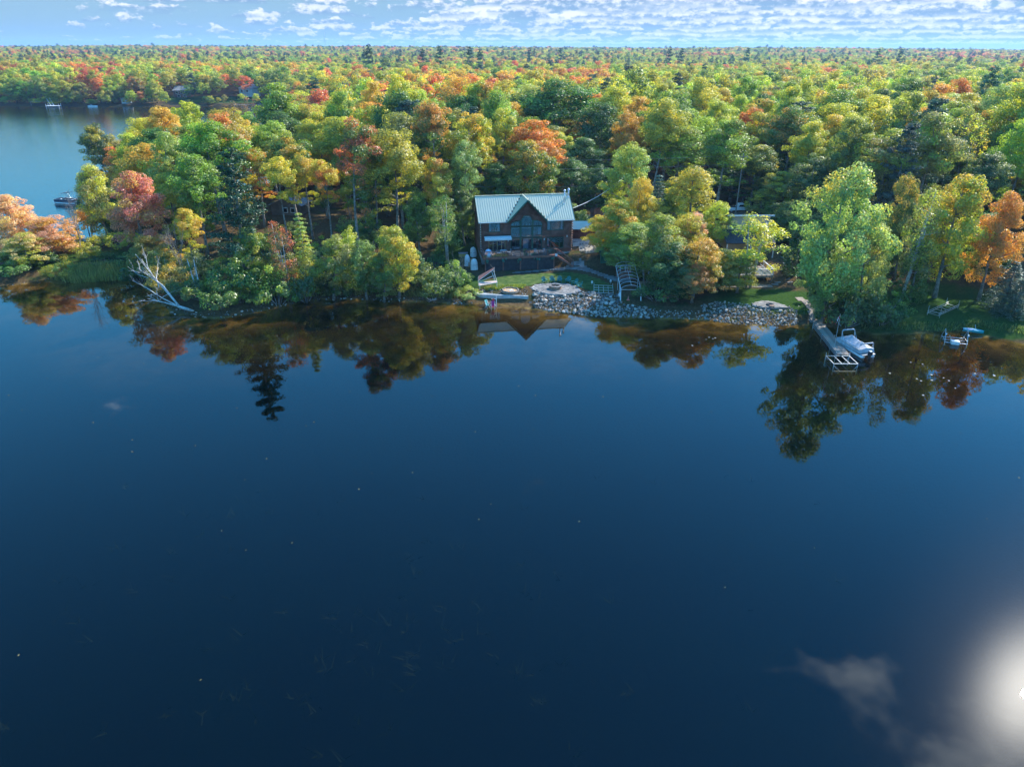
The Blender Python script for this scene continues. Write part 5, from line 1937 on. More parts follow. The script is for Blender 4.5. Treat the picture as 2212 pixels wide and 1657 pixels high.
TER = [(2.9, 109.1), (3.6, 110.4), (4.8, 111.3), (7, 111.7), (9.1, 111.2), (10.4, 109.6), (10.9, 107.5), (9.2, 106.2), (7, 105.7), (5, 106.4), (3.8, 107.6)]
flagstones('stone_terrace', 'round flagstone terrace around the fire pit above the boulder bank', TER, 1.45, 21)
TER2 = [(36.0, 101.3), (36.8, 102.6), (38.1, 103.3), (39.6, 103.0), (40.6, 101.6), (41.0, 100.4), (39.5, 100.2), (37.4, 100.4)]
flagstones('stone_terrace', 'almond shaped flagstone terrace above the right boulder bank', TER2, 1.34, 22)
o = empty('fire_pit', (6.85, 108.6, 1.50), 0, 'round brick fire pit on the flagstone terrace', 'fire pit')
for k in range(16):
    for lv in range(2):
        a0 = (k + .5 * lv) * 2 * math.pi / 16
        q = []
        for (r_, a_) in ((.72, a0 + .02), (.98, a0 + .02), (.98, a0 + .37), (.72, a0 + .37)):
            q.append((r_ * math.cos(a_), r_ * math.sin(a_)))
        MB().prism(q, 'z', lv * .24, lv * .24 + .23).build('block', M_BRICK, o)
rim = MB()
for k in range(16):
    a0 = k * 2 * math.pi / 16
    q = [(r_ * math.cos(a_), r_ * math.sin(a_)) for (r_, a_) in ((.70, a0), (1.03, a0), (1.03, a0 + .392), (.70, a0 + .392))]
    rim.prism(q, 'z', .475, .53)
rim.build('rim', M_FLAG, o)
MB().lathe([(.70, 0), (.70, .05)], (0, 0, .0), 16).build('ash', M_DARK, o)
lg = MB()
for k in range(4):
    a = k * .8
    lg.tube([(-.4 * math.cos(a), -.4 * math.sin(a), .12 + .06 * k), (.4 * math.cos(a), .4 * math.sin(a), .14 + .06 * k)], .06, 6)
lg.build('firewood', M_BARK, o)
o = empty('fire_pit', (38.6, 101.2, 1.38), 0, 'small dark stone fire ring on the almond shaped terrace', 'fire pit')
for k in range(10):
    a = k * .628
    MB().lathe([(.14, 0), (.17, .1), (.10, .24)], (.42 * math.cos(a), .42 * math.sin(a), 0), 6).build('stone', M_ROCK[2], o)
MB().box(-.35, .35, -.9, -.55, .0, .18).build('slab', M_BRICK, o)

# adirondack chairs
def adirondack(x, y, rz, label):
    c = empty('adirondack_chair', (x, y, gz(x, y) + .06), rz, label, 'chair', 'adirondack chairs around the fire pit')
    for k in range(5):
        MB().slab([(-.27 + k * .11, -.36, .40), (-.17 + k * .11, -.36, .40), (-.17 + k * .11, .22, .26), (-.27 + k * .11, .22, .26)], .025).build('seat_slat', M_TEAL, c)
    for k in range(5):
        hgt_ = 1.0 - .05 * abs(k - 2) ** 1.5
        sx = (k - 2) * .125
        MB().slab([(sx * .9 - .05, .20, .26), (sx * .9 + .05, .20, .26), (sx * 1.15 + .055, .52, hgt_), (sx * 1.15 - .055, .52, hgt_)], .025).build('back_slat', M_TEAL, c)
    for s in (-1, 1):
        MB().box(s * .36 - .07, s * .36 + .07, -.42, .38, .56, .585).build('armrest', M_TEAL, c)
        MB().box(s * .34 - .02, s * .34 + .02, -.38, -.28, 0, .56).build('leg', M_TEAL, c)
        MB().bar((s * .30, -.34, .36), (s * .30, .60, .03), .03, .10).build('leg', M_TEAL, c)


for x, y, rz, lab in ((5.2, 111.7, .35, 'leftmost teal adirondack chair by the fire pit'), (6.5, 112.1, .1, 'second teal adirondack chair from the left by the fire pit'),
                      (7.7, 112.1, -.1, 'third teal adirondack chair from the left by the fire pit'), (9.1, 111.9, -.4, 'fourth teal adirondack chair from the left by the fire pit'),
                      (10.1, 110.8, -.9, 'fifth teal adirondack chair, turned towards the fire pit'), (10.7, 109.4, -1.4, 'rightmost and nearest teal adirondack chair by the fire pit')):
    adirondack(x, y, rz, lab)

# canopy swing: two tilted red-brown panels on white posts
o = empty('canopy_swing', (-3.9, 109.6, 1.3), .15, 'red brown patio swing with tilted canopy panels and white frame', 'patio swing')
M_CAN = mat_noise('brown_canopy', (.20, .095, .075), (.28, .14, .11), 2.5, .7)
M_CAN2 = mat_noise('sunfaded_canopy', (.52, .36, .28), (.62, .45, .36), 4, .7)
MB().slab([(-1.6, -.1, 1.15), (.9, 1.0, 2.55), (1.3, 1.9, 2.75), (-1.35, 1.35, 1.55)], .03).build('canopy_panel', M_CAN, o)
MB().slab([(-1.55, -.75, .62), (1.45, -.25, .86), (1.40, .35, 1.0), (-1.5, -.15, 1.02)], .05).build('seat_panel', M_CAN2, o)
for (a, b) in (((-1.4, -.8, 0), (-1.4, -.8, .85)), ((1.4, -.3, 0), (1.4, -.3, .95)), ((1.25, 1.8, 0), (1.25, 1.8, 2.75)), ((-1.45, 1.2, 0), (-1.45, 1.2, 1.5))):
    MB().tube([a, b], .03, 6).build('post', M_WHITE, o)
for (a, b) in (((-1.6, -.12, 1.16), (1.0, .98, 2.58)), ((1.0, .98, 2.58), (1.45, -.28, .9)), ((.7, .85, 2.4), (1.15, -.2, .95)), ((-1.5, -.18, 1.05), (1.0, .5, 1.75)), ((-1.6, -.78, .6), (1.5, -.28, .84))):
    MB().tube([a, b], .028, 6).build('brace', M_WHITE, o)
MB().tube([(1.3, 1.9, 2.3), (.55, 1.3, 3.35)], .03, 6).build('mast', M_PLANK, o)

# beach chairs in the shallows
def beach_chair(x, y, rz, mat, label):
    o = empty('beach_chair', (x, y, 0), rz, label, 'beach chair', 'beach chairs in the shallows')
    for s in (-1, 1):
        MB().bar((s * .27, -.35, -.3), (s * .27, .30, 1.15), .04, .04).build('leg', M_WHITE, o)
        MB().bar((s * .30, .40, -.3), (s * .30, -.25, .60), .04, .04).build('leg', M_WHITE, o)
        MB().bar((s * .32, -.30, .62), (s * .32, .20, .62), .05, .03).build('armrest', M_WHITE, o)
    MB().slab([(-.25, -.28, .42), (.25, -.28, .42), (.25, .10, .34), (-.25, .10, .34)], .02).build('seat', mat, o)
    MB().slab([(-.25, .05, .38), (.25, .05, .38), (.25, .32, 1.15), (-.25, .32, 1.15)], .02).build('backrest', mat, o)


beach_chair(-2.95, 103.0, .1, M_PINK, 'magenta folding beach chair with white frame in the shallows')
beach_chair(-3.85, 103.7, .9, M_AQUA, 'aqua folding beach chair leaning in the shallows')
o = empty('mooring_post', (-2.45, 104.0, 0), 0, 'white post with a red towel at the edge of the beach', 'post')
MB().box(-.06, .06, -.06, .06, -.3, 1.65).build('post', M_WHITE, o)
MB().box(-.75, -.06, -.03, .03, 1.20, 1.28).build('cross_arm', M_WHITE, o)
MB().slab([(-.62, -.05, 1.30), (-.30, -.05, 1.30), (-.30, -.08, .70), (-.62, -.08, .70)], .02).build('towel', M_RED, o)
o = empty('wooden_crate', (-3.55, 104.4, .0), .3, 'small tan wooden box beside the beach chairs', 'box')
for k in range(3):
    MB().box(-.35, .35, -.3, -.27, .08 + k * .22, .26 + k * .22).build('board', M_TAN, o)
    MB().box(-.35, .35, .27, .3, .08 + k * .22, .26 + k * .22).build('board', M_TAN, o)
MB().box(-.35, -.32, -.26, .26, .0, .72).box(.32, .35, -.26, .26, .0, .72).build('end_board', M_TAN, o)
MB().box(-.31, .31, -.26, .26, .0, .04).build('bottom', M_TAN, o)

# ------------------------------------------------------------------ metal frames and boat lift on the shore
def frame_grid(name, label, loc, rz, nx_, ny_, w, d, h, legs=True, mat=None, tilt=0):
    o = empty(name, loc, rz, label, 'dock frame')
    o.rotation_euler = (tilt, 0, rz)
    mat = mat or M_ALU
    for i in range(nx_ + 1):
        MB().bar((w * i / nx_, 0, h), (w * i / nx_, d, h), .07, .07).build('crossbar', mat, o)
    for j in range(ny_ + 1):
        MB().bar((0, d * j / ny_, h + .005), (w, d * j / ny_, h + .005), .085, .075).build('rail', mat, o)
    if legs:
        for x in (0, w):
            for y in (0, d):
                MB().tube([(x, y, -.2), (x, y, h + .35 if y else h)], .04, 6).build('leg', mat, o)
    return o


frame_grid('dock_section', 'white aluminium dock frame grid lying above the boulder bank', (12.8, 106.7, 1.1), -.10, 4, 3, 3.0, 3.9, .35)
o = empty('boat_lift', (18.2, 106.6, .55), -.02, 'boat lift with bare arched canopy frame standing on the stony shore', 'boat lift')
W2, L0, L1 = 1.55, -3.2, 5.6
ZB, ZE = 1.75, 3.1          # posts, eave height of the canopy (front, back)
def eave(s):
    return 2.15 + s * 1.45
for s in (-1, 1):
    MB().bar((s * W2, L0, .12), (s * W2, 2.6, .35), .13, .12).build('base_rail', M_METAL, o)
    MB().bar((s * W2, L0 + .9, eave(.0)), (s * W2, L1, eave(1)), .09, .07).build('canopy_rail', M_ALU, o)
    for y, zt in ((L0 + .9, eave(.0)), (L0 + 2.6, eave(.25)), (1.6, eave(.6))):
        MB().bar((s * W2, y - .7 if y < L0 + 1 else y, .1), (s * W2, y, zt), .08, .08).build('post', M_ALU, o)
    MB().bar((s * W2, L0 + .3, .2), (s * W2, L0 + 2.6, eave(.25)), .05, .05).build('brace', M_ALU, o)
for y, z in ((L0, .2), (2.5, .42)):
    MB().bar((-W2, y, z), (W2, y, z), .12, .12).build('crossbeam', M_METAL, o)
for x in (-.6, .5):
    MB().bar((x, L0 + .3, .32), (x, 2.4, .50), .12, .08).build('bunk', M_ALU, o)
for k in range(8):
    s = k / 7
    y = L0 + .9 + s * (L1 - L0 - .9)
    zb = eave(s)
    MB().tube([(W2 * math.cos(a), y, zb + .72 * math.sin(a)) for a in np.linspace(0, math.pi, 11)], .028, 5).build('canopy_hoop', M_ALU, o)
MB().tube([(0, L0 + .9, eave(0) + .72), (0, L1, eave(1) + .72)], .022, 5).build('ridge_tube', M_ALU, o)
for s, nm in ((0, 'front'), (1, 'back')):
    y = L0 + .9 + s * (L1 - L0 - .9)
    MB().bar((-W2, y, eave(s)), (W2, y, eave(s)), .07, .06).build('end_bar', M_ALU, o)
for x in (-.8, 0, .8):
    MB().bar((x, L1, eave(1)), (x, L1 - .15, eave(1) - .95), .045, .045).build('drop_bar', M_ALU, o)
MB().box(-W2 - .28, -W2 - .02, L0 + .5, L0 + .75, 1.15, 1.75).build('winch_box', M_WHITE, o)
MB().tube([(-W2 - .3, L0 + .6, 1.4), (-W2 - .42, L0 + .6, 1.4)], .16, 12).build('winch_wheel', M_METAL, o)
for k in range(6):
    MB().box(.72, 1.45, -2.2 + k * .42, -2.2 + k * .42 + .3, .52, .56).build('walkway_slat', M_PLANK, o)
# small things by the lift
o = empty('wooden_box', (18.9, 114.9, gz(18.9, 114.9)), .05, 'large red brown wooden box behind the boat lift', 'box')
for k in range(9):
    MB().box(-1.5 + k * .334, -1.5 + k * .334 + .32, -.72, -.68, 0, 1.05).build('board', M_REDWOOD, o)
    MB().box(-1.5 + k * .334, -1.5 + k * .334 + .32, .68, .72, 0, 1.05).build('board', M_REDWOOD, o)
MB().box(-1.48, 1.48, -.67, .67, .05, 1.0).build('inner_box', M_REDWOOD, o)
MB().box(-1.52, 1.52, -.75, .75, 1.06, 1.12).build('cover', M_REDWOOD, o)
o = empty('rack_frame', (21.6, 108.4, gz(21.6, 108.4)), -.1, 'brown wooden slatted platform right of the boat lift', 'platform')
for k in range(6):
    MB().box(-1.1, 1.3, k * .5, k * .5 + .12, .55, .60).build('slat', M_TAN, o)
for x in (-1.1, 1.22):
    MB().box(x, x + .09, 0, 2.7, .44, .545).build('bearer', M_TAN, o)
    for y in (.1, 2.5):
        MB().box(x, x + .09, y, y + .09, -.1, .435).build('leg', M_TAN, o)
for x, y, lab in ((12.9, 110.9, 'white path light at the back corner of the dock frame grid'), (16.0, 111.6, 'white path light on the flagstone path by the boat lift')):
    o = empty('path_light', (x, y, gz(x, y)), 0, lab, 'path light')
    MB().tube([(0, 0, 0), (0, 0, .35)], .03, 6).build('stake', M_METAL, o)
    MB().lathe([(.13, .30), (.15, .34), (.15, .62), (.05, .70)], (0, 0, 0), 10).build('lamp_head', M_WHITE, o)
o = empty('marker_cone', (17.6, 103.0, gz(17.6, 103.0) + .2), 0, 'orange red marker cone on the boat lift crossbeam', 'cone')
MB().lathe([(.20, 0), (.20, .04), (.12, .05), (.03, .6)], (0, 0, .3), 10).build('cone', mat_noise('faded_red', (.5, .14, .12), (.6, .2, .17), 4, .6), o)
MB().box(-.22, .22, -.22, .22, .27, .30).build('foot', M_RED, o)
o = empty('rope_coil', (22.6, 105.2, gz(22.6, 105.2) + .25), 0, 'coil of white rope lying right of the boat lift', 'rope')
MB().tube([((.35 + .05 * math.sin(3 * a)) * math.cos(a), (.3 + .04 * math.cos(2 * a)) * math.sin(a), .05 * math.sin(2 * a) + .05) for a in np.linspace(0, 12.4, 50)], .035, 5).build('coil', M_WHITE, o)
MB().tube([(.35, 0, .05), (.55, -.2, .03), (.5, -.45, .02)], .033, 5).build('loose_end', M_WHITE, o)

# ------------------------------------------------------------------ shed, fence, stairs, log shed
o = empty('garden_shed', (17.0, 122.3, 1.4), -.02, 'dark green garden shed beside the fence and path', 'shed')
MB().box(-1.55, 1.6, -.95, .95, 0, 2.1).build('walls', M_SHEDGREEN, o)
for s in (-1, 1):
    MB().slab([(-1.75, 0, 3.25), (-1.75, s * 1.15, 2.05), (1.8, s * 1.15, 2.05), (1.8, 0, 3.25)][::-s], .06).build('roof_slope', M_SHEDGREEN, o)
for x in (-1.56, 1.55):
    MB().prism([(-.95, 2.1), (.95, 2.1), (0, 3.15)], 'x', x, x + .05).build('gable_end', M_SHEDGREEN, o)
MB().box(-.45, .45, -.985, -.953, .05, 1.85).build('door', mat_noise('door_green', (.008, .07, .055), (.012, .09, .07), 2, .5), o)
o = empty('picket_fence', (13.7, 122.9, 1.35), -.03, 'brown red vertical board fence between the stone stairs and the green shed', 'fence')
for k in range(15):
    MB().box(-1.65 + k * .225, -1.65 + k * .225 + .20, -.02, .01, .05, 1.30 + .02 * (k % 3)).build('picket', M_REDWOOD, o)
for z in (.3, 1.0):
    MB().box(-1.66, 1.72, .012, .06, z, z + .09).build('fence_rail', M_REDWOOD, o)
for x in (-1.6, 0, 1.6):
    MB().box(x - .05, x + .05, .062, .16, -.2, 1.32).build('post', M_REDWOOD, o)
o = empty('stone_stairs', (11.15, 122.6, 1.35), -.02, 'long flight of pale stone stairs climbing beside the log house', 'stairs')
for i in range(13):
    y = i * .52
    MB().box(-.72 + .02 * (i % 3), .78 - .03 * (i % 2), y, y + .60, -.3 + i * .20, i * .205 + .16).build('step', M_FLAG, o)
rock_bank('stone slope right of the stone stairs', scatter([(12.2, 124.2), (16.0, 124.0), (17.5, 126.5), (15, 128.6), (12.4, 128)], 150, .22, .6, 31, .7), (14, 126, 2), 100, None)
o = empty('log_shed', (13.3, 132.8, 3.9), 0, 'small log shed with green metal roof behind the stone stairs', 'shed')
mb = MB()
for k in range(10):
    z = .12 + k * .2
    mb.tube([(-2.0, -1.9, z), (2.0, -1.9, z)], .105, 7)
    mb.tube([(-1.95, -1.9, z + .1), (-1.95, 1.9, z + .1)], .105, 7)
    mb.tube([(1.95, -1.9, z + .1), (1.95, 1.9, z + .1)], .105, 7)
    mb.tube([(-2.0, 1.9, z), (2.0, 1.9, z)], .105, 7)
mb.build('walls', M_LOG, o, True)
for i in range(12):
    q = MB().slab([(-2.4 + i * .4, -2.25, 1.95), (-2.01 + i * .4, -2.25, 1.95), (-2.01 + i * .4, .0, 3.0), (-2.4 + i * .4, .0, 3.0)], .04)
    q.bar((-2.4 + i * .4, -2.25, 1.97), (-2.4 + i * .4, 0, 3.02), .03, .05)
    q.build('roof_panel', M_ROOF, o)
MB().slab([(2.4, 2.25, 1.95), (-2.4, 2.25, 1.95), (-2.4, .02, 3.0), (2.4, .02, 3.0)], .04).build('rear_roof', M_ROOF, o)
MB().box(-1.6, 1.6, -2.2, -2.02, -.1, .04).build('sill', M_CONC, o)
o = empty('wooden_barrel', (17.4, 148.2, 4.4), .2, 'big red brown wooden barrel at the back of the gravel yard', 'barrel')
mb = MB()
for k in range(18):
    a = k * 2 * math.pi / 18
    MB().bar((1.05 * math.cos(a), -1.1, 1.05 + 1.05 * math.sin(a)), (1.05 * math.cos(a), 1.1, 1.05 + 1.05 * math.sin(a)), .35, .06, up=(math.cos(a), 0, math.sin(a))).build('stave', M_REDWOOD, o)
MB().tube([(0, -1.0, 1.05), (0, -.95, 1.05)], 1.0, 18).build('end_wall', M_REDWOOD, o)
MB().box(-1.0, 1.0, -.8, -.6, 0, .3).box(-1.0, 1.0, .6, .8, 0, .3).build('cradle', M_PLANK, o)


# ------------------------------------------------------------------ vehicles
def vehicle(name, loc, rz, label, cat, pickup):
    o = empty(name, loc, rz, label, cat)
    L = 2.7
    if pickup:
        prof = [(-L, .45), (-L, 1.0), (-.55, 1.05), (-.45, 1.15), (-.1, 1.72), (.95, 1.74), (1.45, 1.18), (2.5, 1.05), (2.68, .85), (2.68, .45)]
        cab = [(-.32, 1.18), (-.05, 1.62), (.9, 1.64), (1.28, 1.18)]
    else:
        prof = [(-L * .9, .45), (-L * .9, 1.05), (-2.2, 1.65), (-1.6, 1.74), (.3, 1.74), (1.1, 1.15), (2.3, 1.0), (2.45, .8), (2.45, .45)]
        cab = [(-2.0, 1.15), (-1.75, 1.62), (.22, 1.64), (.85, 1.15)]
    MB().prism(prof, 'y', -.9, .9).build('body', M_CARWHITE, o)
    for s in (-1, 1):
        MB().prism(cab, 'y', s * .905 - .01, s * .905 + .01).build('side_window', M_GLASSDARK, o)
        for x in (-1.75, 1.65):
            w = MB().tube([(x, s * .72, .40), (x, s * .81, .40)], .40, 16).build('wheel', M_RUBBER, o)
            MB().tube([(x, s * .812, .40), (x, s * .945, .40)], .24, 12).build('rim', M_ALU, w)
        MB().box(2.6 if pickup else 2.38, 2.69 if pickup else 2.46, s * .72 - .14, s * .72 + .14, .70, .86).build('headlight', M_ALU, o)
    ws = [(.97, -.8, 1.70), (.97, .8, 1.70), (1.44, .85, 1.22), (1.44, -.85, 1.22)] if pickup else [(.34, -.8, 1.71), (.34, .8, 1.71), (1.08, .85, 1.19), (1.08, -.85, 1.19)]
    MB().slab(ws[::-1], -.02).build('windscreen', M_GLASSDARK, o)
    if pickup:
        MB().box(-2.55, -.62, -.75, .75, 1.051, 1.06).build('bed', M_BLACK, o)
    return o


vehicle('pickup_truck', (48.3, 153.2, 4.55), .0, 'white pickup truck parked behind the beige cottage', 'truck', True)
vehicle('parked_car', (22.6, 150.0, 4.5), 2.6, 'white car half hidden by the golden tree behind the house', 'car', False)

# ------------------------------------------------------------------ beige cottage and its decks
o = empty('beige_cottage', (41.0, 124.0, 0), .01, 'beige flat roofed cottage behind the yellow birch', 'cottage')
MB().prism([(0, 2.5), (8, 2.5), (8, 6.7), (0, 9.85)], 'x', -3.45, 3.9).build('walls', M_BEIGE, o)
MB().slab([(-3.8, -.45, 10.22), (4.4, -.45, 10.02), (4.4, 8.4, 6.9), (-3.8, 8.4, 7.1)], .10).build('roof', M_ROOFDARK, o)
MB().box(-3.8, 4.4, -.52, -.46, 9.84, 10.10).build('fascia', M_WHITE, o)
w = empty('window', (0, 0, 0))
w.parent = o
MB().box(-2.75, -2.64, -.06, .04, 7.55, 8.25).box(-1.66, -1.55, -.06, .04, 7.55, 8.25).box(-2.64, -1.66, -.06, .04, 7.55, 7.66).box(-2.64, -1.66, -.06, .04, 8.14, 8.25).build('frame', M_WHITE, w)
MB().box(-2.64, -1.66, -.03, -.005, 7.66, 8.14).build('pane', M_GLASSDARK, w)
MB().slab([(-4.3, -3.6, 5.9), (4.2, -3.6, 5.9), (4.2, -.01, 7.45), (-4.3, -.01, 7.45)], .10).build('porch_roof', M_ROOFDARK, o)
MB().box(-3.3, 3.8, -1.0, -.02, 2.5, 5.8).build('porch_wall', M_BEIGE, o)
for x in (-4.1, 0, 4.0):
    MB().box(x - .07, x + .07, -3.45, -3.31, 2.7, 5.85).build('porch_post', M_WHITE, o)
dk2 = empty('cottage_deck', (37.5, 112.0, 0), .01, 'grey deck with white railing in front of the beige cottage', 'deck')
for k in range(22):
    MB().box(-4.2, 4.9, -.1 + k * .5, -.1 + k * .5 + .46, 2.66, 2.74).build('deck_board', M_PLANK, dk2)
MB().box(-4.25, 4.95, -.16, -.11, 2.42, 2.74).build('rim', M_PLANK, dk2)
for x in (-4.2, -2.2, .0, 1.6, 3.1, 4.85):
    MB().box(x - .05, x + .05, -.1, 0.0, 2.745, 3.75).build('railing_post', M_WHITE, dk2)
for y in (2.2, 4.6, 7.0, 9.4):
    MB().box(4.80, 4.90, y, y + .1, 2.745, 3.75).build('railing_post', M_WHITE, dk2)
MB().box(-4.25, 4.92, -.12, .02, 3.752, 3.82).box(4.78, 4.92, .02, 10, 3.752, 3.82).box(-4.2, 4.8, -.08, -.02, 2.85, 2.91).box(4.82, 4.88, .0, 10, 2.85, 2.91).build('rail', M_WHITE, dk2)
for a, b in ((-4.1, -2.3), (-2.1, -.1), (.1, 1.5), (1.7, 3.0), (3.2, 4.75)):
    MB().box(a, b, -.056, -.046, 2.92, 3.74).build('glass_panel', M_GLASS, dk2)
for x in (-4.0, .4, 4.8):
    MB().box(x - .08, x + .08, -.05, .1, .8, 2.41).build('support_post', M_PLANK, dk2)
MB().box(-4.4, 4.3, -2.4, -.3, 1.30, 1.55).build('lower_platform', M_PLANK, dk2)
for k, (x, y) in enumerate(((42.5, 110.9), (43.2, 111.6), (45.2, 111.6), (45.4, 112.8), (45.6, 114.0), (46.0, 116.2), (46.4, 118.2), (46.9, 120.4), (47.3, 122.2))):
    lab = ['nearest the deck corner', 'second from the deck corner', 'at the bend', 'just above the bend', 'third above the bend', 'half way up the slope', 'above the middle one', 'second from the top', 'topmost under the trees'][k]
    s = empty('stepping_stone', (x, y, gz(x, y) + .03), k * .3, 'flat grey stepping stone on the right slope, ' + lab, 'stepping stone', 'stepping stones beside the cottage deck')
    MB().prism([(-.55, -.22), (.5, -.25), (.58, .18), (-.48, .25)], 'z', -.1, .06).build('slab', M_FLAG, s)
o = empty('timber_steps', (42.6, 97.9, .25), -.28, 'timber steps down the bank at the right boulder bank', 'steps')
for i in range(6):
    MB().box(-.5, .5, i * .62, i * .62 + .34, -.2 + i * .13, .0 + i * .17).build('tread', M_TAN, o)
for s in (-1, 1):
    MB().bar((s * .56, 0, .0), (s * .56, 3.6, .95), .1, .16).build('side_board', M_PLANK, o)

# ------------------------------------------------------------------ dock, pontoon boat, flag
o = empty('dock', (0, 0, 0), 0, 'long grey plank dock on metal legs running out from the right shore', 'dock')
A_, B_ = Vector((44.55, 103.0, .62)), Vector((42.7, 84.3, .50))
Ldk = (B_ - A_).length
dv = (B_ - A_).normalized()
side = Vector((dv.y, -dv.x, 0)).normalized()
o.location = A_
o.rotation_euler = (0, 0, math.atan2(dv.y, dv.x))
NB = 62
bl = Ldk / NB
plank = MB().box(0, bl * .90, -.62, .62, -.045, 0).mesh('plank')
plank.materials.append(M_PLANK)
plank2 = MB().box(0, bl * .90, -.78, .78, -.045, 0).mesh('plank')
plank2.materials.append(M_PLANK)
rg = np.random.default_rng(8)
for k in range(NB):
    link('plank', plank2 if k > 24 else plank, None, o, (k * bl, .0 if k <= 24 else .0, -.12 * k / NB + rg.normal() * .004))
for s in (-1, 1):
    MB().bar((7.8, s * .81, -.20), (Ldk, s * .81, -.24), .05, .07).build('side_rail', M_ALU, o)
    MB().bar((7.8, s * .81, -.45), (Ldk, s * .81, -.49), .05, .05).build('side_rail', M_ALU, o)
    for k in range(26):
        x = 7.9 + k * (Ldk - 8.0) / 25
        MB().bar((x, s * .81, -.22), (x, s * .81, -.46), .03, .03).build('truss_bar', M_ALU, o)
    for x in (3.5, 8.0, 12.2, 16.0, Ldk - .3):
        MB().tube([(x, s * .86, -1.9), (x, s * .86, .08)], .035, 6).build('leg', M_ALU, o)
frm = frame_grid('dock_section', 'bare white aluminium frame section at the outer end of the dock', (40.25, 81.35, .0), .0, 3, 1, 3.0, 2.55, .48, legs=False)
for x in (0, 3.0):
    for y in (0, 2.55):
        MB().tube([(x, y, -2.2), (x, y, .95 if y else .5)], .04, 6).build('leg', M_ALU, frm)
        MB().bar((x, y, .25), (x + (.7 if x == 0 else -.7), y - .35, -.35), .035, .035).build('brace', M_ALU, frm)
MB().bar((0, -.0, -.55), (3.0, -.0, -.55), .05, .05).build('lower_bar', M_ALU, frm)

M_FLAGRED = M_RED
fp = empty('flag_pole', (42.0, 85.7, .5), 0, 'slim pole with a drooping red and white flag on the dock', 'flag')
MB().tube([(0, 0, 0), (-.15, 0, 5.0)], [.03, .02], 7).build('pole', M_ALU, fp)
def drape(x0, x1):
    vs, fs = [], []
    n = 7
    for i in range(n):
        for j in range(6):
            s, q = x0 + (x1 - x0) * i / (n - 1), j / 5
            # hanging cloth: the fly end droops down the pole
            vs.append((-.16 - .34 * s - .05 * math.sin(6 * q + 4 * s), -.06 * math.sin(9 * s + 3 * q), 4.9 - .62 * q * (1 - .45 * s) - 1.05 * s ** 1.2))
    for i in range(n - 1):
        for j in range(5):
            a = i * 6 + j
            fs.append((a, a + 1, a + 7, a + 6))
    return MB().add(vs, fs)
drape(0, .25).build('red_band', M_RED, fp, True)
drape(.25, .75).build('white_band', M_WHITE, fp, True)
drape(.75, 1.0).build('red_band', M_RED, fp, True)
drape(.44, .56).build('red_emblem', M_RED, fp, True, loc=(0, -.012, 0))


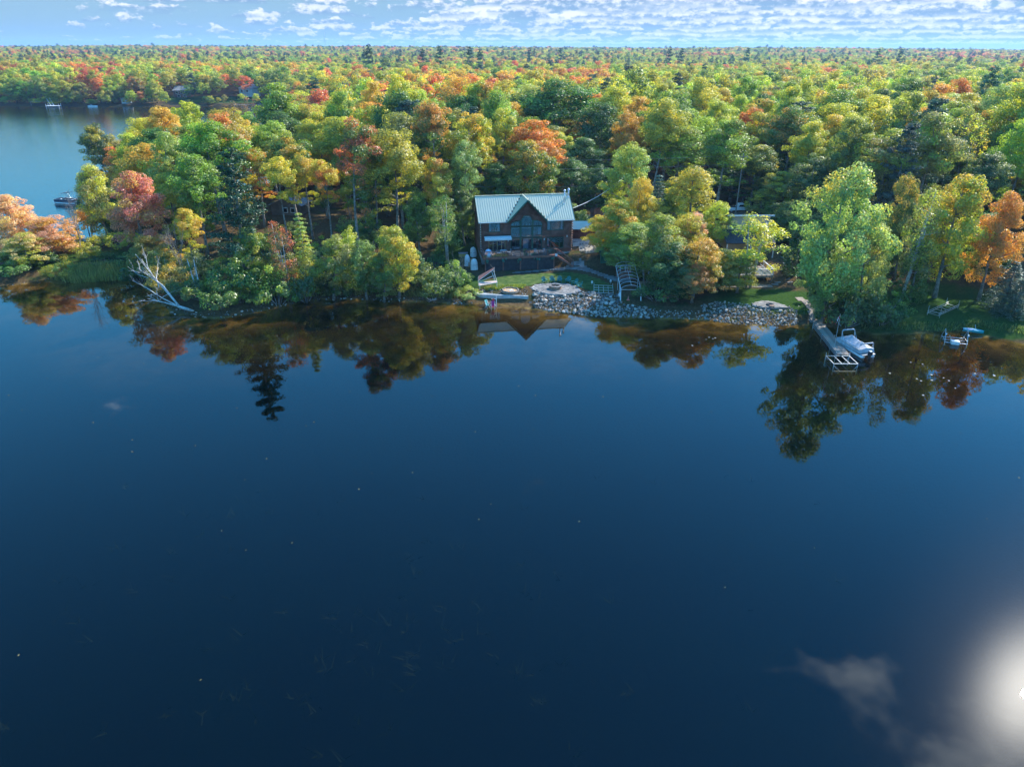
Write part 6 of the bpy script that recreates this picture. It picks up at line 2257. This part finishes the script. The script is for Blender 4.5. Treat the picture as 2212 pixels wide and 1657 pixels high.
def pontoon(name, loc, rz, label, covered, blue=False, sc=1.0):
    o = empty(name, loc, rz, label, 'boat')
    o.scale = (sc, sc, sc)
    Lb, Wb = 6.4, 2.5
    for s in (-1, 1):
        MB().tube([(-Lb / 2, s * .82, .12), (Lb / 2 - .9, s * .82, .12), (Lb / 2 - .2, s * .82, .28), (Lb / 2 + .15, s * .82, .42)], [.31, .31, .2, .05], 12).build('pontoon', M_ALU, o, True)
    MB().box(-Lb / 2, Lb / 2 - .25, -Wb / 2, Wb / 2, .44, .52).build('deck', M_CANVAS, o)
    rail = MB()
    for s in (-1, 1):
        rail.box(-Lb / 2 + .6, Lb / 2 - .5, s * (Wb / 2 - .06) - .02, s * (Wb / 2 - .06) + .02, .53, 1.12)
    rail.box(-Lb / 2 + .6, -Lb / 2 + .64, -Wb / 2 + .09, Wb / 2 - .09, .53, 1.12).box(Lb / 2 - .54, Lb / 2 - .5, -Wb / 2 + .09, Wb / 2 - .09, .53, 1.12)
    rail.build('side_panel', mat_noise('hull_blue', (.02, .035, .07), (.04, .06, .10), 2, .4) if blue else M_CANVAS, o)
    tr_ = MB()
    for s in (-1, 1):
        tr_.box(-Lb / 2 + .6, Lb / 2 - .5, s * (Wb / 2 - .055) - .035, s * (Wb / 2 - .055) + .035, 1.121, 1.16)
    tr_.build('top_rail', M_ALU, o)
    if covered:
        # tent-like mooring cover over two poles
        nx_, ny_ = 29, 13
        vs, fs = [], []
        for i in range(nx_):
            for j in range(ny_):
                x = -Lb / 2 + .35 + (Lb - .8) * i / (nx_ - 1)
                q = -1 + 2 * j / (ny_ - 1)
                ridge = max(0, 1 - abs(x + 1.35) / 1.9) ** 1.1 * .75 + max(0, 1 - abs(x - 1.0) / 1.8) ** 1.1 * .95
                z = 1.16 + ridge * (1 - abs(q)) ** 1.05 + .012 * math.sin(x * 9 + q * 5)
                if abs(q) > .92 or i in (0, nx_ - 1):
                    z = .72
                vs.append((x, q * (Wb / 2 + .03), z))
        for i in range(nx_ - 1):
            for j in range(ny_ - 1):
                a = i * ny_ + j
                fs.append((a, a + ny_, a + ny_ + 1, a + 1))
        MB().add(vs, fs).build('mooring_cover', M_CANVAS, o)
        for x0, nm in ((1.7, 0), (-2.2, 1)):
            zt = 2.55 if nm == 0 else 2.05
            arch = [(x0, -1.12, 1.1), (x0 + .25 - .5 * nm, -1.10, zt - .25), (x0 + .3 - .6 * nm, -.9, zt), (x0 + .3 - .6 * nm, .9, zt), (x0 + .25 - .5 * nm, 1.10, zt - .25), (x0, 1.12, 1.1)]
            MB().tube(arch, .03, 6).build('bimini_bow', M_ALU, o)
            MB().tube(arch[1:-1], .10, 8).build('furled_canopy', M_CANVAS, o, True)
            for s in (-1, 1):
                MB().tube([(x0 - .6, s * 1.12, 1.14), (x0 + .2 - .4 * nm, s * 1.1, zt - .35)], .02, 5).build('strut', M_ALU, o)
    else:
        MB().slab([(-1.6, -1.1, 2.75), (.6, -1.1, 2.6), (.6, 1.1, 2.6), (-1.6, 1.1, 2.75)][::1], .05).build('bimini_top', M_BLACK, o)
        for s in (-1, 1):
            for x, xt in ((-.6, -1.5), (-.4, .5)):
                MB().tube([(x, s * 1.1, 1.1), (xt, s * 1.1, 2.66)], .025, 5).build('bimini_bow', M_ALU, o)
        MB().box(-2.4, -1.6, -1.0, 1.0, .53, 1.0).box(1.2, 2.3, -1.05, -.45, .53, .95).box(1.2, 2.3, .45, 1.05, .53, .95).build('seat', M_WHITE, o)
        MB().box(-.2, .35, .3, .95, .53, 1.35).build('console', M_BLACK, o)
    e = MB().box(-Lb / 2 - .55, -Lb / 2 - .1, -.24, .24, .55, 1.15).box(-Lb / 2 - .42, -Lb / 2 - .2, -.1, .1, -.6, .55).build('outboard_motor', M_BLACK, o)
    MB().box(-Lb / 2 - .50, -Lb / 2 - .15, -.18, .18, 1.151, 1.22).build('cowl', M_WHITE, e)
    MB().box(-Lb / 2 - .1, -Lb / 2 + .5, -1.1, 1.1, .525, .56).build('swim_platform', M_ALU, o)
    return o


pontoon('pontoon_boat', (45.2, 86.9, .08), R(103), 'pontoon boat under a grey tent-like cover moored at the dock', True, sc=.87)
pontoon('pontoon_boat', (-113.2, 182.6, .05), R(168), 'navy and white pontoon boat with dark sunshade on the left bay', False, True)
o = empty('flag_pole', (-104.5, 181.5, .3), 0, 'small red flag on a pole at the bay shore behind the pontoon boat', 'flag')
MB().tube([(0, 0, 0), (0, 0, 4.2)], .03, 6).build('pole', M_ALU, o)
MB().slab([(0, 0, 4.1), (-.55, .1, 4.0), (-.5, .1, 3.5), (0, 0, 3.6)], .02).build('flag_cloth', M_RED, o)
o = empty('bay_dock', (-86.0, 143.6, .35), .0, 'low white edged dock on the bay behind the reeds', 'dock')
for k in range(18):
    MB().box(-4.2 + k * .46, -4.2 + k * .46 + .42, -.75, .75, 0, .06).build('plank', M_PLANK, o)
for s in (-1, 1):
    MB().box(-4.25, 4.1, s * .8 - .04, s * .8 + .04, -.12, .08).build('edge_rail', M_WHITE, o)
    for x in (-4, 0, 3.8):
        MB().tube([(x, s * .75, -1.2), (x, s * .75, -.01)], .05, 6).build('leg', M_ALU, o)
o = empty('covered_boat', (-89.3, 142.0, .1), .15, 'small boat under a blue cover at the bay dock', 'boat')
MB().prism([(-1.9, -.7), (1.2, -.75), (2.1, 0), (1.2, .75), (-1.9, .7)], 'z', 0, .5).build('hull', M_WHITE, o)
MB().slab([(-1.95, -.75, .52), (1.25, -.8, .52), (1.25, 0, .95), (-1.95, 0, .85)], .02).slab([(-1.95, 0, .85), (1.25, 0, .95), (1.25, .8, .52), (-1.95, .75, .52)], .02).build('boat_cover', M_BLUE, o)

# ------------------------------------------------------------------ lift frame in the water, blue boat, frame on the lawn
o = empty('boat_lift', (60.3, 90.2, 0), -.28, 'empty metal boat lift with white flotation tank in the shallows', 'boat lift')
for s in (-1, 1):
    x = s * 1.35
    for y0, y1 in ((-1.1, -.05), (1.1, .05)):
        MB().tube([(x, y0, -.5), (x, (y0 + y1) / 2 * 1.5, .55), (x, y1, 1.7)], .045, 6).build('leg', M_METAL, o)
    MB().tube([(x, -.8, .45), (x, .8, .45)], .035, 6).build('tie_bar', M_METAL, o)
    MB().tube([(x + .05, -.4, 1.1), (x + .18, -.4, 1.1)], .14, 10).build('winch', M_METAL, o)
for y, z in ((-1.1, .18), (1.1, .18), (.2, .12)):
    MB().tube([(-1.35, y, z), (1.35, y, z)], .05, 6).build('crossbar', M_METAL, o)
for k in range(2):
    for j in range(2):
        MB().box(-.65 + j * .5, -.18 + j * .5, -1.45 + k * .42, -1.08 + k * .42, .05, .52).build('tank', M_WHITE, o)
MB().bar((-.5, -.6, .30), (-.4, .9, .55), .14, .06).build('board', M_TAN, o)
o = empty('dock_section', (63.3, 99.0, gz(63.3, 99.0)), R(38), 'long grey metal dock frame lying on the right lawn', 'dock frame')
for s in (-1, 1):
    for z in (.32, .62):
        MB().bar((-3.4, s * .75, z), (3.4, s * .75, z), .06, .06).build('rail', M_METAL, o)
    for k in range(10):
        x = -3.2 + k * .7
        MB().bar((x, s * .75, .32), (x + .35, s * .75, .62), .03, .03).build('truss_bar', M_METAL, o)
    for x in (-3.0, 2.9):
        MB().tube([(x, s * .85, -.05), (x, s * .85, 1.35)], .035, 6).build('leg', M_METAL, o)
for k in range(6):
    MB().bar((-3.2 + k * 1.28, -.75, .32), (-3.2 + k * 1.28, .75, .32), .05, .05).build('crossbar', M_METAL, o)
MB().bar((-.9, -.75, .6), (.6, .75, .6), .05, .05).bar((-3, .75, .36), (-1.5, -.75, .36), .05, .05).build('brace', M_METAL, o)
o = empty('dinghy', (64.7, 93.4, .15), R(-22), 'turquoise sailing dinghy pulled up on the right shore', 'boat')
sec = [(-1.7, .42, .42), (-1.0, .60, .50), (0, .66, .52), (.9, .50, .50), (1.5, .22, .46), (1.85, .03, .44)]
vs, fs = [], []
for (x, w_, h_) in sec:
    for (q, zz) in ((-1, 1), (-.85, .35), (-.4, .02), (0, -.02), (.4, .02), (.85, .35), (1, 1)):
        vs.append((x, q * w_, zz * h_))
for i in range(len(sec) - 1):
    for j in range(6):
        a = i * 7 + j
        fs.append((a, a + 1, a + 8, a + 7))
fs.append(tuple(range(7))[::-1])
o.scale = (.72, .78, .8)
MB().add(vs, fs).build('hull', M_CYAN, o, True)
MB().prism([(x, -w_) for (x, w_, h_) in sec] + [(x, w_) for (x, w_, h_) in sec[::-1]], 'z', .47, .50).build('deck', M_CYAN, o)
MB().tube([(.45, 0, .5), (.15, .25, 1.35)], .035, 6).build('mast_stub', M_METAL, o)
MB().box(-1.95, -1.7, -.05, .05, .1, .55).build('rudder', M_BLACK, o)
MB().box(-.9, .1, -.32, .32, .502, .53).build('cockpit', M_BLUE, o)

# ------------------------------------------------------------------ far-off buildings and docks
o = empty('wood_cottage', (-47.3, 153.0, 3.6), -.12, 'brown cottage with two white framed windows among the slim trunks', 'cottage')
M_BRSID = mat_noise('brown_siding', (.11, .085, .065), (.17, .135, .105), 1, .8)
MB().box(-3.2, 3.2, -2.6, 2.6, 0, 2.6).build('walls', M_BRSID, o)
MB().prism([(-3.2, 2.6), (3.2, 2.6), (0, 4.0)], 'y', -2.6, 2.6).build('gable', M_BRSID, o)
for s in (-1, 1):
    MB().slab([(0, -3.0, 4.12), (s * 3.7, -3.0, 2.5), (s * 3.7, 3.0, 2.5), (0, 3.0, 4.12)][::s], .08).build('roof_slope', M_ROOFGREY, o)
for x in (-.2, 1.5):
    w = MB().box(x - .55, x + .55, -2.66, -2.605, .95, 2.0).build('window', M_WHITE, o)
    MB().box(x - .44, x + .44, -2.68, -2.662, 1.06, 1.89).build('pane', M_GLASSDARK, w)


def far_house(x, y, z, w, d, h, rh, label, wall, roofm, rz, wins, gable_front=False):
    o = empty('lake_house', (x, y, z), rz, label, 'house')
    MB().box(-w / 2, w / 2, 0, d, 0, h).build('walls', wall, o)
    if gable_front:
        MB().prism([(-w / 2, h), (w / 2, h), (0, h + rh)], 'y', 0, d).build('gable', wall, o)
        for s in (-1, 1):
            MB().slab([(0, -.5, h + rh + .08), (s * (w / 2 + .5), -.5, h - .22), (s * (w / 2 + .5), d + .5, h - .22), (0, d + .5, h + rh + .08)][::s], .12).build('roof_slope', roofm, o)
    else:
        MB().slab([(-w / 2 - .5, -.5, h - .1), (w / 2 + .5, -.5, h - .1), (w / 2 - 1, d / 2, h + rh), (-w / 2 + 1, d / 2, h + rh)], .12).build('roof_slope', roofm, o)
        MB().slab([(w / 2 + .5, d + .5, h - .1), (-w / 2 - .5, d + .5, h - .1), (-w / 2 + 1, d / 2, h + rh), (w / 2 - 1, d / 2, h + rh)], .12).build('roof_slope', roofm, o)
        for s in (-1, 1):
            MB().slab([(s * (w / 2 + .5), -.5 if s > 0 else d + .5, h - .1), (s * (w / 2 + .5), d + .5 if s > 0 else -.5, h - .1), (s * (w / 2 - 1), d / 2, h + rh)], .1).build('roof_hip', roofm, o)
    for (wx, wz, ww, wh) in wins:
        q = MB().box(wx - ww / 2, wx + ww / 2, -.08, -.01, wz, wz + wh).build('window', M_WHITE, o)
        MB().box(wx - ww / 2 + .12, wx + ww / 2 - .12, -.1, -.082, wz + .12, wz + wh - .12).build('pane', M_GLASSDARK, q)
    return o


far_house(-234.5, 541, 3.6, 11, 8, 4.8, 2.7, 'grey roofed red brick house on the far shore of the bay', mat_noise('red_brick', (.22, .09, .07), (.30, .14, .11), 1, .8), M_ROOFGREY, .1, [(-3, 2.6, 2, 1.5), (0, 2.6, 1.6, 1.5), (3, 2.6, 2, 1.5), (-2, .3, 2, 1.8), (2, .3, 2, 1.8)])
far_house(-191.5, 548, 4.0, 11, 9, 5.5, 2.8, 'white sided house with grey roof on the far shore', M_CONC, M_ROOFGREY, -.35, [(-3, 3, 1.6, 1.4), (1.5, 3, 2.2, 1.4)])
far_house(-167.5, 540, 4.0, 9, 9, 5.6, 3.8, 'grey gabled house at the right end of the far shore', mat_noise('pale_siding', (.42, .42, .42), (.55, .55, .54), 1, .8), M_ROOFGREY, -.2, [(0, 4.8, 2.2, 1.8), (-2.2, 1, 1.8, 1.8), (2.0, 1, 1.8, 1.8)], True)
far_house(-330, 545, 3.5, 8, 7, 3.4, 2.2, 'small dark roofed cabin among trees at the far left shore', M_BRSID, M_ROOFDARK, .15, [(-1.5, 1.2, 1.4, 1.3), (1.6, 1.2, 1.4, 1.3)])
far_house(-262, 515, 1.2, 5.5, 3.5, 3.0, .9, 'little white boathouse at the water of the far shore', M_WHITE, M_ROOFGREY, .05, [(-1.2, .9, 1.2, 1.4), (1.2, .9, 1.2, 1.4)])
# far docks
o = empty('swim_platform', (-304, 502.5, .0), .2, 'white swim platform with a long slide ramp on the far shore', 'swim platform')
MB().box(-4, 4, -2.2, 2.2, .5, .75).build('platform', M_WHITE, o)
for x in (-3.8, 3.8):
    for y in (-2, 2):
        MB().tube([(x, y, -1.5), (x, y, 1.9)], .15, 6).build('post', M_WHITE, o)
for s in (-1, 1):
    MB().bar((-1.0 + s * 1.0, 1.0, .9), (-6.5 + s * 1.0, 11, 5.4), .28, .28).build('ramp_rail', M_WHITE, o)
for k in range(9):
    q = k / 8
    MB().bar((-2.0 - 5.5 * q, 1 + 10 * q, .9 + 4.5 * q), (0 - 5.5 * q, 1 + 10 * q, .9 + 4.5 * q), .2, .1).build('rung', M_WHITE, o)
o = frame_grid('dock_section', 'white metal dock frames stacked on the far shore by the slide ramp', (-322, 508, .6), .3, 4, 2, 10, 5, 2.2, mat=M_WHITE)
o = empty('fishing_boat', (-279.5, 505.0, .0), .05, 'small white fishing boat at a stub dock on the far shore', 'boat')
MB().prism([(-2.8, -1.0), (1.8, -1.05), (3.2, 0), (1.8, 1.05), (-2.8, 1.0)], 'z', 0, .7).build('hull', M_WHITE, o)
MB().box(-1.2, -.6, -.9, .9, .701, 1.3).build('seat', M_CANVAS, o)
MB().box(-3.2, -2.82, -.25, .25, .2, 1.5).build('outboard_motor', M_BLACK, o)
o = empty('lake_dock', (-182, 518, .5), .1, 'grey dock with dark boats at the right end of the far shore', 'dock')
for k in range(14):
    MB().box(-8 + k * 1.15, -8 + k * 1.15 + 1.08, -1.0, 1.0, 0, .12).build('plank', M_PLANK, o)
for x in (-7.5, 0, 7.5):
    for y in (-.9, .9):
        MB().tube([(x, y, -1.5), (x, y, -.01)], .12, 6).build('leg', M_METAL, o)
for k, (x, y) in enumerate(((-171, 521.5), (-163, 524))):
    pontoon('pontoon_boat', (x, y, 0), .3 + k, ['dark pontoon boat left of the far grey dock end', 'dark pontoon boat at the rightmost end of the far shore'][k], False, True, 1.2)

# ------------------------------------------------------------------ utility poles and wires
def upole(x, y, h, label):
    o = empty('utility_pole', (x, y, gz(x, y)), 0, label, 'utility pole', 'utility poles along the lane')
    MB().tube([(0, 0, 0), (.02, .0, h)], [.15, .10], 8).build('pole', M_PLANK, o)
    MB().box(-.9, .9, -.06, .06, h - .55, h - .42).build('crossarm', M_PLANK, o)
    for x_ in (-.8, 0, .8):
        MB().lathe([(.05, 0), (.06, .08), (.02, .16)], (x_, 0, h - .42 if x_ else h), 8).build('insulator', M_WHITE, o)
    return o


upole(47.1, 151.0, 12.5, 'wooden utility pole in front of the white pickup truck')
upole(-22.0, 143.5, 12.5, 'wooden utility pole among the trees left of the house')
M_WIRE = mat_noise('wire', (.16, .16, .16), (.24, .24, .24), 2, .6)
def sag(a, b, s, n=15):
    return [(a[0] + (b[0] - a[0]) * i / n, a[1] + (b[1] - a[1]) * i / n, a[2] + (b[2] - a[2]) * i / n - s * 4 * (i / n) * (1 - i / n)) for i in range(n + 1)]
for k, (dz2, dyy, lab) in enumerate(((12.3, 0, 'topmost overhead wire crossing the dark trees behind the house'), (10.6, .0, 'middle overhead wire crossing behind the house roof'), (7.2, .0, 'lowest overhead wire crossing just above the house roof'))):
    w = MB().tube(sag((47.1, 151.0, gz(47.1, 151) + dz2), (-22, 143.5, gz(-22, 143.5) + dz2), .6), .022, 4).build('overhead_wire', M_WIRE)
    tag(w, lab, 'wire', 'overhead wires')
w = MB().tube(sag(hw(15.95, 5.0, 10.6), (24.5, 148.6, 14.2), 1.0), .035, 5).build('service_cable', M_WHITE)
tag(w, 'thick pale service cable sagging from the roof end of the log house', 'cable')
for x, y, h, lab in ((-860, 3600, 78, 'left of the two thin radio masts on the skyline'), (-440, 3500, 84, 'right of the two thin radio masts on the skyline')):
    o = empty('radio_mast', (x, y, gz(x, y)), 0, lab, 'mast')
    for k in range(3):
        a = k * 2.094
        MB().tube([(1.0 * math.cos(a), 1.0 * math.sin(a), 0), (.8 * math.cos(a), .8 * math.sin(a), h)], .28, 4).build('mast_leg', M_METAL, o)
    for k in range(12):
        z = h * (k + 1) / 12.5
        MB().tube([(math.cos(a), math.sin(a), z) for a in (0, 2.094, 4.188, 6.282)], .2, 4).build('lattice_ring', M_METAL, o)

# ------------------------------------------------------------------ fallen tree, reeds, lily pads, weeds
o = empty('fallen_tree', (-50.0, 101.2, .8), 0, 'bleached white fallen tree leaning over the water at the left point', 'fallen tree')
rg = np.random.default_rng(44)
mbt = MB()
def branch(p, q, r0, r1, lev):
    p, q = Vector(p), Vector(q)
    m1 = p.lerp(q, .5) + Vector(rg.normal(size=3) * .05 * (q - p).length)
    mbt.tube([p, m1, q], [r0, (r0 + r1) / 2, r1], 6, cap=False)
    if lev < 2:
        for k in range(4 if lev == 0 else 3):
            s = .35 + .6 * rg.random()
            b = p.lerp(q, s)
            d = (q - p).normalized() + Vector(rg.normal(size=3) * .38)
            branch(b, b + d.normalized() * (q - p).length * (.25 + .2 * rg.random()), r1 * 1.1 + (r0 - r1) * (1 - s) * .6, .012, lev + 1)
for q, r in (((-8.2, 6.0, 4.2), .17), ((-7.0, 3.8, 2.2), .13), ((-5.4, 1.6, .7), .11), ((-8.8, 7.4, 6.0), .12)):
    branch((0, 0, 0), q, r, .03, 0)
mbt.build('limbs', M_BIRCH, o, True)
MB().tube([(-.3, .2, 0), (1.4, -.6, -.2), (2.4, -.6, -.5)], [.2, .24, .12], 8).build('trunk', M_BIRCH, o, True)
o = empty('leaning_birch', (-47.5, 103.3, .9), 0, 'pair of pale birch stems rising behind the fallen tree', 'tree')
for k, (dx_, dy_) in enumerate(((-1.2, .6), (-.4, .3))):
    MB().tube([(k * .35, 0, 0), (dx_ * .5 + k * .3, dy_ * .5, 2.5), (dx_ + k * .3, dy_, 6.5)], [.14, .11, .05], 7).build('stem', M_BIRCH, o, True)
o = empty('driftwood', (-12.6, 105.9, .25), .3, 'pinkish tangle of driftwood roots on the shore left of the house', 'driftwood')
mbt = MB()
for k in range(16):
    a = rg.random() * 6.28
    e = Vector((math.cos(a) * .9, math.sin(a) * .5, .2 + .6 * rg.random()))
    mbt.tube([(0, 0, .1), e * .5 + Vector(rg.normal(size=3) * .1), e], [.07, .05, .015], 5, cap=False)
mbt.build('roots', mat_noise('driftwood_grey', (.34, .26, .24), (.52, .42, .39), 3, .9), o)

def blades(name, label, pts, hmin, hmax, w, c1, c2, seed, lean=.25, kind='stuff'):
    rg = np.random.default_rng(seed)
    n = len(pts)
    P = np.array([(x, y, z) for x, y, z in pts])
    h = hmin + (hmax - hmin) * rg.random(n)
    a = rg.random(n) * 6.28
    tip = P + np.stack([np.cos(a) * lean * h, np.sin(a) * lean * h, h], 1)
    b = rg.random(n) * 3.14
    sd2 = np.stack([np.cos(b) * w, np.sin(b) * w, np.zeros(n)], 1)
    midp = P * .45 + tip * .55 + np.array([0, 0, 1])[None] * (h * .08)[:, None]
    V = np.stack([P - sd2, P + sd2, midp + sd2 * .7, midp - sd2 * .7, tip + sd2 * .1, tip - sd2 * .1], 1).reshape(-1, 3)
    i0 = np.arange(n) * 6
    F = np.concatenate([np.stack([i0, i0 + 1, i0 + 2, i0 + 3], 1), np.stack([i0 + 3, i0 + 2, i0 + 4, i0 + 5], 1)])
    A = np.repeat(np.stack([rg.random(n), rg.random(n), np.clip(h / hmax, 0, 1), np.ones(n)], 1), 6, 0)
    me = mesh_np(name, V, F, A)
    o = link(name, me, M_LEAF if name != 'water_weed' else mat_noise('weed', (.005, .009, .005), (.009, .014, .007), 2, 1.0, spec=0))
    o['tint'], o['accent'], o['amount'] = list(c1), list(c2), .5
    return tag(o, label, kind=kind)


def along(n, seed, poly, zoff=0.0):
    rg = np.random.default_rng(seed)
    P = np.array(poly)
    lo, hi = P.min(0), P.max(0)
    q = lo + rg.random((n * 4, 2)) * (hi - lo)
    q = q[poly_sd(q[:, 0], q[:, 1], poly) < 0][:n]
    z = ground_z(q[:, 0], q[:, 1]) + zoff
    return [(a, b, c) for (a, b), c in zip(q, z)]


blades('reed_bed', 'yellow green reeds and rushes lining the inlet on the left', along(2600, 1, [(-79, 117), (-74, 115), (-69, 116.2), (-65.5, 117.6), (-65, 121), (-72, 121), (-79, 120)]), .8, 1.8, .035, (.20, .24, .05), (.38, .30, .10), 5)
blades('shore_grass', 'rough grass along the bank left of the house', along(2600, 2, [(-32, 107.6), (-26, 108.4), (-14, 107.2), (-8, 106.4), (-7, 108.6), (-16, 110), (-30, 110.5)]), .3, .9, .04, (.12, .18, .04), (.26, .24, .07), 6, .4)
blades('shore_grass', 'rough grass at the edge of the retaining wall and lawn', along(900, 3, [(-4.4, 108.9), (1.8, 108.9), (2.3, 110.4), (-4.4, 109.9)]), .2, .55, .035, (.10, .20, .03), (.30, .30, .05), 7, .4)
blades('shore_grass', 'rough grass along the right shore by the lift frame', along(1500, 4, [(49, 93.6), (58, 93.8), (66, 94.2), (72, 90), (73, 92), (66, 96), (50, 95.4)]), .15, .5, .04, (.06, .13, .03), (.16, .18, .05), 8, .4)

rg = np.random.default_rng(71)
spots = [(46.5, 79.6), (49.0, 78.0), (50.6, 77.6), (51.4, 79.2), (52.4, 78.3), (52.6, 77.5), (49.2, 77.4), (52.2, 75.4), (57.0, 79.6), (59.0, 79.0), (50.8, 83.0), (52.0, 82.4), (64.5, 79.4), (66, 78.2), (26.6, 90.6), (27.2, 91.4), (27.6, 90.9), (28.0, 91.2), (24.2, 88.4), (47.4, 73.5)]
cnt = {}
for k, (x, y) in enumerate(sorted(spots, key=lambda q: q[0] / q[1])):
    px, py, _ = project(x, y, 0)
    where = 'by the mirrored orange maple' if x < 40 else ('right of the moored pontoon boat' if x < 55 else 'near the empty boat lift')
    cnt[where] = cnt.get(where, 0) + 1
    lp = empty('lily_leaf', (x, y, .012), rg.random() * 6, 'pale floating lily leaf %s, %s from the left' % (where, ORD[cnt[where] - 1]), 'lily leaf', 'floating lily leaves ' + where)
    a0 = rg.random()
    r_ = .09 + .08 * rg.random()
    MB().prism([(r_ * math.cos(q) * (1 + .15 * math.sin(3 * q)), r_ * .8 * math.sin(q)) for q in np.linspace(.3, 6.0, 11)] + [(0, 0)], 'z', 0, .012).build('pad', mat_noise('lily_pad', (.20, .20, .12), (.36, .34, .24), 8, .3, spec=.8) if k == 0 else bpy.data.materials['lily_pad'], lp)

# weeds under the surface
rg = np.random.default_rng(72)
pts = []
for k in range(110):
    cx, cy = -40 + 70 * rg.random(), 26 + 34 * rg.random()
    if rg.random() < .5:
        cx, cy = -22 + 24 * rg.random(), 28 + 14 * rg.random()
    for j in range(rg.integers(3, 9)):
        pts.append((cx + rg.normal() * .25, cy + rg.normal() * .18, -1.9))
blades('water_weed', 'brown water weed showing through the dark water', pts, .25, .6, .05, (.022, .019, .009), (.018, .018, .008), 11, 1.6)

# a few fallen leaves drifting on the lake
rg = np.random.default_rng(81)
n = 130
P = np.stack([-60 + 140 * rg.random(n), 30 + 72 * rg.random(n) ** .6], 1)
P = P[poly_sd(P[:, 0], P[:, 1], LAKE) < -.6]
V, F = [], []
for x, y in P:
    a, r_ = rg.random() * 6.28, .05 + .07 * rg.random()
    k = len(V)
    V += [(x + r_ * math.cos(a + q) * w_, y + r_ * math.sin(a + q) * w_, .008 + .006 * rg.random()) for q, w_ in ((0, 1), (1.57, .6), (3.14, 1), (4.71, .6))]
    F.append((k, k + 1, k + 2, k + 3))
fl = link('floating_leaves', mesh_np('floating_leaves', V, F), mat_noise('fallen_leaf', (.16, .12, .04), (.26, .21, .10), .05, .8, spec=.1))
tag(fl, 'scattered fallen leaves drifting on the lake', kind='stuff')

# ------------------------------------------------------------------ haze: one closed box of thin air round everything
hz = MB().box(-9500, 9500, -1600, 14500, -12, 125).build('haze', None)
m, t, out = new_mat('haze_air')
pv = t.new('ShaderNodeVolumePrincipled')
pv.inputs['Color'].default_value = (.38, .64, 1.0, 1)
pv.inputs['Density'].default_value = .00010
pv.inputs['Anisotropy'].default_value = .2
t.l.new(pv.outputs[0], out.inputs['Volume'])
hz.data.materials.append(m)
tag(hz, 'thin blue haze over the land', kind='stuff')
